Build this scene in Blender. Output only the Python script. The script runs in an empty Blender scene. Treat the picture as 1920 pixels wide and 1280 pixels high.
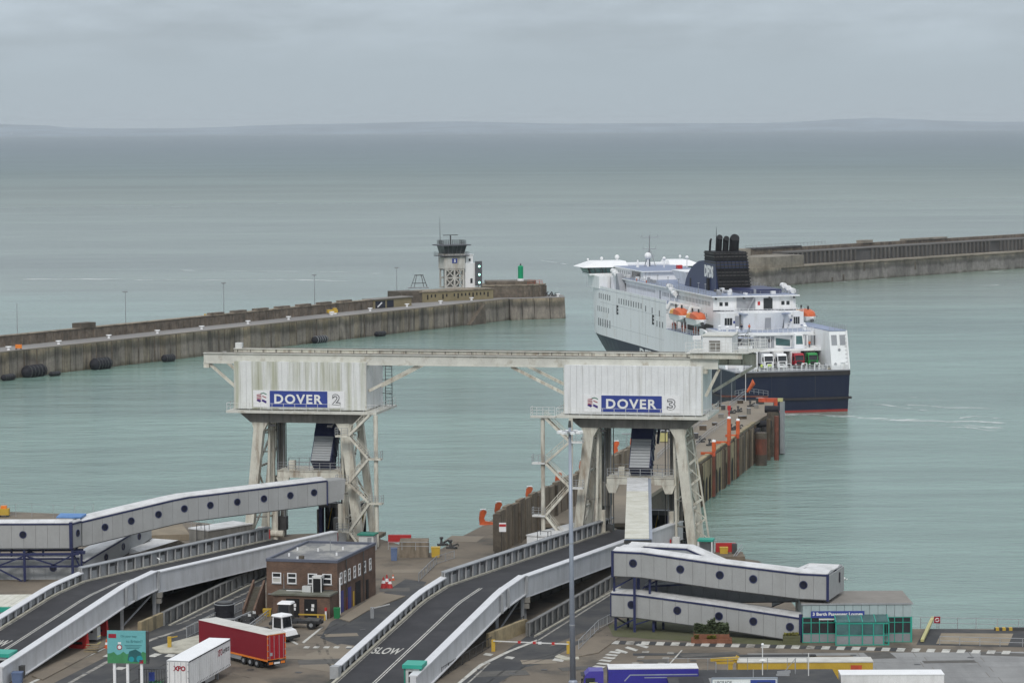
import bpy, bmesh, math, random
from mathutils import Vector, Matrix, noise as mnoise
R = math.radians
random.seed(7)
scene = bpy.context.scene
COL = scene.collection

# ------------------------------------------------------------------ camera
CAM_H = 68.0; FPX = 5300.0; PITCH = R(4.36); ROLL = R(0.35)
cd = bpy.data.cameras.new('camera'); cam = bpy.data.objects.new('camera', cd); COL.objects.link(cam)
cd.sensor_width = 36.0; cd.lens = FPX / 1920 * 36; cd.clip_start = 5; cd.clip_end = 90000
cam.location = (0, 0, CAM_H)
_f = Vector((0, math.cos(PITCH), -math.sin(PITCH))); _u = Vector((0, math.sin(PITCH), math.cos(PITCH))); _r = Vector((1, 0, 0))
_rr = _r * math.cos(ROLL) - _u * math.sin(ROLL); _uu = _u * math.cos(ROLL) + _r * math.sin(ROLL)
cam.matrix_world = Matrix(((_rr.x, _uu.x, -_f.x, 0), (_rr.y, _uu.y, -_f.y, 0), (_rr.z, _uu.z, -_f.z, CAM_H), (0, 0, 0, 1)))
scene.camera = cam

def P(px, py, z=7.0):          # where the sight line through a photo pixel meets the level z
    d = _f + _rr * ((px - 960) / FPX) - _uu * ((py - 640) / FPX)
    t = (z - CAM_H) / d.z
    return Vector((0, 0, CAM_H)) + d * t

# ------------------------------------------------------------------ sky, sun, exposure
SUN_EL, SUN_AZ = 44.0, 188.0      # azimuth measured clockwise from +Y
world = bpy.data.worlds.new('World'); scene.world = world; world.use_nodes = True
nt = world.node_tree; nt.nodes.clear()
def N(t, **k):
    n = nt.nodes.new(t)
    for a, b in k.items(): setattr(n, a, b)
    return n
L = nt.links.new
out = N('ShaderNodeOutputWorld'); bg = N('ShaderNodeBackground'); bg.inputs['Strength'].default_value = 0.1
sky = N('ShaderNodeTexSky', sky_type='NISHITA', sun_disc=False); sky.sun_elevation = R(SUN_EL); sky.sun_rotation = R(SUN_AZ)
sky.air_density = 1.0; sky.dust_density = 2.0
tc = N('ShaderNodeTexCoord'); sep = N('ShaderNodeSeparateXYZ'); L(tc.outputs['Generated'], sep.inputs[0])
ramp = N('ShaderNodeValToRGB'); L(sep.outputs['Z'], ramp.inputs[0])
cr = ramp.color_ramp; cr.elements[0].position = 0.0; cr.elements[0].color = (0.385, 0.447, 0.492, 1)
cr.elements[1].position = 1.0; cr.elements[1].color = (0.88, 0.92, 0.97, 1)
for p, c in ((0.02, (0.375, 0.440, 0.492, 1)), (0.05, (0.395, 0.455, 0.515, 1)), (0.3, (0.58, 0.63, 0.69, 1))):
    e = cr.elements.new(p); e.color = c
mp = N('ShaderNodeMapping'); mp.inputs['Scale'].default_value = (11, 11, 48); L(tc.outputs['Generated'], mp.inputs[0])
nz = N('ShaderNodeTexNoise'); nz.inputs['Scale'].default_value = 1.6; nz.inputs['Detail'].default_value = 7; nz.inputs['Roughness'].default_value = 0.55
L(mp.outputs[0], nz.inputs['Vector'])
cl = N('ShaderNodeMapRange'); cl.inputs['From Min'].default_value = 0.36; cl.inputs['From Max'].default_value = 0.70
cl.inputs['To Min'].default_value = 0.90; cl.inputs['To Max'].default_value = 1.15; L(nz.outputs['Fac'], cl.inputs['Value'])
fade = N('ShaderNodeMapRange'); fade.inputs['From Min'].default_value = 0.016; fade.inputs['From Max'].default_value = 0.036; L(sep.outputs['Z'], fade.inputs['Value'])
mxf = N('ShaderNodeMix', data_type='FLOAT'); L(fade.outputs[0], mxf.inputs[0]); mxf.inputs[2].default_value = 1.0; L(cl.outputs[0], mxf.inputs[3])
sc10 = N('ShaderNodeVectorMath', operation='SCALE'); sc10.inputs['Scale'].default_value = 10.0; L(ramp.outputs[0], sc10.inputs[0])
scl = N('ShaderNodeVectorMath', operation='SCALE'); L(sc10.outputs[0], scl.inputs[0]); L(mxf.outputs[0], scl.inputs['Scale'])
mixs = N('ShaderNodeMix', data_type='RGBA'); mixs.inputs[0].default_value = 0.9
L(sky.outputs[0], mixs.inputs[6]); L(scl.outputs[0], mixs.inputs[7])
L(mixs.outputs[2], bg.inputs['Color']); L(bg.outputs[0], out.inputs['Surface'])

sl = bpy.data.lights.new('sun', 'SUN'); sun = bpy.data.objects.new('sun', sl); COL.objects.link(sun)
sl.energy = 1.3; sl.angle = R(14); sl.color = (1.0, 0.965, 0.91)
_az, _el = R(SUN_AZ), R(SUN_EL)
_sd = Vector((math.sin(_az) * math.cos(_el), math.cos(_az) * math.cos(_el), math.sin(_el)))
sun.rotation_euler = _sd.to_track_quat('Z', 'Y').to_euler(); sun.location = (150, -300, 400)
scene.view_settings.view_transform = 'Standard'; scene.view_settings.look = 'None'
scene.view_settings.exposure = 0.22; scene.view_settings.gamma = 1.0; scene.view_settings.use_curve_mapping = False

# ------------------------------------------------------------------ materials
def srgb(r, g, b):
    f = lambda c: (c / 12.92 if c <= 0.04045 else ((c + 0.055) / 1.055) ** 2.4)
    return (f(r / 255), f(g / 255), f(b / 255))
MATS = {}
def mat(name, col, rough=0.6, metal=0.0, var=0.15, vscale=0.6, dirt=None, dirt_amt=0.0, dirt_scale=(1.2, 1.2, 0.12), dirt_lo=0.45, dirt_hi=0.7,
        bump=0.0, bscale=4.0, spec=0.4, fine=0.08, fscale=9.0, bands=None):
    """plain painted / concrete / metal surface: tone drift, fine mottling and optional streaky or blotchy dirt"""
    m = bpy.data.materials.new(name); m.use_nodes = True; t = m.node_tree; b = t.nodes['Principled BSDF']
    b.inputs['Roughness'].default_value = rough; b.inputs['Metallic'].default_value = metal; b.inputs['Specular IOR Level'].default_value = spec
    geo = t.nodes.new('ShaderNodeNewGeometry')
    def noise(scale, detail=4, vec=None, rough_=0.6):
        n = t.nodes.new('ShaderNodeTexNoise'); n.inputs['Scale'].default_value = scale; n.inputs['Detail'].default_value = detail; n.inputs['Roughness'].default_value = rough_
        t.links.new(vec or geo.outputs['Position'], n.inputs['Vector']); return n
    def mr(src, a, b_, c, d):
        n = t.nodes.new('ShaderNodeMapRange'); t.links.new(src, n.inputs[0])
        for i, v in enumerate((a, b_, c, d)): n.inputs[i + 1].default_value = v
        return n.outputs[0]
    n1 = noise(vscale); n2 = noise(fscale, 3)
    f1 = mr(n1.outputs['Fac'], 0.3, 0.7, 1 - var, 1 + var); f2 = mr(n2.outputs['Fac'], 0.3, 0.7, 1 - fine, 1 + fine)
    mu = t.nodes.new('ShaderNodeMath'); mu.operation = 'MULTIPLY'; t.links.new(f1, mu.inputs[0]); t.links.new(f2, mu.inputs[1])
    oi = t.nodes.new('ShaderNodeObjectInfo')
    f3 = mr(oi.outputs['Random'], 0, 1, 1 - var * 0.35, 1 + var * 0.35)
    mu2 = t.nodes.new('ShaderNodeMath'); mu2.operation = 'MULTIPLY'; t.links.new(mu.outputs[0], mu2.inputs[0]); t.links.new(f3, mu2.inputs[1])
    sc_ = t.nodes.new('ShaderNodeVectorMath'); sc_.operation = 'SCALE'; sc_.inputs[0].default_value = col[:3]; t.links.new(mu2.outputs[0], sc_.inputs['Scale'])
    last = sc_.outputs[0]
    if dirt:
        mpn = t.nodes.new('ShaderNodeMapping'); mpn.inputs['Scale'].default_value = dirt_scale; t.links.new(geo.outputs['Position'], mpn.inputs[0])
        nd = noise(1.0, 6, mpn.outputs[0], 0.65)
        fd = mr(nd.outputs['Fac'], dirt_lo, dirt_hi, 0, dirt_amt)
        mx = t.nodes.new('ShaderNodeMix'); mx.data_type = 'RGBA'; t.links.new(fd, mx.inputs[0]); t.links.new(last, mx.inputs[6]); mx.inputs[7].default_value = (*dirt, 1)
        last = mx.outputs[2]
    if bands:                                 # stains that lie in layers up a tidal wall: (height, colour factor)
        sz = t.nodes.new('ShaderNodeSeparateXYZ'); t.links.new(geo.outputs['Position'], sz.inputs[0])
        mpw = t.nodes.new('ShaderNodeMapping'); mpw.inputs['Scale'].default_value = (0.12, 0.12, 0.0); t.links.new(geo.outputs['Position'], mpw.inputs[0])
        nw = noise(1.0, 5, mpw.outputs[0], 0.7); ma = t.nodes.new('ShaderNodeMath'); ma.operation = 'MULTIPLY_ADD'; t.links.new(nw.outputs['Fac'], ma.inputs[0]); ma.inputs[1].default_value = 5.0; t.links.new(sz.outputs['Z'], ma.inputs[2])
        cr2 = t.nodes.new('ShaderNodeValToRGB'); t.links.new(mr(ma.outputs[0], 2.5, 12.5, 0, 1), cr2.inputs[0]); e2 = cr2.color_ramp
        e2.elements[0].position = 0; e2.elements[0].color = (*bands[0][1], 1); e2.elements[1].position = 1; e2.elements[1].color = (*bands[-1][1], 1)
        for p_, c_ in bands[1:-1]: q_ = e2.elements.new(p_); q_.color = (*c_, 1)
        vm = t.nodes.new('ShaderNodeVectorMath'); vm.operation = 'MULTIPLY'; t.links.new(last, vm.inputs[0]); t.links.new(cr2.outputs[0], vm.inputs[1]); last = vm.outputs[0]
    t.links.new(last, b.inputs['Base Color'])
    if bump:
        nb = noise(bscale, 5); bp = t.nodes.new('ShaderNodeBump'); bp.inputs['Strength'].default_value = bump; bp.inputs['Distance'].default_value = 0.1
        t.links.new(nb.outputs['Fac'], bp.inputs['Height']); t.links.new(bp.outputs[0], b.inputs['Normal'])
    MATS[name] = m; return m
M = MATS
GREEN_DIRT = (0.18, 0.19, 0.10); RUST = (0.13, 0.065, 0.03); SOOT = (0.045, 0.043, 0.038)
mat('cladding_white', (0.68, 0.69, 0.67), 0.55, var=0.04, dirt=(0.31, 0.315, 0.19), dirt_amt=0.9, dirt_scale=(0.7, 0.7, 0.035), dirt_lo=0.42, dirt_hi=0.66)
mat('cladding_clean', (0.70, 0.71, 0.71), 0.55, var=0.05, dirt=(0.34, 0.33, 0.28), dirt_amt=0.55, dirt_scale=(1.0, 1.0, 0.08), dirt_lo=0.52, dirt_hi=0.75)
mat('gantry_cream', (0.60, 0.58, 0.50), 0.6, var=0.14, dirt=(0.20, 0.13, 0.075), dirt_amt=0.7, dirt_scale=(1.1, 1.1, 0.20), dirt_lo=0.48, dirt_hi=0.68)
mat('gantry_beam_paint', (0.56, 0.555, 0.50), 0.5, var=0.10, dirt=(0.25, 0.20, 0.13), dirt_amt=0.75, dirt_scale=(0.5, 0.5, 0.5), dirt_lo=0.55, dirt_hi=0.72)
mat('girder_grey', (0.20, 0.19, 0.17), 0.7, var=0.15, dirt=SOOT, dirt_amt=0.5)
mat('steel_dark', (0.055, 0.055, 0.055), 0.5, var=0.3)
mat('steel_grey', (0.26, 0.27, 0.28), 0.45, var=0.15)
mat('galvanised', (0.36, 0.37, 0.38), 0.45, 0.3, var=0.15)
mat('rail_white', (0.62, 0.62, 0.60), 0.5, var=0.1)
mat('navy_steel', (0.022, 0.028, 0.085), 0.45, var=0.2)
mat('walkway_wall', (0.34, 0.345, 0.342), 0.55, var=0.05, dirt=(0.28, 0.28, 0.27), dirt_amt=0.45, dirt_scale=(0.8, 0.8, 0.10))
mat('walkway_roof', (0.60, 0.60, 0.60), 0.6, var=0.10, dirt=(0.33, 0.33, 0.31), dirt_amt=0.6, dirt_scale=(0.5, 0.5, 0.5))
mat('corrugated_roof', (0.58, 0.57, 0.50), 0.6, var=0.06, dirt=(0.38, 0.36, 0.27), dirt_amt=0.6, dirt_scale=(0.4, 0.4, 0.4), dirt_lo=0.4)
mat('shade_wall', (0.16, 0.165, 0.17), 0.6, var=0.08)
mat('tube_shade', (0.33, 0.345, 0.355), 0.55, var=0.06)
mat('porthole_glass', (0.012, 0.014, 0.03), 0.25, var=0.2, spec=0.5)
mat('dark_void', (0.012, 0.012, 0.013), 0.9, var=0.3)
mat('asphalt', (0.046, 0.047, 0.050), 0.85, var=0.14, vscale=0.25, fine=0.12, dirt=(0.095, 0.09, 0.08), dirt_amt=0.6, dirt_scale=(0.25, 0.25, 0.25))
mat('asphalt_ramp', (0.029, 0.0285, 0.032), 0.85, var=0.12, vscale=0.2, fine=0.10, dirt=(0.06, 0.06, 0.062), dirt_amt=0.5, dirt_scale=(0.3, 0.3, 0.3))
mat('concrete_quay', (0.175, 0.145, 0.11), 0.85, var=0.22, vscale=0.12, fine=0.14, dirt=(0.06, 0.055, 0.048), dirt_amt=0.85, dirt_scale=(0.16, 0.16, 0.16), dirt_lo=0.5, dirt_hi=0.68)
mat('concrete_grey', (0.25, 0.25, 0.245), 0.85, var=0.12, vscale=0.2, fine=0.08, dirt=(0.13, 0.13, 0.13), dirt_amt=0.5, dirt_scale=(0.3, 0.05, 0.3))
mat('concrete_wall', (0.25, 0.22, 0.18), 0.9, var=0.22, vscale=0.10, fine=0.15, fscale=1.5, dirt=SOOT, dirt_amt=0.85, dirt_scale=(0.45, 0.45, 0.06), dirt_lo=0.45, dirt_hi=0.68, bump=0.3, bscale=1.5, bands=[(0, (.55, .55, .5)), (.1, (1.0, 1.0, 1.02)), (.38, (.95, .95, .98)), (.5, (.5, .5, .5)), (.62, (.62, .62, .58)), (.72, (1.1, 1.02, .88)), (1, (1.05, 1.0, .92))])
mat('arm_wall_tan', (0.265, 0.225, 0.165), 0.9, var=0.22, vscale=0.10, fine=0.15, fscale=1.5, dirt=SOOT, dirt_amt=0.85, dirt_scale=(0.45, 0.45, 0.06), dirt_lo=0.45, dirt_hi=0.68, bump=0.3, bscale=1.5, bands=[(0, (.55, .55, .5)), (.1, (1.0, 1.0, 1.02)), (.38, (.95, .95, .98)), (.5, (.5, .5, .5)), (.62, (.62, .62, .58)), (.72, (1.1, 1.02, .88)), (1, (1.05, 1.0, .92))])
mat('concrete_pier', (0.215, 0.175, 0.13), 0.9, var=0.25, vscale=0.15, fine=0.15, fscale=2.0, dirt=(0.05, 0.045, 0.03), dirt_amt=0.75, dirt_scale=(0.7, 0.7, 0.10), dirt_lo=0.45, bump=0.3, bscale=2)
mat('concrete_ochre', (0.31, 0.25, 0.15), 0.9, var=0.25, vscale=0.18, fine=0.14, fscale=2, dirt=(0.05, 0.05, 0.035), dirt_amt=0.8, dirt_scale=(0.6, 0.6, 0.08), dirt_lo=0.46, bump=0.3, bscale=2)
mat('concrete_deck', (0.225, 0.19, 0.145), 0.85, var=0.16, vscale=0.10, fine=0.12, dirt=(0.13, 0.115, 0.09), dirt_amt=0.6, dirt_scale=(0.2, 0.2, 0.2))
mat('arm_deck', (0.235, 0.225, 0.215), 0.85, var=0.12, vscale=0.05, fine=0.08)
mat('timber', (0.085, 0.062, 0.042), 0.9, var=0.35, vscale=0.8, dirt=(0.03, 0.028, 0.02), dirt_amt=0.7, dirt_scale=(1, 1, .3))
mat('ramp_shade', (0.045, 0.044, 0.034), 0.8, var=0.3, vscale=0.5)  # near-black that puts the under-ramp shade into the wall colour
mat('tide_dark', (0.10, 0.083, 0.064), 0.8, var=0.35, vscale=0.3, fine=0.2, fscale=2)
mat('stone_brown', (0.165, 0.135, 0.105), 0.9, var=0.28, vscale=0.3, fine=0.25, fscale=1.0, dirt=SOOT, dirt_amt=0.7, dirt_scale=(0.5, 0.5, 0.2))
mat('stone_far_mid', (0.115, 0.108, 0.10), 0.9, var=0.25, vscale=0.1)
mat('stone_far', (0.235, 0.222, 0.20), 0.9, var=0.22, vscale=0.06, fine=0.15, fscale=0.8, dirt=(0.06, 0.056, 0.05), dirt_amt=0.7, dirt_scale=(0.2, 0.2, 0.06), bands=[(0, (.55, .55, .5)), (.1, (1.0, 1.0, 1.02)), (.38, (.95, .95, .98)), (.5, (.5, .5, .5)), (.62, (.62, .62, .58)), (.72, (1.1, 1.02, .88)), (1, (1.05, 1.0, .92))])
mat('stone_far_dark', (0.088, 0.086, 0.085), 0.9, var=0.3, vscale=0.1)
mat('rubber', (0.013, 0.013, 0.018), 0.75, var=0.4, bump=0.5, bscale=3)
mat('road_paint', (0.50, 0.49, 0.45), 0.7, var=0.12, vscale=1.5, dirt=(0.2, 0.19, 0.17), dirt_amt=0.8, dirt_scale=(1.2, 1.2, 1.2), dirt_lo=0.5, dirt_hi=0.66)
mat('road_paint_worn', (0.34, 0.325, 0.29), 0.75, var=0.15, vscale=1.5, dirt=(0.15, 0.14, 0.125), dirt_amt=0.9, dirt_scale=(1.4, 1.4, 1.4), dirt_lo=0.42, dirt_hi=0.6)
mat('kerb_cream', (0.42, 0.40, 0.33), 0.8, var=0.12, dirt=(0.16, 0.15, 0.12), dirt_amt=0.6, dirt_scale=(0.7, 0.7, 0.7))
mat('ramp_paint', (0.55, 0.56, 0.575), 0.5, var=0.05, dirt=(0.30, 0.30, 0.29), dirt_amt=0.45, dirt_scale=(0.8, 0.8, 0.15))
mat('ramp_cap', (0.60, 0.605, 0.62), 0.5, var=0.06)
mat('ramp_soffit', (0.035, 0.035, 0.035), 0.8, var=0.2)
mat('lane_panel', (0.19, 0.19, 0.185), 0.7, var=0.15, dirt=(0.08, 0.078, 0.07), dirt_amt=0.7, dirt_scale=(0.7, 0.7, 0.4))  # parapet grey made darker, shade below the ramps put into the colour
mat('parapet_grey', (0.36, 0.365, 0.37), 0.6, var=0.08, dirt=(0.17, 0.165, 0.15), dirt_amt=0.6, dirt_scale=(0.6, 0.6, 0.3))
mat('orange', (0.55, 0.105, 0.03), 0.6, var=0.2, dirt=(0.20, 0.07, 0.035), dirt_amt=0.6, dirt_scale=(1.2, 1.2, 0.6))
mat('orange_red', (0.52, 0.085, 0.035), 0.55, var=0.2, dirt=(0.12, 0.04, 0.025), dirt_amt=0.7, dirt_scale=(1, 1, 0.25))
mat('rust_red', (0.15, 0.048, 0.03), 0.7, var=0.3, dirt=(0.07, 0.04, 0.03), dirt_amt=0.85, dirt_scale=(1.5, 1.5, 0.3), dirt_lo=0.42)
mat('red_paint', (0.45, 0.03, 0.03), 0.5, var=0.12)
mat('yellow', (0.50, 0.33, 0.045), 0.55, var=0.12)
mat('pale_yellow', (0.46, 0.43, 0.19), 0.55, var=0.1)
mat('pure_white', (0.78, 0.78, 0.78), 0.5, var=0.04)
mat('sign_white', (0.74, 0.74, 0.74), 0.5, var=0.03)
mat('sign_blue', (0.032, 0.055, 0.25), 0.45, var=0.06)
mat('letter_white', (0.72, 0.72, 0.70), 0.5, var=0.06)
mat('letter_grey', (0.16, 0.16, 0.17), 0.5, var=0.06)
mat('letter_red', (0.30, 0.012, 0.03), 0.5, var=0.06)
mat('letter_black', (0.02, 0.02, 0.022), 0.5, var=0.06)
mat('flag_green', (0.03, 0.16, 0.10), 0.5); mat('flag_purple', (0.045, 0.02, 0.16), 0.5)
mat('teal_roof', (0.03, 0.33, 0.25), 0.5, var=0.06)
mat('teal_dark', (0.02, 0.20, 0.145), 0.5, var=0.08)
mat('kiosk_white', (0.55, 0.56, 0.55), 0.5, var=0.05)
mat('lounge_panel', (0.34, 0.41, 0.41), 0.45, var=0.08)
mat('lounge_low_panel', (0.24, 0.25, 0.26), 0.5, var=0.06)
mat('window_dark', (0.022, 0.024, 0.027), 0.15, var=0.3, spec=0.6)
mat('window_teal', (0.06, 0.13, 0.13), 0.15, var=0.3, spec=0.6)
mat('flat_roof', (0.21, 0.195, 0.175), 0.9, var=0.12, vscale=0.5)
mat('felt_roof', (0.17, 0.172, 0.178), 0.85, var=0.22, vscale=0.22, dirt=(0.36, 0.35, 0.32), dirt_amt=0.75, dirt_scale=(0.3, 0.15, 0.3), dirt_lo=0.48, dirt_hi=0.6)
mat('roof_edge', (0.105, 0.115, 0.15), 0.6, var=0.1)
mat('door_blue', (0.05, 0.055, 0.24), 0.5, var=0.06)
mat('trailer_red', (0.22, 0.012, 0.022), 0.45, var=0.05); mat('trailer_red_door', (0.34, 0.014, 0.022), 0.4, var=0.05)
mat('trailer_roof', (0.55, 0.54, 0.50), 0.6, var=0.08, dirt=(0.36, 0.34, 0.30), dirt_amt=0.6, dirt_scale=(0.5, 0.5, 0.5))
mat('trailer_white', (0.74, 0.735, 0.73), 0.45, var=0.03, dirt=(0.4, 0.39, 0.37), dirt_amt=0.4, dirt_scale=(0.8, 0.8, 0.2))
mat('truck_blue', (0.035, 0.03, 0.26), 0.4, var=0.06); mat('truck_purple', (0.06, 0.045, 0.30), 0.35, var=0.06)
mat('truck_red', (0.33, 0.02, 0.03), 0.35, var=0.05); mat('truck_green', (0.02, 0.22, 0.05), 0.35, var=0.05)
mat('tyre', (0.016, 0.016, 0.017), 0.85, var=0.2); mat('chassis', (0.03, 0.03, 0.032), 0.7, var=0.2)
mat('tug_teal', (0.02, 0.26, 0.30), 0.4); mat('light_orange', (0.7, 0.2, 0.03), 0.4); mat('light_red', (0.5, 0.02, 0.02), 0.4)
mat('ship_navy', (0.008, 0.012, 0.034), 0.4, var=0.08, dirt=(0.022, 0.026, 0.04), dirt_amt=0.4, dirt_scale=(0.3, 0.3, 0.05))
mat('ship_white', (0.80, 0.805, 0.81), 0.45, var=0.02, dirt=(0.52, 0.50, 0.46), dirt_amt=0.5, dirt_scale=(0.5, 0.5, 0.05), dirt_lo=0.5, dirt_hi=0.72)
mat('ship_deck', (0.235, 0.275, 0.375), 0.7, var=0.10, vscale=0.2)
mat('ship_rust', (0.42, 0.33, 0.25), 0.7, var=0.3)
mat('ship_boot', (0.28, 0.035, 0.03), 0.6); mat('ship_belt', (0.035, 0.03, 0.03), 0.6, var=0.3)
mat('ship_grey', (0.30, 0.31, 0.33), 0.6, var=0.08)
mat('funnel_navy', (0.03, 0.042, 0.095), 0.4, var=0.06); mat('funnel_black', (0.011, 0.011, 0.013), 0.7, var=0.3)
mat('louvre', (0.05, 0.047, 0.045), 0.6, var=0.3)
mat('boat_orange', (0.55, 0.115, 0.035), 0.45, var=0.06); mat('boat_yellow', (0.70, 0.34, 0.06), 0.45, var=0.06)
mat('hi_vis', (0.55, 0.72, 0.05), 0.6); mat('skin', (0.42, 0.25, 0.18), 0.6); mat('trouser', (0.03, 0.035, 0.06), 0.8)
mat('tower_white', (0.50, 0.49, 0.455), 0.6, var=0.10, dirt=(0.22, 0.165, 0.11), dirt_amt=0.75, dirt_scale=(0.6, 0.6, 0.15))
mat('tower_grey', (0.25, 0.245, 0.235), 0.7, var=0.12); mat('tower_cab', (0.09, 0.09, 0.10), 0.5, var=0.12)
mat('beacon_green', (0.0, 0.27, 0.12), 0.45, var=0.05)
mat('hut_olive', (0.24, 0.20, 0.115), 0.8, var=0.12)
mat('mast_grey', (0.30, 0.33, 0.39), 0.45, 0.2, var=0.08)
mat('hedge', (0.066, 0.085, 0.04), 0.8, var=0.45, vscale=3.0, fscale=20, fine=0.3)
mat('hedge_yellow', (0.16, 0.15, 0.02), 0.8, var=0.35, vscale=3)
mat('planter_brick', (0.20, 0.085, 0.05), 0.85, var=0.2, vscale=2)
mat('stair_stone', (0.11, 0.10, 0.08), 0.9, var=0.2)
mat('annex_felt', (0.15, 0.15, 0.125), 0.9, var=0.25, vscale=0.6, dirt=(0.09, 0.095, 0.05), dirt_amt=0.7, dirt_scale=(0.8, 0.8, 0.8))
mat('moss', (0.11, 0.115, 0.055), 0.9, var=0.3, vscale=0.5, dirt=(0.075, 0.07, 0.05), dirt_amt=0.8, dirt_scale=(0.5, 0.5, 0.5))
mat('blue_sheet', (0.10, 0.22, 0.45), 0.6); mat('bin_green', (0.015, 0.17, 0.06), 0.6); mat('bin_blue', (0.10, 0.14, 0.24), 0.6)
mat('earth', (0.24, 0.20, 0.145), 0.95, var=0.2, vscale=0.3)
mat('board_teal', (0.14, 0.40, 0.42), 0.5, var=0.05); mat('board_green', (0.05, 0.22, 0.09), 0.6, var=0.2, vscale=0.8); mat('board_dark', (0.02, 0.11, 0.12), 0.6)
mat('coast', (0.20, 0.25, 0.29), 1.0, var=0.25, vscale=0.0012, fscale=0.004, fine=0.2)
mat('coast_pale', (0.42, 0.43, 0.42), 1.0, var=0.2, vscale=0.002)
mat('gull', (0.7, 0.7, 0.68), 0.7)
mat('asphalt_worn', (0.095, 0.09, 0.082), 0.9, var=0.2, vscale=0.8)
def smear():
    m = bpy.data.materials.new('tyre_smear'); m.use_nodes = True; t = m.node_tree; b = t.nodes['Principled BSDF']; b.inputs['Base Color'].default_value = (.03, .03, .03, 1); b.inputs['Roughness'].default_value = .8
    n = t.nodes.new('ShaderNodeTexNoise'); n.inputs['Scale'].default_value = .5; n.inputs['Detail'].default_value = 5; g = t.nodes.new('ShaderNodeNewGeometry'); t.links.new(g.outputs['Position'], n.inputs['Vector'])
    r_ = t.nodes.new('ShaderNodeMapRange'); t.links.new(n.outputs['Fac'], r_.inputs[0])
    for i, v in enumerate((.4, .65, 0, .5)): r_.inputs[i + 1].default_value = v
    t.links.new(r_.outputs[0], b.inputs['Alpha']); M['tyre_smear'] = m
smear()
def emis(name, col, s):
    m = bpy.data.materials.new(name); m.use_nodes = True; b = m.node_tree.nodes['Principled BSDF']
    b.inputs['Base Color'].default_value = (*col, 1); b.inputs['Emission Color'].default_value = (*col, 1); b.inputs['Emission Strength'].default_value = s; M[name] = m
emis('signal_lamp', (0.45, 1.0, 0.8), 2.2)
def brickmat(name, c1, c2, mortar, bw=0.225, bh=0.075):
    m = bpy.data.materials.new(name); m.use_nodes = True; t = m.node_tree; b = t.nodes['Principled BSDF']; b.inputs['Roughness'].default_value = 0.9
    geo = t.nodes.new('ShaderNodeNewGeometry'); s = t.nodes.new('ShaderNodeSeparateXYZ'); t.links.new(geo.outputs['Position'], s.inputs[0])
    a = t.nodes.new('ShaderNodeMath'); a.operation = 'ADD'; t.links.new(s.outputs['X'], a.inputs[0]); t.links.new(s.outputs['Y'], a.inputs[1])
    c = t.nodes.new('ShaderNodeCombineXYZ'); t.links.new(a.outputs[0], c.inputs['X']); t.links.new(s.outputs['Z'], c.inputs['Y'])
    br = t.nodes.new('ShaderNodeTexBrick'); br.inputs['Scale'].default_value = 1.0; br.inputs['Brick Width'].default_value = bw; br.inputs['Row Height'].default_value = bh; br.inputs['Mortar Size'].default_value = 0.008
    br.inputs['Color1'].default_value = (*c1, 1); br.inputs['Color2'].default_value = (*c2, 1); br.inputs['Mortar'].default_value = (*mortar, 1); t.links.new(c.outputs[0], br.inputs['Vector'])
    n = t.nodes.new('ShaderNodeTexNoise'); n.inputs['Scale'].default_value = 0.7; n.inputs['Detail'].default_value = 6; t.links.new(geo.outputs['Position'], n.inputs['Vector'])
    r_ = t.nodes.new('ShaderNodeMapRange'); r_.inputs[1].default_value = 0.3; r_.inputs[2].default_value = 0.7; r_.inputs[3].default_value = 0.72; r_.inputs[4].default_value = 1.25; t.links.new(n.outputs['Fac'], r_.inputs[0])
    v = t.nodes.new('ShaderNodeVectorMath'); v.operation = 'SCALE'; t.links.new(br.outputs['Color'], v.inputs[0]); t.links.new(r_.outputs[0], v.inputs['Scale']); t.links.new(v.outputs[0], b.inputs['Base Color']); M[name] = m
brickmat('brick', (0.155, 0.086, 0.055), (0.105, 0.060, 0.041), (0.12, 0.10, 0.085))

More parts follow.
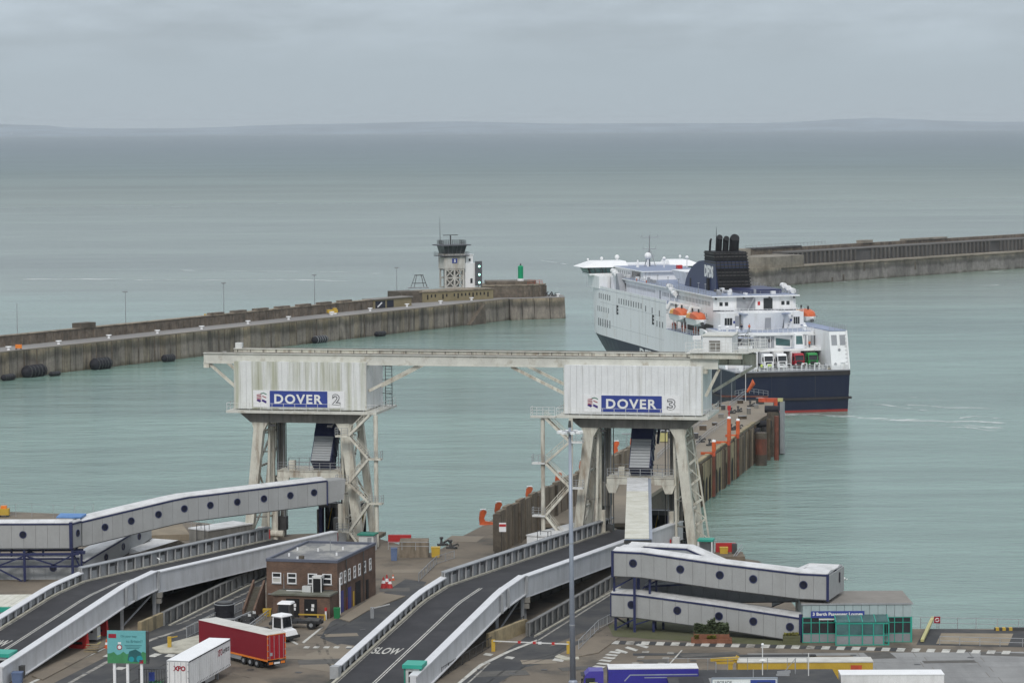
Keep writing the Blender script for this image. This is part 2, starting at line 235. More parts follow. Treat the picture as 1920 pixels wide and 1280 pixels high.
# ------------------------------------------------------------------ mesh helpers
class MB:
    def __init__(s): s.v = []; s.f = []
    def add(s, vs, fs):
        o = len(s.v); s.v += [Vector(p) for p in vs]; s.f += [tuple(i + o for i in f) for f in fs]; return s
    def hexa(s, b, t):                       # bottom 4 (ccw from above), top 4
        return s.add(list(b) + list(t), [(3, 2, 1, 0), (4, 5, 6, 7), (0, 1, 5, 4), (1, 2, 6, 5), (2, 3, 7, 6), (3, 0, 4, 7)])
    def box(s, x0, x1, y0, y1, z0, z1):
        return s.hexa([(x0, y0, z0), (x1, y0, z0), (x1, y1, z0), (x0, y1, z0)], [(x0, y0, z1), (x1, y0, z1), (x1, y1, z1), (x0, y1, z1)])
    def cbox(s, c, sx, sy, sz, yaw=0):       # box standing on c, yaw about z
        c = Vector(c); ca, sa = math.cos(yaw), math.sin(yaw)
        q = [Vector((ca * x - sa * y, sa * x + ca * y, 0)) + c for x, y in ((-sx / 2, -sy / 2), (sx / 2, -sy / 2), (sx / 2, sy / 2), (-sx / 2, sy / 2))]
        return s.hexa(q, [p + Vector((0, 0, sz)) for p in q])
    def prism(s, poly, z0, z1):
        n = len(poly); A = sum(poly[i][0] * poly[(i + 1) % n][1] - poly[(i + 1) % n][0] * poly[i][1] for i in range(n))
        if A < 0: poly = poly[::-1]
        return s.add([(p[0], p[1], z0) for p in poly] + [(p[0], p[1], z1) for p in poly],
                     [tuple(range(n - 1, -1, -1)), tuple(range(n, 2 * n))] + [(i, (i + 1) % n, n + (i + 1) % n, n + i) for i in range(n)])
    def poly(s, pts): return s.add(pts, [tuple(range(len(pts)))])
    def bar(s, p, q, w, h=None, up=(0, 0, 1)):      # rectangular bar between two points
        p, q = Vector(p), Vector(q); h = h or w; d = (q - p).normalized(); u = Vector(up)
        if abs(d.dot(u)) > 0.98: u = Vector((0, 1, 0))
        sx = d.cross(u).normalized() * w / 2; sy = sx.cross(d).normalized() * h / 2
        k = [(-1, -1), (1, -1), (1, 1), (-1, 1)]
        return s.add([p + sx * a + sy * b for a, b in k] + [q + sx * a + sy * b for a, b in k],
                     [(3, 2, 1, 0), (4, 5, 6, 7), (0, 1, 5, 4), (1, 2, 6, 5), (2, 3, 7, 6), (3, 0, 4, 7)])
    def taper(s, p, q, w0, h0, w1, h1, up=(0, 1, 0)):
        p, q = Vector(p), Vector(q); d = (q - p).normalized(); u = Vector(up)
        x = d.cross(u).normalized(); y = x.cross(d).normalized(); k = [(-1, -1), (1, -1), (1, 1), (-1, 1)]
        return s.add([p + x * a * w0 / 2 + y * b * h0 / 2 for a, b in k] + [q + x * a * w1 / 2 + y * b * h1 / 2 for a, b in k],
                     [(3, 2, 1, 0), (4, 5, 6, 7), (0, 1, 5, 4), (1, 2, 6, 5), (2, 3, 7, 6), (3, 0, 4, 7)])
    def tube(s, p, q, r0, r1=None, n=8, cap=True):
        p, q = Vector(p), Vector(q); r1 = r0 if r1 is None else r1; d = (q - p).normalized()
        u = Vector((0, 0, 1)) if abs(d.z) < 0.9 else Vector((1, 0, 0)); x = d.cross(u).normalized(); y = d.cross(x)
        a = [(math.cos(2 * math.pi * i / n), math.sin(2 * math.pi * i / n)) for i in range(n)]
        vs = [p + (x * c + y * e) * r0 for c, e in a] + [q + (x * c + y * e) * r1 for c, e in a]
        fs = [(i, (i + 1) % n, n + (i + 1) % n, n + i) for i in range(n)]
        if cap: fs += [tuple(range(n - 1, -1, -1)), tuple(range(n, 2 * n))]
        return s.add(vs, fs)
    def lathe(s, c, prof, n=16):             # prof: (radius, z)
        c = Vector(c); m = len(prof); vs = []
        for r, z in prof:
            for i in range(n): vs.append(c + Vector((r * math.cos(2 * math.pi * i / n), r * math.sin(2 * math.pi * i / n), z)))
        fs = [(j * n + i, j * n + (i + 1) % n, (j + 1) * n + (i + 1) % n, (j + 1) * n + i) for j in range(m - 1) for i in range(n)]
        fs += [tuple(range(n - 1, -1, -1)), tuple(range((m - 1) * n, m * n))]
        return s.add(vs, fs)
    def ball(s, c, rx, ry=None, rz=None, n=10, m=6):
        ry = ry or rx; rz = rz or rx; c = Vector(c); vs = []; fs = []
        for j in range(1, m):
            a = math.pi * j / m
            for i in range(n):
                b = 2 * math.pi * i / n; vs.append(c + Vector((rx * math.sin(a) * math.cos(b), ry * math.sin(a) * math.sin(b), rz * math.cos(a))))
        t = len(vs); vs += [c + Vector((0, 0, rz)), c - Vector((0, 0, rz))]
        for j in range(m - 2):
            for i in range(n): fs.append((j * n + i, (j + 1) * n + i, (j + 1) * n + (i + 1) % n, j * n + (i + 1) % n))
        for i in range(n): fs.append((t, i, (i + 1) % n)); fs.append((t + 1, (m - 2) * n + (i + 1) % n, (m - 2) * n + i))
        return s.add(vs, fs)
    def loft(s, secs, cap=True):             # list of equal-length closed rings
        n = len(secs[0]); m = len(secs); vs = [p for r in secs for p in r]
        fs = [(j * n + i, j * n + (i + 1) % n, (j + 1) * n + (i + 1) % n, (j + 1) * n + i) for j in range(m - 1) for i in range(n)]
        if cap: fs += [tuple(range(n - 1, -1, -1)), tuple(range((m - 1) * n, m * n))]
        return s.add(vs, fs)
    def xf(s, Mx):
        s.v = [Mx @ p for p in s.v]; return s
    def mesh(s, name, m, smooth=False):
        me = bpy.data.meshes.new(name); me.from_pydata([tuple(p) for p in s.v], [], s.f)
        bm = bmesh.new(); bm.from_mesh(me); bmesh.ops.recalc_face_normals(bm, faces=bm.faces); bm.to_mesh(me); bm.free()
        me.materials.append(M[m])
        if smooth:
            for p in me.polygons: p.use_smooth = True
        return me

def thing(name, label, cat, loc=(0, 0, 0), rz=0.0, group=None):
    o = bpy.data.objects.new(name, None); COL.objects.link(o); o.location = loc; o.rotation_euler = (0, 0, rz); o.empty_display_size = 0.5
    o['label'] = label; o['category'] = cat
    if group: o['group'] = group
    return o
def part(name, mb, m, parent, stuff=False, label=None, smooth=False, wc=False):
    """one mesh object under parent; wc: the shape was written in world coordinates (thing unrotated)"""
    if wc:
        r = parent
        off = Vector((0, 0, 0))
        while r is not None: off = off + Vector(r.location); r = r.parent
        mb.v = [p - off for p in mb.v]
    me = mb.mesh(name, m, smooth); o = bpy.data.objects.new(name, me); COL.objects.link(o); o.parent = parent
    if stuff: o['kind'] = 'stuff'
    if label: o['label'] = label
    return o
def solo(name, mb, m, label, cat, group=None, smooth=False):
    """a thing that is one mesh, written in world coordinates; its origin goes to its base"""
    lo = Vector((sum(p.x for p in mb.v) / len(mb.v), sum(p.y for p in mb.v) / len(mb.v), min(p.z for p in mb.v)))
    mb.v = [p - lo for p in mb.v]; me = mb.mesh(name, m, smooth); o = bpy.data.objects.new(name, me); COL.objects.link(o); o.location = lo
    o['label'] = label; o['category'] = cat
    if group: o['group'] = group
    return o
def struct(name, mb, m, parent=None, smooth=False, kind='structure'):
    me = mb.mesh(name, m, smooth); o = bpy.data.objects.new(name, me); COL.objects.link(o)
    if parent: o.parent = parent
    else: o['kind'] = kind
    return o
def copy_tree(o, parent=None, loc=None, rz=None, label=None):
    c = o.copy(); COL.objects.link(c)
    if parent: c.parent = parent
    if loc is not None: c.location = loc
    if rz is not None: c.rotation_euler = (0, 0, rz)
    if label: c['label'] = label
    for ch in list(o.children):
        if ch is not c: copy_tree(ch, c)
    return c
def inst(name, me, parent, loc=(0, 0, 0), rot=(0, 0, 0), scl=(1, 1, 1)):
    o = bpy.data.objects.new(name, me); COL.objects.link(o); o.parent = parent; o.location = loc; o.rotation_euler = rot; o.scale = scl; return o

_tc = {}
def text_mb(body, origin, ux, uy, height, width=None, depth=0.03, bold=0.0, align='LEFT', spacing=1.0):
    """flat or raised lettering as a mesh: origin is the lower-left (or lower-middle) corner, ux and uy the writing directions"""
    cu = bpy.data.curves.new('t', 'FONT'); cu.body = body; cu.size = 1.0; cu.extrude = 0.0; cu.offset = bold; cu.space_character = spacing; cu.resolution_u = 3
    o = bpy.data.objects.new('t', cu); COL.objects.link(o)
    bpy.context.view_layer.update(); me = o.to_mesh()
    vs = [v.co.copy() for v in me.vertices]; fs = [tuple(p.vertices) for p in me.polygons]; o.to_mesh_clear()
    bpy.data.objects.remove(o); bpy.data.curves.remove(cu)
    x0 = min(v.x for v in vs); x1 = max(v.x for v in vs); y0 = min(v.y for v in vs); y1 = max(v.y for v in vs)
    sy = height / (y1 - y0); sx = (width / (x1 - x0)) if width else sy
    ux = Vector(ux).normalized(); uy = Vector(uy).normalized(); un = ux.cross(uy).normalized(); O = Vector(origin)
    dx = 0 if align == 'LEFT' else -(x1 - x0) * sx / 2
    n = len(vs); mp_ = lambda v, d: O + ux * ((v.x - x0) * sx + dx) + uy * ((v.y - y0) * sy) + un * d
    mb = MB(); mb.v = [mp_(v, depth) for v in vs]; mb.f = list(fs)
    if depth > 0.015:                         # side walls for raised letters
        from collections import Counter
        ed = Counter(); dirn = {}
        for f in fs:
            for i in range(len(f)):
                a, b = f[i], f[(i + 1) % len(f)]; ed[frozenset((a, b))] += 1; dirn[frozenset((a, b))] = (a, b)
        mb.v += [mp_(v, 0.0) for v in vs]
        for k, c in ed.items():
            if c == 1: a, b = dirn[k]; mb.f.append((b, a, a + n, b + n))
    return mb
def railing(mb, pts, h=1.1, n_rails=2, step=2.0, r=0.03, post=0.035):
    """handrails along a polyline, added to mb"""
    for i in range(len(pts) - 1):
        a, b = Vector(pts[i]), Vector(pts[i + 1]); ln = (b - a).length
        for k in range(1, n_rails + 1):
            z = Vector((0, 0, h * k / n_rails)); mb.bar(a + z, b + z, r * 2)
        m = max(1, int(round(ln / step)))
        for j in range(m + 1):
            if j == m and i < len(pts) - 2: continue
            p = a.lerp(b, j / m); mb.bar(p, p + Vector((0, 0, h)), post * 2)
    return mb
def lattice(mb, a0, a1, b0, b1, n, w):
    """zigzag bracing between bar a (a0-a1) and bar b (b0-b1)"""
    a0, a1, b0, b1 = map(Vector, (a0, a1, b0, b1))
    for i in range(n):
        t0, t1 = i / n, (i + 1) / n
        p, q = (a0.lerp(a1, t0), b0.lerp(b1, t1)) if i % 2 == 0 else (b0.lerp(b1, t0), a0.lerp(a1, t1))
        mb.bar(p, q, w)
    return mb
# ================================================================== SETTING: sea, coast, haze
def sea_material():
    m = bpy.data.materials.new('sea_water'); m.use_nodes = True; t = m.node_tree; b = t.nodes['Principled BSDF']; l = t.links.new
    def nn(ty, **k):
        n = t.nodes.new(ty)
        for a, c in k.items(): setattr(n, a, c)
        return n
    geo = nn('ShaderNodeNewGeometry'); sp = nn('ShaderNodeSeparateXYZ'); l(geo.outputs['Position'], sp.inputs[0])
    def noise(sx, sy, det=5, ro=0.6):
        mp_ = nn('ShaderNodeMapping'); mp_.inputs['Scale'].default_value = (sx, sy, 1); l(geo.outputs['Position'], mp_.inputs[0])
        n = nn('ShaderNodeTexNoise'); n.inputs['Scale'].default_value = 1; n.inputs['Detail'].default_value = det; n.inputs['Roughness'].default_value = ro; l(mp_.outputs[0], n.inputs['Vector']); return n.outputs['Fac']
    def mr(s_, a, c, d, e):
        n = nn('ShaderNodeMapRange'); l(s_, n.inputs[0])
        for i, v in enumerate((a, c, d, e)): n.inputs[i + 1].default_value = v
        return n.outputs[0]
    # turbid harbour water, siltier channel water, deeper water far out
    wob = noise(0.004, 0.004, 3); ad = nn('ShaderNodeMath', operation='MULTIPLY_ADD'); l(wob, ad.inputs[0]); ad.inputs[1].default_value = 500; l(sp.outputs['Y'], ad.inputs[2])
    cr_ = nn('ShaderNodeValToRGB'); l(mr(ad.outputs[0], 500, 9000, 0, 1), cr_.inputs[0]); c = cr_.color_ramp
    c.elements[0].position = 0; c.elements[0].color = (0.188, 0.284, 0.245, 1)
    c.elements[1].position = 1; c.elements[1].color = (0.072, 0.112, 0.128, 1)
    for p_, q in ((0.075, (0.178, 0.275, 0.235, 1)), (0.11, (0.150, 0.190, 0.155, 1)), (0.3, (0.125, 0.165, 0.135, 1)), (0.55, (0.090, 0.136, 0.137, 1))):
        e = c.elements.new(p_); e.color = q
    big = mr(noise(0.0012, 0.006, 5), 0.3, 0.7, 0.72, 1.26); mid = mr(noise(0.010, 0.045, 6), 0.3, 0.7, 0.82, 1.18)
    mu = nn('ShaderNodeMath', operation='MULTIPLY'); l(big, mu.inputs[0]); l(mid, mu.inputs[1])
    v = nn('ShaderNodeVectorMath', operation='SCALE'); l(cr_.outputs[0], v.inputs[0]); l(mu.outputs[0], v.inputs['Scale']); l(v.outputs[0], b.inputs['Base Color'])
    l(mr(ad.outputs[0], 800, 4500, 0.13, 0.40), b.inputs['Roughness']); b.inputs['IOR'].default_value = 1.33; b.inputs['Specular IOR Level'].default_value = 0.5
    h1 = noise(0.22, 0.55, 6, 0.62); h2 = noise(0.05, 0.11, 3, 0.5); h3 = noise(0.9, 1.4, 3, 0.6)
    a1 = nn('ShaderNodeMath', operation='MULTIPLY_ADD'); l(h2, a1.inputs[0]); a1.inputs[1].default_value = 2.2; l(h1, a1.inputs[2])
    a2 = nn('ShaderNodeMath', operation='MULTIPLY_ADD'); l(h3, a2.inputs[0]); a2.inputs[1].default_value = 0.25; l(a1.outputs[0], a2.inputs[2])
    bp = nn('ShaderNodeBump'); bp.inputs['Strength'].default_value = 0.9; bp.inputs['Distance'].default_value = 0.42; l(a2.outputs[0], bp.inputs['Height']); l(bp.outputs[0], b.inputs['Normal'])
    M['sea_water'] = m
sea_material()
struct('sea', MB().poly([(-7500, -300, 0), (7500, -300, 0), (7500, 30000, 0), (-7500, 30000, 0)]), 'sea_water')
# coast across the strait: a low rolling strip 26-31 km out
ridge = [(-400, 231), (0, 233), (90, 236), (130, 240), (230, 241), (330, 241), (400, 239), (500, 235), (620, 232.5), (760, 229.5), (860, 228), (980, 230.5), (1060, 232.5), (1180, 231.5), (1300, 231),
         (1420, 231), (1500, 228.5), (1560, 225), (1640, 221.5), (1700, 223.5), (1760, 226.5), (1860, 228.5), (1940, 229), (2300, 228)]
mb = MB(); prev = None; pts = []
for i in range(len(ridge) - 1):
    for k in range(5):
        t_ = k / 5; x = ridge[i][0] * (1 - t_) + ridge[i + 1][0] * t_; y = ridge[i][1] * (1 - t_) + ridge[i + 1][1] * t_
        y += 0.7 * mnoise.noise((x * 0.02, 3.1, 0)) + 0.4 * mnoise.noise((x * 0.07, 7.7, 0)); pts.append((x, y))
rows = []
for x, y in pts:
    d = _f + _rr * ((x - 960) / FPX) - _uu * ((y - 640) / FPX); top = Vector((0, 0, CAM_H)) + d * (29500 / d.y)
    rows.append([(top.x * 0.9, 26800, -0.5), (top.x * 0.91, 27000, top.z * 0.10), (top.x * 0.955, 28300, top.z * 0.62), tuple(top), (top.x * 1.03, 30800, -0.5)])
n = len(rows[0])
mb.v = [Vector(p) for r in rows for p in r]
mb.f = [(i * n + j, (i + 1) * n + j, (i + 1) * n + j + 1, i * n + j + 1) for i in range(len(rows) - 1) for j in range(n - 1)]
struct('hills', mb, 'coast')
hz = MB().box(-7700, 7700, -400, 31500, -3.0, 140)
hz.v = hz.v; me = hz.mesh('haze', 'coast'); me.materials.clear()
hm = bpy.data.materials.new('haze_air'); hm.use_nodes = True; hm.node_tree.nodes.clear()
ho = hm.node_tree.nodes.new('ShaderNodeOutputMaterial'); hv = hm.node_tree.nodes.new('ShaderNodeVolumePrincipled')
hv.inputs['Color'].default_value = (0.86, 0.93, 0.98, 1); hv.inputs['Density'].default_value = 3.0e-5; hv.inputs['Anisotropy'].default_value = 0.0
hm.node_tree.links.new(hv.outputs[0], ho.inputs['Volume']); me.materials.append(hm)
hz_o = bpy.data.objects.new('haze', me); COL.objects.link(hz_o); hz_o['kind'] = 'stuff'

# foam: thin broken sheets lying on the water
def foam_material(name, sx, sy, lo, hi, amt=0.85):
    m = bpy.data.materials.new(name); m.use_nodes = True; t = m.node_tree; b = t.nodes['Principled BSDF']; l = t.links.new
    b.inputs['Base Color'].default_value = (0.62, 0.65, 0.64, 1); b.inputs['Roughness'].default_value = 0.8
    geo = t.nodes.new('ShaderNodeNewGeometry'); mp_ = t.nodes.new('ShaderNodeMapping'); mp_.inputs['Scale'].default_value = (sx, sy, 1); l(geo.outputs['Position'], mp_.inputs[0])
    n = t.nodes.new('ShaderNodeTexNoise'); n.inputs['Scale'].default_value = 1; n.inputs['Detail'].default_value = 7; n.inputs['Roughness'].default_value = 0.65; l(mp_.outputs[0], n.inputs['Vector'])
    uv = t.nodes.new('ShaderNodeAttribute'); uv.attribute_name = 'edge'
    mu = t.nodes.new('ShaderNodeMath'); mu.operation = 'MULTIPLY'; l(n.outputs['Fac'], mu.inputs[0]); l(uv.outputs['Fac'], mu.inputs[1])
    r_ = t.nodes.new('ShaderNodeMapRange'); l(mu.outputs[0], r_.inputs[0])
    for i, v in enumerate((lo, hi, 0, amt)): r_.inputs[i + 1].default_value = v
    l(r_.outputs[0], b.inputs['Alpha']); M[name] = m
foam_material('foam_line', 0.05, 0.25, 0.42, 0.62); foam_material('foam_wake', 0.16, 0.55, 0.40, 0.60, .95); foam_material('foam_thin', 0.03, 0.12, 0.47, 0.64, 0.75)
def foam(pix, half, m, z=0.03, wob=0.0):
    """pix: photo pixels of the streak on the water, half: half-width in metres of depth"""
    pts = []
    for i in range(len(pix) - 1):
        for k in range(12):
            t_ = k / 12; pts.append((pix[i][0] * (1 - t_) + pix[i + 1][0] * t_, pix[i][1] * (1 - t_) + pix[i + 1][1] * t_))
    pts.append(pix[-1]); vs = []; ev = []
    for i, (x, y) in enumerate(pts):
        p = P(x, y, z); hw = half * (0.55 + 0.9 * abs(mnoise.noise((x * 0.013, y * 0.1, 2.0)))) ; p.y += wob * mnoise.noise((x * 0.02, 5.0, 1.0))
        e = min(1.0, min(i, len(pts) - 1 - i) / 5)
        for k in (-1, -0.4, 0.4, 1): vs.append(p + Vector((0, hw * k, 0))); ev.append(e * (0.0 if abs(k) == 1 else 1.0))
    b_ = MB(); b_.v = vs; b_.f = [(i * 4 + j, (i + 1) * 4 + j, (i + 1) * 4 + j + 1, i * 4 + j + 1) for i in range(len(pts) - 1) for j in range(3)]
    me = b_.mesh('foam', m); at = me.attributes.new('edge', 'FLOAT', 'POINT'); at.data.foreach_set('value', ev)
    o = bpy.data.objects.new('foam', me); COL.objects.link(o); o['kind'] = 'stuff'
foam([(-30, 524), (150, 523), (330, 525), (560, 524), (700, 529)], 7, 'foam_line', wob=4)
foam([(250, 506), (480, 508), (640, 510), (800, 516)], 6, 'foam_thin', wob=4)
foam([(1000, 486), (1040, 492), (1075, 497)], 6, 'foam_line')
foam([(1430, 772), (1480, 776), (1540, 778), (1600, 781), (1650, 785), (1720, 788), (1800, 790), (1930, 792)], 5.0, 'foam_wake', wob=3)
foam([(1425, 774), (1470, 777), (1530, 777), (1590, 780)], 4.0, 'foam_wake', wob=1)
foam([(1610, 786), (1700, 795), (1800, 799), (1930, 803)], 7.0, 'foam_thin', wob=4)
foam([(1590, 752), (1650, 757), (1760, 774), (1850, 777)], 6.0, 'foam_thin', wob=4)
foam([(1790, 800), (1850, 806), (1925, 809)], 5.0, 'foam_thin', wob=3)
foam([(1680, 758), (1735, 760), (1770, 763), (1870, 766), (1930, 768)], 4.0, 'foam_line', wob=2)
foam([(1640, 742), (1700, 743), (1745, 748), (1800, 754)], 3.5, 'foam_thin', wob=2)
foam([(1780, 785), (1830, 780), (1900, 786)], 3, 'foam_wake')
foam([(1425, 540), (1500, 533), (1600, 527), (1700, 520)], 2.5, 'foam_thin')
foam([(1490, 546), (1570, 543), (1640, 541)], 4, 'foam_thin'); foam([(1760, 534), (1830, 536), (1900, 533)], 5, 'foam_thin')
foam([(1830, 511), (1870, 509), (1890, 508)], 3, 'foam_line')

# ================================================================== quay ground
Q = 7.0
def W2(px, py, z=Q): p = P(px, py, z); return (p.x, p.y)
quay_poly = [(-130, 285), (130, 285), (130, 335.5), W2(1740, 1178), W2(1590, 1178), (36, 345.5), (34.5, 393), (27.5, 400), (20.5, 401), (19.0, 423), (2, 424), (-2.0, 442), W2(905, 985), W2(870, 1003), W2(828, 1028), W2(806, 1036), W2(720, 1012), W2(700, 1006), (-24, 424), (-37, 421), W2(440, 985), W2(330, 975), W2(150, 964), W2(0, 958), (-130, 455)]
quay = struct('quay', MB().prism(quay_poly, -2.0, Q), 'concrete_quay')
def sheet(name, pix, m, lift, z=Q, parent=None):
    return struct(name, MB().poly([tuple(Vector((p[0], p[1], z + lift))) for p in pix]), m, parent)
# dark asphalt lanes on the quay
sheet('road', [W2(150, 1300), W2(345, 1300), W2(520, 1180), W2(640, 1165), W2(706, 1125), W2(712, 1100), W2(560, 1100), W2(430, 1092), W2(250, 1170), W2(300, 1150)][:0] or
      [W2(60, 1300), W2(330, 1300), W2(470, 1195), W2(480, 1160), W2(500, 1085), W2(480, 1040), W2(250, 1205)], 'asphalt', 0.004)
sheet('road', [W2(600, 1195), W2(620, 1165), W2(705, 1120), W2(760, 1085), W2(800, 1090), W2(760, 1150), W2(700, 1200), W2(655, 1217)], 'asphalt', 0.006)
sheet('road', [W2(835, 1300), W2(990, 1190), W2(1160, 1080), W2(1230, 1080), W2(1145, 1165), W2(1000, 1222), W2(880, 1300)], 'asphalt', 0.005)
sheet('road', [W2(955, 1225), W2(1140, 1190), W2(1118, 1222), W2(985, 1250), W2(900, 1300), W2(850, 1300)], 'asphalt', 0.009)
# right apron: grey concrete slabs laid one by one with open joints
slab_meshes = {}
for r in range(8):
    for c in range(9):
        x0 = 27.0 + c * 6.4 + (r % 2) * 0.9; y0 = 302.5 + r * 3.0
        if y0 + 3 > 325.5 or x0 > 78: continue
        k = 0
        if k not in slab_meshes: slab_meshes[k] = MB().box(0, 6.34, 0, 2.95, 0.0, 0.012).mesh('concrete_slab', 'concrete_grey')
        s = inst('concrete_slab', slab_meshes[k], quay, (x0, y0, Q + 0.003 + random.uniform(0, 0.004)))
for px_, py_, w_, h_ in ((1400, 1229, 16, 1.6), (1260, 1226, 9, 1.4), (1560, 1232, 5, 2.4), (1480, 1240, 7, 1.2)):
    p = P(px_, py_); struct('road_patch', MB().box(p.x - w_ / 2, p.x + w_ / 2, p.y - h_ / 2, p.y + h_ / 2, Q + 0.019, Q + 0.024), 'asphalt' if w_ > 8 else 'concrete_quay', quay)
struct('road_patch', MB().poly([P(705, 1290, Q + .02), P(640, 1262, Q + .02), P(560, 1250, Q + .02), P(575, 1225, Q + .02), P(640, 1206, Q + .02), P(700, 1215, Q + .02)]), 'concrete_deck', quay)
struct('mossy_ground', MB().poly([P(1140, 1172, Q + .015), P(1200, 1150, Q + .015), P(1510, 1190, Q + .015), P(1520, 1212, Q + .015), P(1230, 1198, Q + .015), P(1150, 1192, Q + .015)]), 'moss', quay)
struct('dark_pavement', MB().poly([P(1718, 1208, Q + .013), P(1735, 1178, Q + .013), P(1960, 1181, Q + .013), P(1960, 1213, Q + .013)]), 'asphalt', quay)
struct('grass_mound', MB().poly([P(1765, 1186, Q + .017), P(1900, 1187, Q + .017), P(1890, 1209, Q + .017), P(1755, 1206, Q + .017)]), 'earth', quay)
# painted stripes, each its own piece
def stripe(pts, m='road_paint', lift=0.03, parent=quay, z=Q):
    return struct('painted_stripe', MB().poly([P(x, y, z + lift) for x, y in pts]), m, parent)
for i in range(27):                      # long zebra in front of the lounge
    x = 1144 + i * 28.2; y = 1200.5 + i * 0.72
    if x > 1930: break
    w_ = 15
    stripe([(x, y + 6), (x + w_, y + 6.3), (x + w_ + 3.5, y), (x + 3.5, y - 0.3)], 'road_paint_worn' if i in (1, 9, 13) else 'road_paint')
    if i < 19: stripe([(x + 16, y + 6.3), (x + 27.6, y + 6.5), (x + 31, y), (x + 19.2, y)], 'asphalt', 0.026)
for k, (x, y) in enumerate(((1191, 1208), (1171, 1213.5), (1152, 1218), (1140, 1222), (1134, 1227), (1129, 1232.5), (1122, 1237.5), (1117, 1243.5), (1110, 1249), (1105, 1254.5))):
    s_ = 5 if k < 3 else 1
    stripe([(x, y), (x + 6, y - 2.5), (x + 26, y + s_ - 1.5), (x + 21, y + s_ + 1.5)])
stripe([(1243, 1256), (1246, 1256), (1280, 1218), (1277, 1218)])
for x, y in ((1203, 1221), (1194, 1231), (1184, 1242), (1175, 1252), (1250, 1223), (1241, 1232.5), (1232, 1243), (1223, 1253)):
    stripe([(x, y + 2), (x + 13, y + 2), (x + 15, y - 1.5), (x + 2, y - 1.5)], 'road_paint_worn')
for x in (568, 586, 605, 624, 647): stripe([(x, 1214), (x + 10, 1214.5), (x + 14, 1211), (x + 4, 1210.5)])
stripe([(566, 1203), (570, 1205), (606, 1175), (603, 1174)]); stripe([(545, 1198), (560, 1206), (557, 1208), (541, 1200)])
stripe([(48, 1282), (56, 1282), (250, 1190), (470, 1092), (466, 1091), (245, 1188)])           # kerb line left road
stripe([(118, 1284), (126, 1284), (200, 1243), (285, 1200), (350, 1178), (348, 1176), (282, 1197), (196, 1240)], 'road_paint_worn')
stripe([(192, 1230), (205, 1231), (215, 1226), (202, 1225)]); stripe([(210, 1254), (228, 1255), (240, 1250), (222, 1249)])
stripe([(276, 1230), (290, 1231), (305, 1225), (290, 1224)]); stripe([(308, 1230), (322, 1231), (330, 1226), (316, 1225)])
stripe([(852, 1284), (859, 1284), (905, 1247), (955, 1222), (1010, 1200), (1006, 1198), (950, 1220), (898, 1245)])
stripe([(873, 1282), (877, 1282), (920, 1242), (917, 1241)], 'road_paint_worn')
stripe([(905, 1227), (920, 1229), (926, 1225), (911, 1223)]); stripe([(945, 1233), (960, 1235), (966, 1231), (951, 1229)]); stripe([(1035, 1237), (1055, 1240), (1058, 1236), (1040, 1233)])
for i in range(14):                                                # hatched strip beside the lower lane, berth 3 then berth 2
    x = 1000 + i * 11.2; y = 1194 - i * 7.0; stripe([(x, y), (x + 1.6, y + .5), (x + 19, y - 8.0), (x + 17, y - 8.4)], 'road_paint_worn')
stripe([(1006, 1200), (1009, 1201), (1150, 1112), (1147, 1111)], 'road_paint_worn')
for i in range(14):
    x = 330 + i * 12; y = 1170 - i * 5.6; stripe([(x, y), (x + 1.6, y + .5), (x + 26, y - 8.0), (x + 24, y - 8.4)], 'road_paint_worn')
stripe([(322, 1186), (325, 1187), (500, 1108), (497, 1107)], 'road_paint_worn')
struct('kerb', MB().prism([W2(285, 1215), W2(300, 1224), W2(345, 1225), W2(395, 1200), W2(385, 1188), W2(320, 1205)], Q, Q + 0.12), 'kerb_cream', quay)
struct('kerb', MB().prism([W2(1040, 1232), W2(1060, 1238), W2(1086, 1236), W2(1085, 1232), W2(1064, 1232), W2(1048, 1227)], Q, Q + 0.12), 'kerb_cream', quay)
struct('pavement', MB().prism([W2(1062, 1231), W2(1050, 1226), W2(1120, 1190), W2(1160, 1196), W2(1122, 1224), W2(1086, 1231)], Q, Q + 0.10), 'concrete_quay', quay)
struct('pavement', MB().prism([W2(60, 1268), W2(240, 1176), W2(248, 1186), W2(80, 1275)], Q, Q + 0.12), 'concrete_quay', quay)
struct('pavement', MB().prism([W2(636, 1160), W2(712, 1112), W2(760, 1118), W2(690, 1145), W2(655, 1166)], Q, Q + 0.12), 'concrete_deck', quay)

# ================================================================== eastern arm (the long pier behind)
AD = Vector((0.5235, 0.8520, 0)).normalized(); AN = Vector((-AD.y, AD.x, 0)); A0 = Vector((-139.4, 765.8, 0))
def arm(s, t, z=0): return A0 + AD * s + AN * t + Vector((0, 0, z))
AZ = 7.5; S_END = 264
apier = thing('harbour_pier', 'long stained concrete pier with a parapet wall running out to the control tower', 'pier', arm(0, 0))
core = [arm(-120, 0.5), arm(S_END, 0.5), Vector((7.5, 995.2, 0)), Vector((18.2, 999.3, 0)), Vector((17.5, 1012, 0)), Vector((4, 1016, 0)), arm(S_END, 17), arm(-120, 17)]
part('core', MB().prism([(p.x, p.y) for p in core], -2, AZ - 0.12), 'concrete_wall', apier, wc=True)
inn = [arm(-120, -0.3), arm(S_END, -0.3), Vector((7.8, 994.3, 0)), Vector((18.9, 998.4, 0)), Vector((18.2, 1012.5, 0)), Vector((4, 1016.8, 0)), arm(S_END, 17.3), arm(-120, 17.3)]
part('deck', MB().prism([(p.x, p.y) for p in inn], AZ - 0.12, AZ), 'arm_deck', apier, wc=True)
part('edge_stone', MB().prism([(p.x, p.y) for p in (arm(-120, -0.35), arm(S_END, -0.35), arm(S_END, 0.9), arm(-120, 0.9))], AZ + 0.003, AZ + 0.10), 'concrete_deck', apier, wc=True)
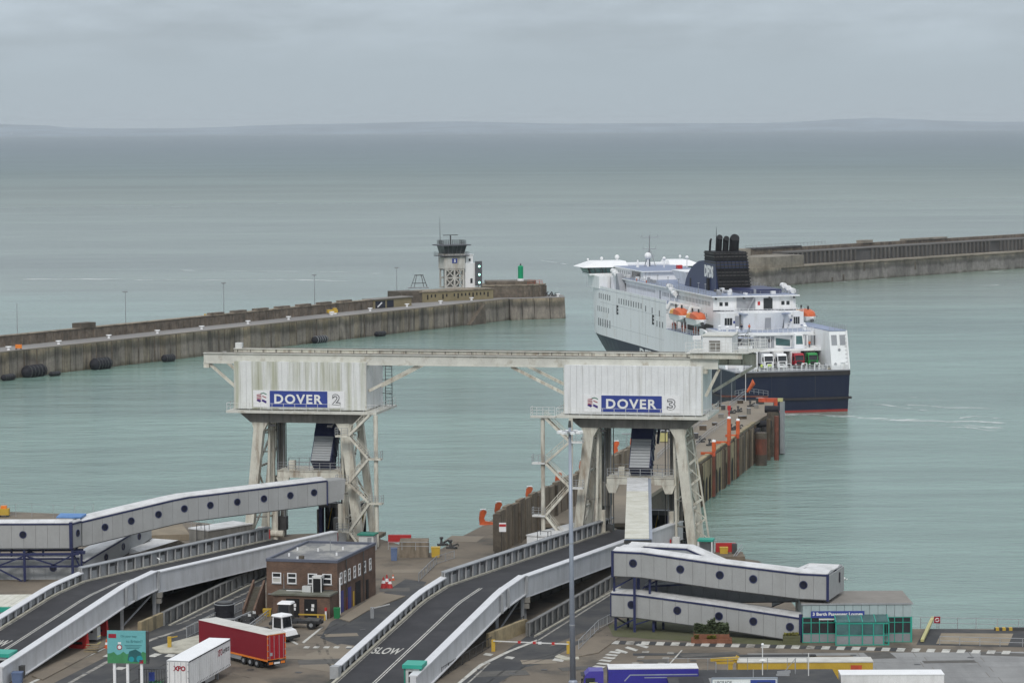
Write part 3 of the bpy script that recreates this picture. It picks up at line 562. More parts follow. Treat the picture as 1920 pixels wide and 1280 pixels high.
# wall face built panel by panel with dark joints between; a wet foot under them
rng = random.Random(3); s = -40.0; k = 0
pan_m = ['concrete_wall', 'concrete_wall', 'arm_wall_tan']
while s < S_END - 18:
    w_ = rng.choice((2.2, 2.6, 3.0, 3.4)); pr = rng.uniform(-0.05, 0.16)
    b_ = MB().prism([(p.x, p.y) for p in (arm(s, -0.28 - pr), arm(s + w_ - 0.22, -0.28 - pr), arm(s + w_ - 0.22, 0.55), arm(s, 0.55))], -1.5, AZ - 0.125)
    part('wall_panel', b_, pan_m[k % 3] if rng.random() < 0.6 else 'concrete_wall', apier, wc=True)
    if rng.random() < 0.17: part('fender_pile', MB().bar(arm(s - 0.1, -0.42, -1.5), arm(s - 0.1, -0.42, AZ - rng.uniform(0, .3)), 0.32), 'tide_dark', apier, wc=True)
    s += w_; k += 1
for (sa, sb, ex) in ((246, 255.5, 0), (255.8, 263.6, .1)):
    part('wall_panel', MB().prism([(p.x, p.y) for p in (arm(sa, -0.35 - ex), arm(sb, -0.35 - ex), arm(sb, 0.55), arm(sa, 0.55))], -1.5, AZ - 0.125), 'concrete_wall', apier, wc=True)
e0, e1, e2 = Vector((-0.8, 990.2, 0)), Vector((7.8, 994.2, 0)), Vector((18.8, 998.4, 0))
for a_, b2 in ((e0, e1), (e1, e2)):
    for q in range(2):
        p_, r_ = a_.lerp(b2, q / 2 + 0.01), a_.lerp(b2, q / 2 + 0.49); off = Vector((0.2, -0.55, 0)); back = Vector((-0.2, 0.9, 0))
        b_ = MB().hexa([p_ + off * 2.2 + Vector((0, 0, -1.5)), r_ + off * 2.2 + Vector((0, 0, -1.5)), r_ + back + Vector((0, 0, -1.5)), p_ + back + Vector((0, 0, -1.5))],
                       [p_ + Vector((0, 0, AZ - .13)), r_ + Vector((0, 0, AZ - .13)), r_ + back + Vector((0, 0, AZ - .13)), p_ + back + Vector((0, 0, AZ - .13))])
        part('wall_panel', b_, 'concrete_wall', apier, wc=True)
part('steps', MB().hexa([arm(236, -2.2, -1), arm(246, -2.2, -1), arm(246, -0.3, -1), arm(236, -0.3, -1)], [arm(236, -2.2, 0.2), arm(246, -1.6, 6.6), arm(246, -0.3, 6.6), arm(236, -0.3, 0.2)]), 'tide_dark', apier, wc=True)
# parapet along the seaward side: wall, coping and rows of dark openings
part('parapet', MB().prism([(p.x, p.y) for p in (arm(-120, 12), arm(206, 12), arm(206, 14.2), arm(-120, 14.2))], AZ + .003, AZ + 2.9), 'stone_brown', apier, wc=True)
part('parapet_coping', MB().prism([(p.x, p.y) for p in (arm(-120, 11.8), arm(206, 11.8), arm(206, 14.4), arm(-120, 14.4))], AZ + 2.9, AZ + 3.12), 'concrete_wall', apier, wc=True)
pil = MB().prism([(p.x, p.y) for p in (arm(0, 11.75), arm(0.55, 11.75), arm(0.55, 12.02), arm(0, 12.02))], AZ + .004, AZ + 2.4)
pil.v = [p - arm(0, 0) for p in pil.v]; pme = pil.mesh('pilaster', 'stone_brown')
for i in range(66):
    s_ = -30 + i * 3.5
    if s_ < 203: inst('pilaster', pme, apier, AD * s_)
for i in range(7):
    s_ = 110 + i * 11.5; part('coping_block', MB().prism([(p.x, p.y) for p in (arm(s_, 12.2), arm(s_ + 6.5, 12.2), arm(s_ + 6.5, 14), arm(s_, 14))], AZ + 3.12, AZ + 3.75), 'stone_brown', apier, wc=True)
part('pillbox', MB().prism([(p.x, p.y) for p in (arm(48, 11.6), arm(54.5, 11.6), arm(54.5, 15), arm(48, 15))], AZ + 3.12, AZ + 4.5), 'tide_dark', apier, wc=True)
# buildings at the arm's head
bldg = thing('arm_building', 'long low tan masonry block with small dark openings below the control tower', 'building', P(860, 566, AZ), 0)
f0, f1, f2 = P(792, 567, AZ), P(925, 560, AZ), P(930, 555, AZ)
bu = (f1 - f0).normalized(); bn = Vector((-bu.y, bu.x, 0)); BL = (f1 - f0).length
part('wall', MB().prism([(p.x, p.y) for p in (f0, f1, f1 + bn * 9, f0 + bn * 9)], AZ + .004, AZ + 3.4), 'hut_olive', bldg, wc=True)
part('roof', MB().prism([(p.x, p.y) for p in (f0 - bn * .3 - bu * 1.5, f1 - bn * .3, f1 + bn * 9, f0 + bn * 9 - bu * 1.5)], AZ + 3.4, AZ + 3.8), 'concrete_wall', bldg, wc=True)
part('side_wall', MB().prism([(p.x, p.y) for p in (f0 - bu * 9, f0 - bu * .1, f0 + bn * 8 - bu * .1, f0 + bn * 8 - bu * 9)], AZ + .004, AZ + 4.0), 'tide_dark', bldg, wc=True)
for i in range(17):
    if i in (3, 6): continue
    q = f0 + bu * (2.0 + i * (BL - 3) / 17); hgt = 1.0 if i % 4 else 1.7
    part('opening', MB().prism([(p.x, p.y) for p in (q - bn * .04, q + bu * .55 - bn * .04, q + bu * .55 + bn * .1, q + bn * .1)], AZ + 2.55 - hgt, AZ + 2.55), 'dark_void', bldg, wc=True)
hd = thing('signal_battery', 'round stone platform with rusty railings at the very end of the long pier', 'platform', P(960, 556, AZ))
c_ = Vector((3.0, 1004.5, 0))
ringp = [(c_.x - 14 + 1.0, c_.y - 8.5)] + [(c_.x + 9 * math.cos(a), c_.y + 6.5 * math.sin(a)) for a in [R(-75 + 15 * i) for i in range(12)]] + [(c_.x - 14, c_.y + 6)]
part('base', MB().prism(ringp, AZ + .004, AZ + 4.1), 'stone_brown', hd, wc=True)
part('coping', MB().prism([(c_.x + (x - c_.x) * 1.03, c_.y + (y - c_.y) * 1.03) for x, y in ringp], AZ + 4.1, AZ + 4.45), 'concrete_wall', hd, wc=True)
part('upper_wall', MB().prism([(c_.x + (x - c_.x) * .8 - 1.5, c_.y + (y - c_.y) * .8 + .5) for x, y in ringp], AZ + 4.45, AZ + 5.6), 'stone_brown', hd, wc=True)
for i in range(8):
    a = R(-80 + 20 * i); q = c_ + Vector((9.05 * math.cos(a), 6.55 * math.sin(a), 0))
    part('pier_buttress', MB().cbox((q.x, q.y, AZ + .004), .8, .8, 3.9, a), 'tide_dark' if i % 2 else 'stone_brown', hd, wc=True)
rl = MB(); railing(rl, [(c_.x + 8 * math.cos(R(-70 + 20 * i)), c_.y + 6 * math.sin(R(-70 + 20 * i)), AZ + 4.45) for i in range(8)], 1.2, 2, 2, .04, .05); part('railing', rl, 'orange_red', hd, stuff=True, wc=True)
mb = MB()
for i in range(9):
    q = Vector((13 + rng.uniform(-2, 4), 1004 + rng.uniform(-2, 2), AZ)); mb.bar(q, q + Vector((rng.uniform(-1.6, 1.6), rng.uniform(-1, 1), rng.uniform(.5, 1.6))), .3)
solo('scrap_heap', mb, 'steel_dark', 'pile of dark rusty scrap at the tip of the long pier', 'scrap')
bc = P(967, 527, AZ + 5.6); bc = Vector((3.2, 1003.5, AZ + 5.6))
bt = thing('harbour_beacon', 'green cylindrical navigation light tower at the end of the long pier', 'beacon', bc)
part('tower', MB().lathe((0, 0, 0.8), [(.95, 0), (.95, 4.2), (.6, 4.6)], 14), 'beacon_green', bt)
part('base', MB().lathe((0, 0, 0), [(1.15, 0), (1.15, .8)], 14), 'pure_white', bt); part('lamp', MB().lathe((0, 0, 5.4), [(.22, 0), (.28, .5), (.05, .8)], 8), 'steel_dark', bt)
# control tower
tw = P(847, 561, AZ); tc_ = Vector((tw.x, tw.y + 4.2, 0)); ty = math.atan2(bu.y, bu.x) - R(14)
ct = thing('control_tower', 'white braced port control tower with a dark glazed cabin on the long pier', 'tower', (tc_.x, tc_.y, AZ + 3.8), ty)
Z1 = 6.8; Z2 = 10.9
legs = [(-3.4, -2.4), (-0.0, -2.4), (3.4, -2.4), (-3.4, 2.4), (3.4, 2.4)]
for x, y in legs: part('leg', MB().cbox((x, y, 0), .55, .55, Z1), 'tower_white', ct)
for z in (0.2, 3.6, Z1 - .3):
    for y in (-2.4, 2.4): part('beam', MB().box(-3.7, 3.7, y - .22, y + .22, z - .25, z + .25), 'tower_white', ct)
for x0, x1, z0, z1 in ((-3.3, -.1, .4, 3.5), (-.1, -3.3, .4, 3.5), (.1, 3.3, .4, 3.5), (3.3, .1, .4, 3.5), (-3.3, -.1, 3.8, 6.9), (-.1, -3.3, 3.8, 6.9), (.1, 3.3, 3.8, 6.9), (3.3, .1, 3.8, 6.9)):
    part('brace', MB().bar((x0, -2.42, z0), (x1, -2.42, z1), .36), 'tower_white', ct)
part('inner_core', MB().box(-2.6, 2.6, -.4, 1.4, 0, Z1), 'tower_grey', ct)
part('body', MB().box(-3.9, 3.9, -2.8, 2.8, Z1, Z2), 'tower_white', ct)
part('number_sign', MB().box(-1.0, .9, -2.95, -2.81, 8.8, 10.4), 'sign_blue', ct); part('number', text_mb('5', (-.02, -2.97, 9.05), (1, 0, 0), (0, 0, 1), 1.1, .7, 0.03, 0.04, 'CENTER'), 'letter_white', ct)
part('balcony', MB().box(-5.3, 5.3, -3.6, 3.6, Z2 + .3, Z2 + .6), 'tower_cab', ct); rl = MB(); railing(rl, [(-5.2, 3.5, Z2 + .6), (-5.2, -3.5, Z2 + .6), (5.2, -3.5, Z2 + .6), (5.2, 3.5, Z2 + .6)], 1.1, 2, 1.2, .035, .04); part('balcony_rail', rl, 'steel_dark', ct, stuff=True)
part('cab_base', MB().box(-3.9, 3.9, -2.9, 2.9, Z2 + .6, Z2 + 1.2), 'tower_white', ct)
part('cab_glass', MB().hexa([(-3.6, -2.7, Z2 + 1.2), (3.6, -2.7, Z2 + 1.2), (3.6, 2.7, Z2 + 1.2), (-3.6, 2.7, Z2 + 1.2)], [(-4.3, -3.3, Z2 + 4.0), (4.3, -3.3, Z2 + 4.0), (4.3, 3.3, Z2 + 4.0), (-4.3, 3.3, Z2 + 4.0)]), 'window_dark', ct)
for i in range(6): x = -3.6 + 1.44 * i; part('mullion', MB().bar((x, -2.74, Z2 + 1.2), (x * 1.19, -3.34, Z2 + 4), .14), 'tower_cab', ct)
part('cab_roof', MB().box(-5.6, 5.6, -4.2, 4.2, Z2 + 4.0, Z2 + 4.35), 'tower_cab', ct)
rl = MB(); railing(rl, [(-4.2, 3, Z2 + 4.35), (-4.2, -3, Z2 + 4.35), (4.2, -3, Z2 + 4.35), (4.2, 3, Z2 + 4.35), (-4.2, 3, Z2 + 4.35)], 1.5, 3, .8, .04, .05); part('roof_rail', rl, 'steel_dark', ct, stuff=True)
part('radar', MB().bar((-.4, 0, Z2 + 4.35), (-.4, 0, Z2 + 7.6), .35).box(-3.2, 2.4, -.15, .15, Z2 + 7.5, Z2 + 7.75), 'steel_dark', ct)
part('antenna', MB().tube((-3.9, 1, Z2 + 4), (-4.0, 1, Z2 + 14), .12, .05, 6), 'steel_dark', ct)
part('stair_block', MB().box(4.4, 8.2, -1.6, 2.4, 0, 8.6), 'pure_white', ct); part('stair_block', MB().box(4.9, 7.6, -1.2, 2.0, 8.6, 11.4), 'pure_white', ct); part('stair_block_roof', MB().box(4.7, 7.8, -1.4, 2.2, 11.4, 11.7), 'pure_white', ct)
part('window', MB().box(6.4, 7.2, -1.68, -1.58, 1.5, 3.2), 'window_dark', ct); part('window', MB().box(6.0, 6.7, -1.28, -1.18, 9.3, 10.2), 'window_dark', ct)
sg = thing('signal_board', 'dark upright signal board with three bright lamps beside the control tower', 'signal', (tc_.x + 9.4, tc_.y + 1.8, AZ + 3.8), ty)
part('board', MB().box(-1.3, 1.3, -.15, .15, .6, 9.2), 'tower_cab', sg); part('post', MB().bar((0, .3, 0), (0, .3, 9.2), .3), 'steel_grey', sg)
for z in (1.7, 4.5, 7.4): part('lamp', MB().tube((0.2, -.3, z), (0.2, -.16, z), .38, n=12), 'signal_lamp', sg)
fr = thing('trestle_frame', 'dark open trestle frame on the wall left of the control tower', 'frame', (tc_.x - 11.5, tc_.y - 2, AZ + 3.8)); mb = MB()
for y in (-.8, .8):
    for x in (-3, -1.8, 1.8, 3): mb.bar((x, y, 0), (x * .45, y, 4.6), .16)
    mb.bar((-1.6, y, 4.6), (1.6, y, 4.6), .22); mb.bar((-2.3, y, 1.8), (2.3, y, 1.8), .14)
part('frame', mb, 'steel_dark', fr); part('base_rail', MB().box(-4, 3.4, -1, 1, 0, .4), 'steel_grey', fr)
# garage hut, machines, lamps, bollards and fenders along the arm
h0 = P(703, 579, AZ); g = thing('garage_hut', 'flat roofed olive garage with two dark open bays on the long pier', 'garage', h0, math.atan2(AD.y, AD.x) - R(6))
part('wall', MB().box(0, 19.5, .3, 5.0, 0, 2.9), 'hut_olive', g); part('roof', MB().box(-.4, 20, -.1, 5.3, 2.9, 3.2), 'flat_roof', g)
for x0, x1 in ((.6, 5.6), (6.6, 10)): part('bay_door', MB().box(x0, x1, .22, .32, .1, 2.5), 'porthole_glass', g)
part('painted_mark', MB().bar((1.6, .18, .5), (3.9, .18, 1.9), .5, .04, (0, 1, 0)), 'sign_white', g)
yp = P(623, 589, AZ); y_ = thing('tow_machine', 'small yellow machine standing on the long pier deck', 'machine', yp, R(20))
part('body', MB().box(-1.7, 1.7, -.8, .8, .5, 1.5).box(.3, 1.4, -.6, .6, 1.5, 2.0), 'yellow', y_); part('skirt', MB().box(-1.2, 1.2, -.9, .9, .05, .5), 'pure_white', y_)
yp = P(680, 576, AZ); y_ = thing('tow_machine', 'orange machine parked by the parapet near the garage hut', 'machine', yp, R(50))
part('body', MB().box(-1.4, 1.4, -.8, .8, .4, 1.6), 'yellow', y_); part('wheel', MB().tube((-.9, -.85, .4), (-.9, .85, .4), .4, n=10), 'tyre', y_)
def lamp(px, py, top, label, z=AZ, h=None, heads=True):
    p = P(px, py, z); o = thing('lamp_post', label, 'lamp', p, 0, 'lamp posts along the long pier'); sc_ = FPX / p.y; h = (py - top) / sc_
    part('pole', MB().tube((0, 0, 0), (0, 0, h), .13, .08, 8), 'steel_grey', o)
    if heads: part('lamp_head', MB().box(-.75, .75, -.35, .35, h - .1, h + .3), 'steel_grey', o)
    return o
lamp(33, 645, 568, 'leftmost lamp post of the long pier with no visible head', heads=False)
lamp(236, 617, 547, 'lamp post on the long pier beside the dark pillbox on the parapet'); lamp(420, 595, 531, 'lamp post on the long pier right of the yellow ladder')
lamp(590, 571, 516, 'lamp post on the long pier midway between ladder and garage hut'); lamp(744, 556, 502, 'lamp post behind the garage hut on the long pier'); lamp(902, 545, 488, 'thin pole right of the signal board on the long pier', AZ + 1, heads=False)
bolls = [(16, 656), (110, 645), (204, 634), (295, 625), (378, 617), (465, 607), (541, 599), (622, 590), (694, 583), (763, 575), (826, 569), (884, 563), (957, 556), (1008, 556), (1046, 556)]
BL_ = ['near the left picture edge', 'above the second black fender', 'right of the pillbox', 'above the fourth black fender', 'below the yellow ladder', 'left of the pier middle', 'at the pier middle', 'beside the yellow machine',
       'left of the garage hut', 'in front of the garage hut', 'below the control tower', 'below the signal board', 'at the bend of the pier head', 'below the round platform', 'at the tip of the pier']
b0 = None
for (x, y), tx in zip(bolls, BL_):
    p = P(x, y, AZ); lb = 'white mooring bollard on the long pier edge ' + tx
    if b0 is None:
        b0 = thing('bollard', lb, 'bollard', p, R(30), 'white bollards along the pier edge'); part('post', MB().lathe((0, 0, 0), [(.45, 0), (.32, .3), (.32, .6), (.6, .75), (.5, 1.0)], 10), 'pure_white', b0); part('cap', MB().box(-.8, .8, -.25, .25, .8, 1.05), 'pure_white', b0)
    else: copy_tree(b0, None, p, R(30), lb)
for (x, y, w_, h_), tx in zip(((14, 707, 24, 11), (63, 700, 40, 22), (101, 699, 20, 8), (188, 686, 35, 21), (314, 672, 23, 13), (598, 637, 30, 13), (711, 625, 23, 9)),
                              ('at the left picture edge', 'big one left of the small fender', 'small low one', 'big single one midway', 'left of the gantry beam end', 'above the gantry beam, white speckled', 'smallest, below the garage hut')):
    p = P(x, y + 4, 0.2); sc_ = FPX / p.y; rx = w_ / sc_ / 2 * 1.6; rr = h_ / sc_ / 2 * 1.1
    f_ = thing('harbour_fender', 'black floating rubber fender against the pier wall, ' + tx, 'fender', p + Vector((0.4, -0.8, 0)), math.atan2(AD.y, AD.x), 'black rubber fenders along the long pier')
    prof = [(rr * .35, -rx), (rr * .85, -rx * .8), (rr, -rx * .5), (rr, rx * .5), (rr * .85, rx * .8), (rr * .35, rx)]
    m_ = MB().lathe((0, 0, 0), prof, 12); m_.v = [Vector((v.z, v.x, v.y + rr * .75)) for v in m_.v]; part('body', m_, 'rubber', f_, smooth=True)
    rg = MB()
    for q in range(5):
        xx = rx * (-.6 + .3 * q); rg.lathe((0, 0, xx), [(rr * 1.06, -.12), (rr * 1.06, .12)], 10)
    rg.v = [Vector((v.z, v.x, v.y + rr * .75)) for v in rg.v]; part('tyre_net', rg, 'steel_dark' if x != 598 else 'steel_grey', f_, stuff=True)
yl = P(384, 609, AZ); solo('ladder', MB().box(yl.x - .35, yl.x + .35, yl.y + 1.5, yl.y + 1.8, AZ, AZ + 3.3), 'yellow', 'yellow ladder panel on the pier parapet', 'ladder')
for x, y, tx in ((37, 641, 'by the leftmost lamp post'), (413, 602, 'right of the yellow ladder')):
    p = P(x, y, AZ); o = thing('life_ring_post', 'small red lifebuoy box on the pier parapet ' + tx, 'lifebuoy', p); part('post', MB().bar((0, 0, 0), (0, 0, 1.0), .14), 'pure_white', o); part('box', MB().box(-.45, .45, -.2, .2, .9, 2.1), 'red_paint', o)
p = P(35, 655, AZ); o = thing('work_barrier', 'small orange barrier at the left end of the long pier', 'barrier', p); part('board', MB().box(-.9, .9, -.1, .1, .3, 1.4), 'light_orange', o); part('foot', MB().box(-.8, -.5, -.5, .5, 0, .3), 'steel_dark', o); part('foot', MB().box(.5, .8, -.5, .5, 0, .3), 'steel_dark', o)

# ================================================================== detached breakwater at the right
BD = Vector((0.690, 0.724, 0)).normalized(); BN = Vector((-BD.y, BD.x, 0)); B0 = Vector((112.5, 1191.5, 0))
def bwp(s, t, z=0): return B0 + BD * s + BN * t + Vector((0, 0, z))
bw = thing('breakwater', 'weathered grey stone breakwater with a ribbed upper wall at the right', 'breakwater', bwp(0, 0))
def bpr(s0, s1, t0, t1, z0, z1): return MB().prism([(p.x, p.y) for p in (bwp(s0, t0), bwp(s1, t0), bwp(s1, t1), bwp(s0, t1))], z0, z1)
for i in range(24): part('wall_block', bpr(i * 13.0, i * 13.0 + 12.85, -0.02 * (i % 3), 24, -2, 7.4), 'stone_far', bw, wc=True)
part('ledge', bpr(-1, 312, -.4, 9, 7.4, 7.9), 'stone_far', bw, wc=True)
rnd = [(bwp(-4.5 + 13 * math.cos(a) * .55, 9 + 10.5 * math.sin(a))) for a in [R(90 + 15 * i) for i in range(13)]] + [bwp(1, -.9), bwp(1, 20)]
part('round_head', MB().prism([(p.x, p.y) for p in rnd], -2, 7.9), 'stone_far', bw, wc=True)
part('head_wall', MB().prism([(p.x, p.y) for p in [bwp(-4 + 8 * math.cos(a) * .7, 8 + 8.6 * math.sin(a)) for a in [R(90 + 20 * i) for i in range(10)]] + [bwp(18, .3), bwp(18, 16)]], 7.9, 12.4), 'stone_far', bw, wc=True)
part('head_turret', bpr(-9, -3.5, 12, 18, 7.9, 15.5), 'stone_far', bw, wc=True)
part('upper_wall', bpr(18, 312, 8.5, 17, 7.9, 12.8), 'stone_far_dark', bw, wc=True)
part('upper_coping', bpr(18, 312, 8.0, 17.5, 12.8, 13.3), 'stone_far_mid', bw, wc=True)
rb = bpr(0, 1.1, 7.7, 8.3, 7.91, 12.79); rb.v = [p - bwp(0, 0) for p in rb.v]; rme = rb.mesh('buttress', 'stone_far_mid')
for i in range(92):
    if 15 <= i < 18 or 48 <= i < 50: continue
    inst('buttress', rme, bw, BD * (20 + i * 3.15))
part('rear_wall', bpr(5, 312, 19, 22, 7.9, 14.6), 'stone_brown', bw, wc=True)
for s0, s1, z1 in ((6, 40, 15.2), (85, 92, 15.9), (118, 150, 15.4), (222, 256, 16.6), (256, 312, 15.6)): part('rear_block', bpr(s0, s1, 18.5, 22.5, 14.6, z1), 'stone_far_dark' if s0 in (6, 222) else 'stone_far', bw, wc=True)
rl = MB(); railing(rl, [bwp(4, 21, 14.6), bwp(60, 21, 14.6)], 1.6, 1, 2.5, .06, .08); part('railing', rl, 'steel_grey', bw, stuff=True, wc=True)
for s_, zz in ((45, 1.5), (60, 6), (98, 5.0), (37, .6)): part('stain_groove', bpr(s_, s_ + 1.1, -.12, .2, zz - 2.2, zz + 1.4), 'tide_dark', bw, wc=True)
p = P(8, 255, 0); o = thing('cargo_ship', 'tiny red brown cargo ship far off at the left end of the horizon', 'ship', p)
part('hull', MB().prism([(-150, -10), (110, -10), (128, 0), (110, 10), (-150, 10)], -.5, 11), 'letter_red', o); part('superstructure', MB().box(60, 84, -9, 9, 11, 27), 'pure_white', o)
# ================================================================== berth pier beyond the right gantry
PZ = 8.0
pl = [(1.0, 424.5), (-1.5, 437)] + [(P(x, y, PZ).x, P(x, y, PZ).y) for x, y in ((992, 933), (1092, 882), (1187, 832))] + [(43.2, 606), (47, 613), (57, 614), (54.6, 590), (49.8, 571.5), (33.3, 501.8), (27.2, 476), (21, 452), (18, 430), (18, 424.5)]
pier = thing('berth_pier', 'brown concrete berth pier with red fender piles running out beyond the right gantry', 'pier', (20, 480, 0))
part('deck', MB().prism(pl, PZ - .6, PZ), 'concrete_deck', pier, wc=True)
inner = [(x + .9, y + .3) if x < 20 and y < 606 else (x - .9, y - .2) for x, y in pl]
part('core', MB().prism(inner, -2, PZ - .61), 'tide_dark', pier, wc=True)
# free-standing screen wall built of tall panels
wa, wb = Vector((-2.1, 401.2, 0)), Vector((21.8, 490, 0)); wd = (wb - wa).normalized(); wn = Vector((wd.y, -wd.x, 0)); wl = (wb - wa).length
sw = thing('screen_wall', 'tall brown concrete screen wall of upright panels along the berth pier', 'wall', (wa.x, wa.y, Q))
npan = 25
for i in range(npan):
    a, b = wa + wd * (wl * i / npan + .22), wa + wd * (wl * (i + 1) / npan - .22); z0 = Q if a.y < 424 else PZ
    zt = 13.0 + (0.25 if i % 2 else 0) - (0.02 * i)
    q = [a + wn * .12, b + wn * .12, b - wn * .5, a - wn * .5]; part('wall_panel', MB().prism([(p.x, p.y) for p in q], z0 + .005, zt), 'concrete_pier', sw, wc=True)
    if i % 3 == 0:
        q = [a - wd * .5 + wn * .45, a - wd * .05 + wn * .45, a - wd * .05 - wn * .55, a - wd * .5 - wn * .55]; part('wall_rib', MB().prism([(p.x, p.y) for p in q], z0 + .005, zt - .3), 'tide_dark', sw, wc=True)
part('rear_skin', MB().prism([(p.x, p.y) for p in (wa + wd * .1 - wn * .52, wb - wn * .52, wb - wn * .85, wa + wd * .1 - wn * .85)], Q + .3, 12.6), 'tide_dark', sw, wc=True)
o = thing('no_entry_sign', 'small red and white sign fixed to the near end of the screen wall', 'sign', wa + wn * .2 + Vector((0, -.3, Q + 3.2))); part('plate', MB().box(-.1, .9, -.06, 0, 0, 1.3), 'sign_white', o); part('stripe', MB().box(-.08, .88, -.09, -.062, .75, 1.1), 'red_paint', o)
# right-hand face with arched openings
ra, rb_ = Vector((28.9, 483, 0)), Vector((49.8, 571.5, 0)); rd = (rb_ - ra).normalized(); rn = Vector((rd.y, -rd.x, 0)); rl_ = (rb_ - ra).length
s = 0.0; bays = [(6.0, 1), (2.4, 0), (9.0, 2), (2.4, 0), (12.6, 3), (2.4, 0), (9.0, 2), (2.4, 0), (12.6, 3), (3.0, 0), (9.0, 0), (8.0, 0), (8.0, 0)]; piles_at = []
for bl, na in bays:
    if s + bl > rl_ + 3: break
    piles_at += [s + .1, s + bl - .1] if na else [s + bl * k / 4 for k in (1, 2, 3)]
    x0, x1 = s + .12, s + bl - .12; outline = [(x0, -1.5)]
    if na:
        w_ = (bl - 1.2) / na
        for k in range(na):
            c0 = s + .6 + w_ * k + .28; c1 = s + .6 + w_ * (k + 1) - .28; r_ = (c1 - c0) / 2; outline.append((c0, -1.5)); outline.append((c0, 2.4))
            for j in range(1, 8): a = math.pi - math.pi * j / 8; outline.append(((c0 + c1) / 2 + r_ * math.cos(a), 2.4 + 1.3 * r_ * math.sin(a)))
            outline.append((c1, 2.4)); outline.append((c1, -1.5))
    outline += [(x1, -1.5), (x1, PZ - .62), (x0, PZ - .62)]
    f_ = [ra + rd * u + rn * .22 + Vector((0, 0, z)) for u, z in outline]; bk = [p - rn * .12 for p in f_]; n = len(f_)
    b_ = MB().add(f_ + bk, [tuple(range(n)), tuple(range(2 * n - 1, n - 1, -1))] + [(i, (i + 1) % n, n + (i + 1) % n, n + i) for i in range(n)])
    part('wall_bay', b_, 'concrete_ochre' if na else 'concrete_pier', pier, wc=True)
    if na:
        for k in range(na):
            c0 = s + .6 + w_ * k + .28; c1 = s + .6 + w_ * (k + 1) - .28; part('arch_shade', MB().prism([(p.x, p.y) for p in (ra + rd * (c0 - .1) + rn * .09, ra + rd * (c1 + .1) + rn * .09, ra + rd * (c1 + .1) - rn * .7, ra + rd * (c0 - .1) - rn * .7)], -1.4, 5.0), 'dark_void', pier, wc=True)  # dark panel just inside each arch, stands in for the shade within
    part('edge_beam', MB().prism([(p.x, p.y) for p in (ra + rd * x0 + rn * .25, ra + rd * x1 + rn * .25, ra + rd * x1 - rn * .6, ra + rd * x0 - rn * .6)], PZ + .003, PZ + .25), 'concrete_ochre', pier, wc=True)
    b_ = MB().prism([(p.x, p.y) for p in (ra + rd * (s - .5) + rn * .36, ra + rd * (s + .5) + rn * .36, ra + rd * (s + .5) + rn * .16, ra + rd * (s - .5) + rn * .16)], -1.5, PZ - .4); part('buttress', b_, 'tide_dark', pier, wc=True)
    s += bl
tp_r = random.Random(5)
for u in piles_at:
    hgt = PZ - tp_r.uniform(.1, .9); p0 = ra + rd * u + rn * .42; w_ = tp_r.uniform(.22, .36)
    part('timber_pile', MB().bar(p0 + Vector((0, 0, -1.4)), p0 + Vector((0, 0, hgt)), w_), tp_r.choice(('tide_dark', 'timber', 'concrete_pier', 'timber')), pier, wc=True)
# red fender piles with white caps
FP = [(27.4, 471, 10.2, 'beside the right gantry leg'), (35.9, 512.5, 10.4, 'nearest beyond the gantry leg'), (40.0, 530, 12.8, 'tallest, with a bent arm'), (42.6, 541.5, 11.2, 'next before the bollards')]
for x, y, zt, tx in FP:
    o = thing('fender_pile', 'red fender pile with pale cap on the pier, ' + tx, 'fender', (x, y, 0), R(-13), 'red fender piles along the berth pier')
    part('pile', MB().cbox((.8, 0, .4), .5, .7, PZ - .6), 'rust_red', o); part('pile_shaft', MB().box(.55, 1.05, -.33, .33, PZ - .2, PZ + .6), 'orange_red', o); part('pile_head', MB().box(.5, 1.15, -.4, .4, PZ + .6, zt + .02), 'orange', o)
    part('cap', MB().hexa([(.5, -.4, zt + .02), (1.15, -.4, zt + .02), (1.15, .4, zt + .02), (.5, .4, zt + .02)], [(.6, -.3, zt + .4), (1.1, -.3, zt + .3), (1.1, .3, zt + .3), (.6, .3, zt + .4)]), 'pure_white', o)
    part('arm', MB().box(-1.6, .5, -.2, .2, PZ + .05, PZ + .5), 'orange', o)
# round piles and the end fender
for i, (px, py, rr, zt, m_) in enumerate(((1413, 868, .55, 6.0, 'porthole_glass'), (1427, 872, 1.15, 6.6, 'tide_dark'), (1435, 858, .8, 6.4, 'steel_dark'), (1449, 855, 1.2, 9.2, 'tide_dark'), (1462, 850, .8, 8.6, 'steel_dark'))):
    p = P(px, py, 0); part('round_pile', MB().tube(p + Vector((0, 0, -1.5)), p + Vector((0, 0, zt)), rr, n=14), m_, pier, wc=True)
    if rr > 1: part('rust_band', MB().tube(p + Vector((0, 0, 2.2)), p + Vector((0, 0, zt - 1.2)), rr + .03, n=14, cap=False), 'rust_red' if i == 1 else 'tide_dark', pier, wc=True)
    if i in (0, 2, 3): part('rubber_roll', MB().tube(p + Vector((-1.6, .3, zt + .5)), p + Vector((1.2, -.3, zt + .5)), .75, n=12), 'rubber', pier, wc=True)
ep = P(1455, 851, 0); o = thing('end_fender', 'tall orange fender frame with a yellow corner at the seaward end of the berth pier', 'fender', ep, R(-13))
part('frame', MB().box(-.35, .35, -.5, .5, .5, 11.3).box(-3.6, .35, -.4, .4, 10.8, 11.6), 'orange_red', o); part('face_panel', MB().box(.9, 1.7, -.9, .9, .2, 10.9), 'steel_grey', o); part('corner', MB().box(.4, 1.4, -.5, .5, 10.95, 11.6), 'pale_yellow', o)
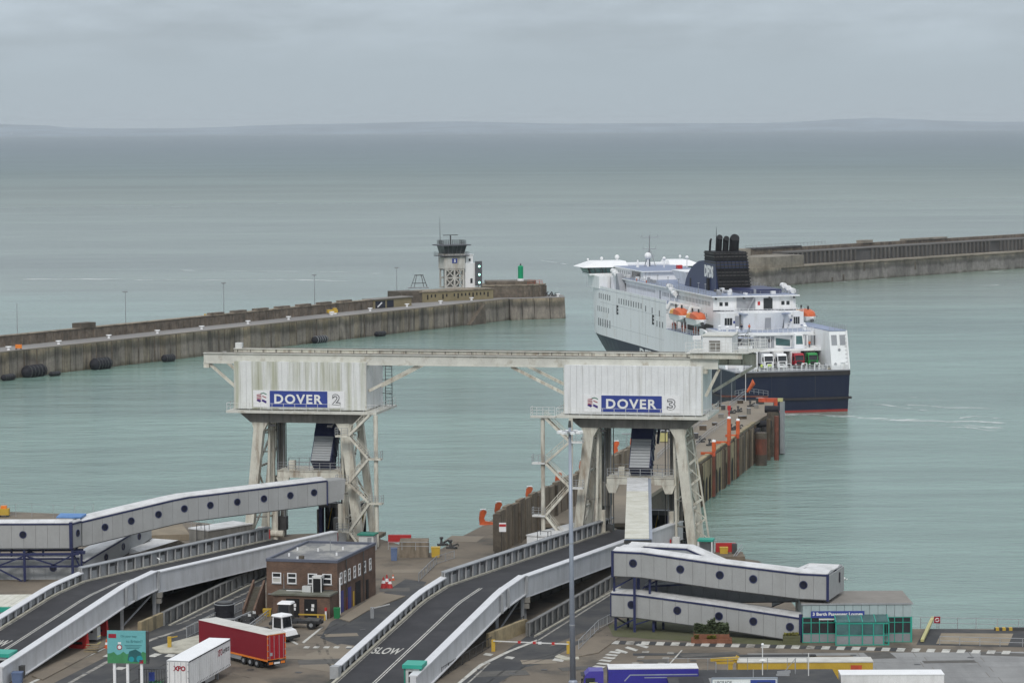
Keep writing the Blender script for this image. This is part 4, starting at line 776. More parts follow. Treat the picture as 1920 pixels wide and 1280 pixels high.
for px, py, rr, zt in ((1404, 876, .35, 7.2), (1420, 868, .4, 7.0), (1441, 862, .45, 8.4), (1456, 862, .5, 9.0)):
    p = P(px, py, 0); part('round_pile', MB().tube(p + Vector((0, 0, -1.5)), p + Vector((0, 0, zt)), rr, n=10), 'rust_red' if px == 1456 else 'timber', pier, wc=True)
# orange bracket fenders along the left edge of the pier
OF = [((905, 983, Q), 'nearest, on the open apron', 3.0), ((934, 968, Q), 'second, at the near end of the screen wall', 3.2), ((992, 938, Q), 'third, behind the screen wall', 3.0), ((1047, 910, Q), 'fourth, behind the stair tower', 3.0),
      ((1092, 886, PZ), 'fifth, left of the gantry leg', 3.0), ((1128, 864, PZ), 'sixth, right of the gantry leg', 3.0), ((1155, 850, PZ), 'seventh, above the screen wall', 3.0), ((1187, 840, PZ), 'eighth and farthest, left of the navy gangway', 3.2)]
o0 = None
for (x, y, z), tx, h in OF:
    p = P(x, y, z); lb = 'orange horn fender on the pier edge, ' + tx
    if o0 is None:
        o0 = thing('horn_fender', lb, 'fender', p, R(12), 'orange horn fenders along the pier edge')
        prof = [(-.55, 0), (.6, 0), (.45, .7), (.25, 1.3), (.5, 1.9), (.75, 2.3), (.7, 2.7), (.1, 2.9), (-.5, 2.5), (-.7, 1.2)]
        b_ = MB(); n = len(prof); b_.add([(a, -.35, c) for a, c in prof] + [(a, .35, c) for a, c in prof], [tuple(range(n)), tuple(range(2 * n - 1, n - 1, -1))] + [(i, (i + 1) % n, n + (i + 1) % n, n + i) for i in range(n)])
        o0.scale = (.78, .8, .8); part('horn', b_, 'orange', o0); part('foot', MB().hexa([(-.6, -.6, 0), (2.6, -.6, 0), (2.6, .6, 0), (-.6, .6, 0)], [(.3, -.4, .7), (2.4, -.4, .35), (2.4, .4, .35), (.3, .4, .7)]), 'orange', o0); part('cap', MB().box(-.45, .65, -.3, .3, 2.9, 3.02), 'pure_white', o0)
    else: copy_tree(o0, None, p, R(12), lb)
# deck clutter: hooks, bollards, rails, poles, windsock
HK = [((830, 1022 - 0, Q), 0), ((847, 1028, Q), 0), ((1372, 775, PZ), 1), ((1385, 772, PZ), 1), ((1408, 762, PZ), 1), ((1348, 762, PZ), 1), ((1383, 803, PZ), 1), ((1372, 806, PZ), 1), ((1332, 835, PZ), 1), ((1314, 829, PZ), 1)]
hl = ['black mooring hook beside the coil on the near apron', 'black mooring hook on the apron right of the yellow box', 'black mooring hook at the middle of the far pier deck', 'second black hook close behind the middle one', 'black mooring hook right below the windsock pole', 'black mooring hook next to the gantry box corner', 'dark hook at the pier edge above the arches', 'smaller dark hook beside the one above the arches', 'dark hook right of the tall red pile arm', 'dark hook below the handrail on the pier']
h0 = None
for ((x, y, z), _), lb in zip(HK, hl):
    p = P(x, y, z)
    if h0 is None:
        h0 = thing('mooring_hook', lb, 'mooring hook', p, R(20), 'mooring hooks on the quay edge')
        h0.scale = (.62, .62, .8); part('base', MB().box(-1.2, 1.2, -.6, .6, 0, .35), 'steel_dark', h0); part('capstan', MB().lathe((-.3, 0, .35), [(.4, 0), (.28, .5), (.28, .8), (.5, 1.0), (.4, 1.25)], 10), 'steel_dark', h0); part('hook', MB().bar((.2, 0, .5), (1.5, .2, .9), .3).bar((1.5, .2, .9), (1.7, .3, .5), .25), 'steel_dark', h0)
    else: copy_tree(h0, None, p, R(random.uniform(-30, 60)), lb)
wsx = P(1398, 752, PZ); o = thing('windsock', 'orange windsock flying from a thin white pole on the pier end', 'windsock', wsx); sc_ = FPX / wsx.y
part('pole', MB().tube((0, 0, 0), (0, 0, 9.0), .09, .06, 8), 'rail_white', o)
m_ = MB(); secs = []
for k in range(7): a = k / 6; c = Vector((.25 + 1.55 * a, 0, 2.0 + 2.3 * a - .6 * a * (1 - a))); r_ = .22 + .42 * a; secs.append([c + Vector((-.5 * r_ * math.cos(t), r_ * math.sin(t), r_ * math.cos(t) * .9)) for t in [2 * math.pi * i / 10 for i in range(10)]])
part('sock', m_.loft(secs), 'orange', o, smooth=True)
for x, y, t_, tx in ((1352, 765, 690, 'thin pole standing left of the windsock'), (1372, 756, 712, 'short lamp pole between windsock and gantry'), (1175, 846, 812, 'twin armed lamp post behind the screen wall')):
    p = P(x, y, PZ); h = (y - t_) * p.y / FPX; o = thing('pole', tx + ' on the berth pier', 'pole', p); part('shaft', MB().tube((0, 0, 0), (0, 0, h), .07, .05, 6), 'steel_grey', o); part('head', MB().box(-.9, .9, -.1, .1, h - .15, h + .05) if x == 1175 else MB().box(-.3, .3, -.15, .15, h - .1, h + .1), 'steel_grey', o)
def rail_thing(name, pts, label, m='galvanised', h=1.1, n=2, step=2.0, r=.03, post=.04, group=None, cat='railing'):
    b = Vector(pts[0]); o = thing(name, label, cat, b, 0, group); rr = MB(); pr = [Vector(p) - b for p in pts]
    for i in range(len(pr) - 1):
        ln = (pr[i + 1] - pr[i]).length
        for k in range(1, n + 1): z = Vector((0, 0, h * k / n)); rr.bar(pr[i] + z, pr[i + 1] + z, r * 2)
    part('rail', rr, m, o)
    po = MB().bar((0, 0, 0), (0, 0, h), post * 2); pm = po.mesh('post', m)
    for i in range(len(pr) - 1):
        ln = (pr[i + 1] - pr[i]).length; mm = max(1, int(round(ln / step)))
        for j in range(mm + (1 if i == len(pr) - 2 else 0)): inst('post', pm, o, pr[i].lerp(pr[i + 1], j / mm))
    return o
rail_thing('handrail', [P(1300, 842, PZ), P(1330, 815, PZ), P(1368, 790, PZ)], 'grey handrail crossing the berth pier deck behind the red piles')
rail_thing('handrail', [P(1378, 742, PZ), P(1405, 737, PZ), P(1440, 742, PZ)], 'grey handrail at the far end of the berth pier')
rail_thing('handrail', [P(1368, 765, PZ), P(1398, 742, PZ)], 'stair handrail leading to the windsock pole on the pier', h=1.3)
cl_r = random.Random(31); cn = 0
for x, y in ((1285, 838), (1300, 822), (1318, 806), (1340, 797), (1352, 783), (1356, 768), (1392, 785), (1404, 776), (1418, 765), (1388, 756), (1425, 757), (1330, 770)):
    p = P(x, y, PZ); w_, d_, h_ = cl_r.uniform(.6, 1.8), cl_r.uniform(.5, 1.2), cl_r.uniform(.4, 1.3); o = thing('deck_box', 'small weathered deck box on the berth pier, ' + ('nearest the gantry', 'second from the gantry', 'beside the handrail foot', 'left of the tallest red pile', 'right of the handrail middle', 'under the box corner', 'at the right edge', 'right edge, next farther', 'right edge, near the end fender', 'left of the windsock pole', 'farthest at the right corner', 'tucked beside the white box')[cn], 'box', p, cl_r.uniform(-.5, .5)); cn += 1
    part('box', MB().box(-w_ / 2, w_ / 2, -d_ / 2, d_ / 2, 0, h_), cl_r.choice(('steel_dark', 'girder_grey', 'tide_dark', 'timber')), o); part('lid', MB().box(-w_ / 2 - .05, w_ / 2 + .05, -d_ / 2 - .05, d_ / 2 + .05, h_ + .003, h_ + .08), 'steel_grey', o)
rail_thing('handrail', [P(1232, 862, PZ), P(1262, 835, PZ), P(1300, 806, PZ), P(1330, 782, PZ)], 'long grey handrail along the middle of the berth pier deck')
for a, b, tx in (((1352, 745), (1440, 746), 'far'),):
    p, q = P(*a, PZ), P(*b, PZ); solo('edge_kerb', MB().bar(p + Vector((0, 0, .3)), q + Vector((0, 0, .3)), .25, .35), 'rust_red', 'red painted kerb along the far end of the berth pier', 'kerb')
p = P(1367, 783, PZ); o = thing('deck_marker', 'slim red marker post on the middle of the berth pier deck', 'post', p); part('post', MB().tube((0, 0, 0), (0, 0, 1.6), .12, n=8), 'red_paint', o); part('head', MB().box(-.35, .35, -.2, .2, 1.6, 2.5), 'red_paint', o)
p = P(1245, 828, PZ); o = thing('yellow_cabinet', 'small yellow cabinet beside the navy gangway on the berth pier', 'cabinet', p); part('body', MB().box(-.8, .8, -.6, .6, .1, 2.0), 'pale_yellow', o); part('roof', MB().box(-.9, .9, -.7, .7, 2.0, 2.15), 'pure_white', o)
solo('pier_lumber', MB().cbox(P(1258, 812, PZ), 9, 1.2, .5, R(20)).cbox(P(1262, 820, PZ), 6, 1, .9, R(25)).cbox(P(1250, 806, PZ), 4, 1, 1.4, R(10)), 'steel_dark', 'dark heap of timber and gear on the berth pier left edge', 'gear')

# ================================================================== the two berth gantries
GRZ = R(-12.0); gU = Vector((math.cos(GRZ), math.sin(GRZ), 0)); gV = Vector((-math.sin(GRZ), math.cos(GRZ), 0))
G2 = Vector((-31.1, 412.2, Q)); G3 = G2 + gU * 49.4
def gantry(org, num, left_stair):
    g = thing('berth_gantry', 'cream steel berth gantry under the %s' % ('green streaked white box marked DOVER 2' if num == 2 else 'clean white box marked DOVER 3'), 'gantry', org, GRZ, 'berth gantries')
    clad = 'cladding_white' if num == 2 else 'cladding_clean'
    zb, zt = 19.75, 26.75
    part('box_core', MB().box(-9.85, 9.85, .12, 9.9, zb, zt), clad, g)
    npn = 22
    pm = MB().box(0, 20.0 / npn - .025, -.02, .13, zb + .01, zt).mesh('cladding_panel', clad)
    for i in range(npn): inst('cladding_panel', pm, g, (-10 + 20.0 * i / npn + .02, random.uniform(-.004, .004), 0))
    pm = MB().box(9.84, 9.98, 0, .95, zb + .01, zt).mesh('side_panel', 'cladding_clean')
    for i in range(10): inst('side_panel', pm, g, (random.uniform(-.015, .015), .02 + i * .99, 0))
    part('corner_trim', MB().box(9.86, 10.06, -.05, .12, zb, zt), 'gantry_beam_paint', g); part('corner_trim', MB().box(-10.06, -9.99, -.05, 9.9, zb, zt), 'gantry_beam_paint', g)
    # name board
    part('name_board', MB().box(-7.1, 6.8, -.16, -.06, 20.1, 22.55), 'sign_white', g)
    nb = part('name_panel', MB().box(-4.55, 4.2, -.21, -.161, 20.15, 22.5), 'sign_blue', g)
    part('lettering', text_mb('DOVER', (-3.85, -.215, 20.62), (1, 0, 0), (0, 0, 1), 1.40, 7.3, .05, .028, spacing=1.18), 'letter_white', nb)
    part('number', text_mb(str(num), (5.55, -.17, 20.55), (1, 0, 0), (0, 0, 1), 1.6, 1.25, .05, .05, 'CENTER'), 'letter_grey', g); part('number_inset', text_mb(str(num), (5.55, -.225, 20.63), (1, 0, 0), (0, 0, 1), 1.40, 1.02, .012, -.012, 'CENTER'), 'sign_white', g)
    fx = -6.6
    for k in range(4): part('emblem_stripe', MB().bar((fx + .05, -.18, 21.85 - k * .22), (fx + .75, -.18, 21.95 - k * .22), .03, .1), 'letter_red', g)
    part('emblem_blue', MB().add([(fx, -.18, 21.0), (fx + .55, -.18, 20.75), (fx + .75, -.18, 21.05), (fx + .2, -.18, 21.3)], [(0, 1, 2, 3)]).add([(fx + .8, -.18, 20.95), (fx + 1.5, -.18, 20.6), (fx + 1.55, -.18, 20.95), (fx + .9, -.18, 21.25)], [(0, 1, 2, 3)]), 'flag_purple', g)
    part('emblem_green', MB().bar((fx + .65, -.18, 22.05), (fx + 1.1, -.18, 22.15), .03, .12).bar((fx + 1.1, -.18, 22.15), (fx + 1.55, -.18, 21.95), .03, .12), 'flag_green', g)
    part('emblem_stripe', MB().bar((fx + .9, -.18, 21.7), (fx + 1.5, -.18, 21.45), .03, .12), 'letter_red', g)
    # platform, rail and deep girder
    part('platform', MB().box(-11.0, 11.8 if num == 2 else 10.9, -1.1, 11.0, 19.25, 19.6), 'gantry_beam_paint', g)
    rr = MB(); railing(rr, [(-10.9, 10.9, 19.6), (-10.9, -1.0, 19.6), (11.6 if num == 2 else 10.8, -1.0, 19.6), (11.6 if num == 2 else 10.8, 10.9, 19.6)], 1.1, 2, 1.7, .025, .03); part('platform_rail', rr, 'rail_white', g, stuff=True)
    for y in (.6, 8.8):
        part('main_girder', MB().hexa([(-7.8, y, 17.75), (7.8, y, 17.75), (7.8, y + 1, 17.75), (-7.8, y + 1, 17.75)], [(-9.6, y, 19.24), (9.6, y, 19.24), (9.6, y + 1, 19.24), (-9.6, y + 1, 19.24)]), 'girder_grey', g)
        for x in (-5, -1.7, 1.7, 5): part('stiffener', MB().box(x - .08, x + .08, y - .08, y - .003, 17.8, 19.2), 'girder_grey', g)
    for x in (-7, 0, 7): part('cross_girder', MB().box(x - .4, x + .4, 1.62, 8.78, 18.0, 19.2), 'girder_grey', g)
    # splayed legs
    for sx in (-1, 1):
        part('leg', MB().taper((sx * 8.5, 1.2, 0), (sx * 6.5, 1.2, 17.74), 1.2, 1.2, 1.5, 1.2), 'gantry_cream', g); part('leg', MB().taper((sx * 8.5, 9.2, 0), (sx * 6.5, 9.2, 17.74), .95, .95, .95, .95), 'gantry_cream', g)
        part('leg_knee', MB().hexa([(sx * 6.65 - .6, .7, 16.2), (sx * 6.65 + .6, .7, 16.2), (sx * 6.65 + .6, 1.7, 16.2), (sx * 6.65 - .6, 1.7, 16.2)], [(sx * 6.4 - 1.25, .7, 17.73), (sx * 6.4 + 1.25, .7, 17.73), (sx * 6.4 + 1.25, 1.7, 17.73), (sx * 6.4 - 1.25, 1.7, 17.73)]), 'gantry_cream', g)
        for z0, z1, up in ((.6, 5.6, 1), (5.8, 10.8, 0), (11, 16, 1)):
            xa = sx * (8.5 - 2.0 * z0 / 17.7); xb = sx * (8.5 - 2.0 * z1 / 17.7); p0, p1 = ((xa, 2, z0), (xb, 8.6, z1)) if up else ((xa, 8.6, z0), (xb, 2, z1))
            part('side_brace', MB().bar(p0, p1, .24), 'gantry_cream', g); part('side_strut', MB().bar((xb, 1.9, z1 + .1), (xb, 8.7, z1 + .1), .28), 'gantry_cream', g)
        # ladder-like outer lattice beside the leg
        if not (left_stair and sx > 0): continue_lat = False
        else: continue_lat = True
        o_ = sx * 1.55; b0_, b1_ = Vector((sx * 8.9 + o_, 5.0, 0)), Vector((sx * 7.0 + o_ * .5, 5.0, 17.6)); a0_, a1_ = Vector((sx * 8.7, 4.0, 0)), Vector((sx * 6.9, 4.0, 17.6))
        if continue_lat: part('lattice_chord', MB().bar(b0_, b1_, .22), 'gantry_cream', g)
        for i in range(6 if continue_lat else 0):
            t0, t1 = i / 6 + .03, (i + 1) / 6
            part('lattice_bar', MB().bar(a0_.lerp(a1_, t0), b0_.lerp(b1_, t0 + .05), .26), 'gantry_cream', g)
            part('lattice_bar', MB().bar(a0_.lerp(a1_, t1), b0_.lerp(b1_, t0 + .05), .16), 'gantry_cream', g)
        # hoist guides, hydraulic tubes and ropes inside the legs
        xg = sx * 4.7
        part('guide_column', MB().box(xg - .35, xg + .35, 6.2, 6.9, 0, 17.9), 'girder_grey', g); part('guide_column', MB().box(xg + sx * .95 - .25, xg + sx * .95 + .25, 4.4, 5.0, 0, 17.9), 'gantry_cream', g)
        part('hoist_cylinder', MB().tube((xg + sx * .3, 3.4, 0), (xg + sx * .3, 3.4, 5.5), .38, n=10), 'gantry_cream', g)
        for k in range(4): part('hoist_rope', MB().tube((xg - .9 * sx + k * .42 * sx, 5.4, 3.2), (xg - .9 * sx + k * .42 * sx, 5.4, 17.8), .07, n=5), 'steel_grey' if k % 2 else 'steel_dark', g)
        part('hoist_block', MB().box(xg - 1.2, xg + .9, 4.8, 6.0, 1.2, 3.2), 'steel_dark', g); part('hoist_drum', MB().tube((xg - 1, 3.2, .9), (xg + 1, 3.2, .9), .5, n=12), 'gantry_cream', g)
        part('floodlight', MB().box(sx * 4.4 - .4, sx * 4.4 + .4, .2, .6, 17.2, 17.5).bar((sx * 4.4, .6, 17.4), (sx * 5, .9, 17.7), .1), 'steel_dark', g)
        for yy in (2.6, 7.8): part('inner_column', MB().bar((sx * 5.9, yy, 0), (sx * 5.5, yy, 17.8), .32), 'girder_grey' if yy > 5 else 'gantry_cream', g)
        for z in (3.5, 7.2, 13.2, 16.0): part('inner_strut', MB().bar((sx * 5.8, 2.6, z), (sx * 5.8, 7.8, z), .22), 'gantry_cream', g); part('inner_strut', MB().bar((sx * 5.8, 2.6, z), (sx * 7.9, 1.9, z), .18), 'girder_grey', g)
        for k in range(3): part('cable_tray', MB().bar((sx * (5.2 + .25 * k), 7.0, 0), (sx * (5.2 + .25 * k), 7.0, 17.7), .12), 'steel_dark', g)
        part('counterweight', MB().box(sx * 5.0 - .7, sx * 5.0 + .7, 5.9, 7.3, 5.8, 9.2), 'girder_grey', g); part('control_cabinet', MB().box(sx * 6.2 - .5, sx * 6.2 + .5, -.2, .6, .5, 2.3), 'rail_white', g); part('fire_point', MB().box(sx * 5.2 - .25, sx * 5.2 + .25, .2, .5, .5, 1.9), 'red_paint', g)
        part('foot_block', MB().box(sx * 8.6 - 1.5, sx * 8.6 + 1.5, .0, 10.4, 0, .5), 'concrete_pier', g)
    # cross platform carrying the gangway
    pz = 10.4
    part('cross_beam', MB().box(-4.2, 5.6, 2.0, 2.7, pz - .95, pz), 'gantry_cream', g); part('cross_beam', MB().box(-4.2, 5.6, 7.0, 7.7, pz - .95, pz), 'gantry_cream', g)
    part('cross_platform', MB().box(-4.2, 5.6, 1.9, 7.8, pz + .003, pz + .12), 'gantry_cream', g)
    for x in (-3.4, 4.8): part('knee', MB().hexa([(x - .5, 2.05, pz - 2.2), (x + .5, 2.05, pz - 2.2), (x + .5, 2.6, pz - 2.2), (x - .5, 2.6, pz - 2.2)], [(x - 1, 2.05, pz - .96), (x + 1, 2.05, pz - .96), (x + 1, 2.6, pz - .96), (x - 1, 2.6, pz - .96)]), 'gantry_cream', g)
    rr = MB(); railing(rr, [(-4.1, 2.0, pz + .12), (5.5, 2.0, pz + .12)], 1.2, 3, 1.6, .03, .04); railing(rr, [(-4.1, 7.7, pz + .12), (5.5, 7.7, pz + .12)], 1.2, 2, 1.6, .03, .04); part('cross_rail', rr, 'galvanised', g, stuff=True)
    part('cabinet', MB().box(-2.6, -1.7, 2.6, 3.4, pz + .12, pz + 1.5), 'gantry_cream', g)
    # stair tower
    m_ = 1 if not left_stair else -1
    if not left_stair: pts = [(11.6, 19.3), (7.0, 16.2), (11.4, 12.9), (7.0, 9.3), (11.5, 6.4), (7.0, 2.2), (10.0, 0.0)]; poles = [(11.75, 19.2)]
    else: pts = [(-13.2, 19.3), (-8.2, 15.9), (-13.2, 12.8), (-8.2, 9.3), (-13.2, 5.2), (-8.6, 1.2)]; poles = [(-12.9, 19.2), (-8.8, 19.2)]
    for x, z in poles: part('stair_post', MB().tube((x, -1.3, 0), (x, -1.3, z), .3 if left_stair else .32, n=10), 'gantry_cream', g)
    for i in range(len(pts) - 1):
        (xa, za), (xb, zb_) = pts[i], pts[i + 1]; sg = 1 if xb > xa else -1; a = Vector((xa + sg * .7, -1.75, za)); b = Vector((xb - sg * .7, -1.75, zb_))
        part('stair_flight', MB().bar(a, b, .09, .34).bar(a + Vector((0, .9, 0)), b + Vector((0, .9, 0)), .09, .34), 'gantry_cream', g)
        nst = max(3, int(abs(za - zb_) / .3)); tr = MB()
        for k in range(nst): q = a.lerp(b, (k + .5) / nst); tr.box(q.x - .16, q.x + .16, q.y + .05, q.y + .85, q.z - .03, q.z + .03)
        part('stair_treads', tr, 'steel_dark', g, stuff=True)
        rr = MB()
        for yy in (0, .9): rr.bar(a + Vector((0, yy, 1.0)), b + Vector((0, yy, 1.0)), .05).bar(a + Vector((0, yy, .55)), b + Vector((0, yy, .55)), .04)
        for k in range(5): q = a.lerp(b, k / 4); rr.bar(q, q + Vector((0, 0, 1)), .045)
        part('stair_rail', rr, 'gantry_cream', g, stuff=True)
        if i < len(pts) - 2 or not left_stair and i < 5:
            out_ = 1 if sg > 0 else -1; x0, x1 = (xb - .7, xb + 1.2) if out_ > 0 else (xb - 1.2, xb + .7)
            part('landing', MB().box(x0, x1, -1.95, -.7, zb_ - .18, zb_ + .05), 'rail_white' if left_stair else 'gantry_cream', g)
            rr = MB(); railing(rr, [(x0 if out_ > 0 else x1, -1.9, zb_ + .05), (x1 if out_ > 0 else x0, -1.9, zb_ + .05), (x1 if out_ > 0 else x0, -.75, zb_ + .05)], 1.1, 3, .9, .025, .03); part('landing_rail', rr, 'galvanised', g, stuff=True)
    if left_stair: part('landing', MB().box(-14.6, -10.9, -1.95, -.6, 19.3, 19.55), 'gantry_beam_paint', g); rr = MB(); railing(rr, [(-11, -1.9, 19.55), (-14.5, -1.9, 19.55), (-14.5, -.7, 19.55)], 1.3, 3, .9, .025, .03); part('landing_rail', rr, 'rail_white', g, stuff=True)
    else:
        rr = MB()
        for x in (10.6, 11.6): rr.bar((x, 9.0, 19.6), (x, 9.0, 26.0), .09)
        for z in range(13): rr.bar((10.6, 9.0, 19.9 + z * .47), (11.6, 9.0, 19.9 + z * .47), .06)
        for z in (21.5, 23.5, 25.5): rr.bar((10.1, 9, z), (11.6, 9, z), .08).bar((11.6, 9, z), (11.6, 7.6, z), .06)
        part('cat_ladder', rr, 'steel_dark', g, stuff=True)
    return g
gantry(G2, 2, False); gantry(G3, 3, True)
def gl(x, y, z, o=G2): return o + gU * x + gV * y + Vector((0, 0, z))
# shared crane beam across both gantries
cb = thing('crane_beam', 'long cream twin girder crane beam spanning over both white boxes', 'beam', gl(0, 0, 26.42), GRZ)
XE = 66.0
for nm, x0, x1, y in (('front_girder', -15.0, XE - 4.5, 1.0), ('rear_girder', -12.6, XE, 8.2)):
    zu = .12 if y > 5 else 0
    part(nm, MB().box(x0, x1, y, y + .7, 0.02, 1.35 + zu), 'gantry_beam_paint' if zu == 0 else 'gantry_cream', cb); part('flange', MB().box(x0 - .05, x1 + .05, y - .22, y + .92, 1.352 + zu, 1.45 + zu), 'gantry_beam_paint', cb); part('flange', MB().box(x0 - .05, x1 + .05, y - .18, y + .88, -.1, .017), 'gantry_beam_paint', cb)
for x in (-14, -9.5, 0, 9.5, 16, 22, 28, 34, 40, 49, 58): part('cross_tie', MB().box(x - .25, x + .25, 1.72, 8.18, .2, 1.1), 'gantry_beam_paint', cb)
sm = MB().box(-.06, .06, 8.02, 8.19, .05, 1.46).mesh('web_stiffener', 'girder_grey')
for i in range(39): inst('web_stiffener', sm, cb, (-12 + 2 * i, 0, 0))
part('crane_rail', MB().box(-12.4, XE, 8.45, 8.6, 1.575, 1.72), 'girder_grey', cb); part('crane_rail', MB().box(-14.8, XE - 4.6, 1.28, 1.42, 1.455, 1.6), 'girder_grey', cb)
for x0, z0, x1, z1 in ((-14.3, -.12, -10.1, -3.7), (17.5, -.12, 10.1, -3.9), (31.4, -.12, 39.2, -3.9), (66, -.12, 59.7, -4.0)):
    for y in (1.35, 8.5): part('diagonal_brace', MB().bar((x0 if x0 < 65 or y > 5 else 61.6, y, z0), (x1, y, z1), .3, .42), 'gantry_cream', cb)
for x in (-14.6, 59.6): part('end_bracket', MB().box(x - .4, x + .4, .9, 1.8, -.75, -.11), 'gantry_cream', cb)
part('post_cap', MB().box(-12.4, -11.4, 8.2, 9, 1.58, 2.4), 'rail_white', cb)
th = thing('crane_trolley', 'grey white hoist house with caged walkways on the right end of the crane beam', 'crane', gl(62, 5, 28.05), GRZ)
part('bogie', MB().box(-4.4, 3.0, -4.6, -3.4, -.2, .6), 'gantry_cream', th); part('bogie', MB().box(-4.4, 3.6, 3.0, 4.2, .36, .6), 'gantry_cream', th)
part('house', MB().box(-2.8, 1.4, -3.2, 3.2, .62, 2.9), 'cladding_clean', th); part('house_roof', MB().box(-3.0, 1.6, -3.4, 3.4, 2.92, 3.05), 'gantry_beam_paint', th); part('louvre', MB().box(-1.9, -.3, -3.26, -3.205, .8, 2.3), 'girder_grey', th)
part('beacon_light', MB().box(-4.2, -3.0, -3.5, -2.7, 2.4, 2.95), 'pure_white', th)
rr = MB(); railing(rr, [(-5, -4.8, .6), (3.6, -4.8, .6), (5.6, 3.6, .6), (-5, 3.6, .6)], 1.5, 3, .9, .03, .04); part('cage_rail', rr, 'rail_white', th, stuff=True); part('walkway_floor', MB().prism([(-5, -4.9), (3.7, -4.9), (5.8, 3.8), (-5, 3.8)], .603, .618), 'gantry_beam_paint', th)
rr = MB().bar((2.2, -3, .6), (2.2, -3, 3.6), .09).bar((3.4, -1, .6), (3.4, -1, 3.8), .09).bar((2.2, -3, 3.3), (3.6, 1, 3.3), .09).bar((2.2, -3, 1.5), (3.4, -1, 3.5), .08).box(2.6, 3.3, -1.5, -.6, 1.6, 2.4); part('hoist_frame', rr, 'steel_grey', th)
# navy gangways folded up behind the gantries
for o_, num, xx in ((G2, 2, 2.3), (G3, 3, 0.5)):
    g = thing('gangway', 'navy passenger gangway raised steeply under the %s white box' % ('left' if num == 2 else 'right'), 'gangway', gl(xx, 4.5, 10.55, o_), GRZ)
    a = Vector((0, 0, -.2)); b = Vector((-.15, 4.4, 5.4)) if num == 2 else Vector((-.15, 4.6, 6.2)); d = (b - a).normalized(); mid = a.lerp(b, .55)
    up = Vector((1, 0, 0)).cross(d).normalized(); hh = 2.6; hw = 1.55
    def pr_(t0, t1, x0, x1, h0, h1):
        p, q = a.lerp(b, t0), a.lerp(b, t1); X = Vector((1, 0, 0)); return MB().hexa([p + X * x0 + up * h0, p + X * x1 + up * h0, q + X * x1 + up * h0, q + X * x0 + up * h0], [p + X * x0 + up * h1, p + X * x1 + up * h1, q + X * x1 + up * h1, q + X * x0 + up * h1])
    part('body', pr_(0, 1.0, -hw, hw, 0, hh), 'navy_steel', g); part('roof_navy', pr_(.6, 1.02, -hw - .06, hw + .06, hh + .004, hh + .08), 'navy_steel', g)
    for k in range(10): part('roof_sheet', pr_(.0 + k * .06, .052 + k * .06, -hw + .12, hw - .12, hh + .004, hh + .10 + .05 * (k == 6)), 'tube_shade', g)
    for k in range(6): part('side_frame', pr_(.05 + k * .17, .08 + k * .17, hw + .004, hw + .09, .05, hh - .05), 'navy_steel', g)
    lr = MB(); p0, p1 = a.lerp(b, .02) + Vector((hw + .06, 0, 0)), a.lerp(b, .98) + Vector((hw + .06, 0, 0)); lattice(lr, p0, p1, p0 + up * hh, p1 + up * hh, 6, .12); part('side_lattice', lr, 'navy_steel', g)
    part('counter_arm', MB().bar(a.lerp(b, .7) + Vector((hw + .4, 0, 0)), b + d * .9 + Vector((hw + .5, .2, .2)), .35), 'navy_steel', g)
    # link-span portal below
    px0 = -.6 if num == 2 else .2; pg = thing('linkspan_portal', 'dark navy link span portal at the foot of the %s gantry' % ('left' if num == 2 else 'right'), 'portal', gl(px0 + 3.1, 12.5, 0.0, o_) - Vector((0, 0, .6)), GRZ)
    for x in (-3.1, -.1, 2.9): part('column', MB().box(x - .25, x + .25, -.3, .5, 0, 4.3), 'navy_steel', pg)
    part('head_beam', MB().box(-3.35, 3.15, -.4, .6, 4.31, 5.0), 'steel_dark', pg); part('back_wall', MB().box(-3.3, 3.1, 3.0, 3.3, 0, 4.6), 'dark_void', pg); part('side_wall', MB().box(-3.6, -3.4, -.5, 3, 0, 4.0), 'girder_grey', pg)
    part('floor', MB().box(-3.3, 3.1, -6, 3, -.6, -.02), 'steel_dark', pg); part('roof', MB().box(-3.3, 3.1, .62, 3.2, 4.6, 4.75), 'dark_void', pg)
    for x in (-2.8, -.7, .4, 2.4): part('yellow_stripe', MB().bar((x, 2.9, .6), (x + .6, 2.9, 3.8), .12), 'yellow', pg)
    for x in (-1.6, .3, 1.8): part('streamer', MB().box(x, x + .1, -.44, -.402, 3.7, 5.0), 'letter_grey', pg)
    mg = MB()
    for k in range(6): mg.bar((.3 + k * .42, -.6, 0), (.3 + k * .42, -.6, 1.9), .06)
    mg.bar((.3, -.6, 1.9), (2.4, -.6, 1.9), .07).bar((.3, -.6, .9), (2.4, -.6, .9), .07); part('mesh_gate', mg, 'steel_grey', pg)
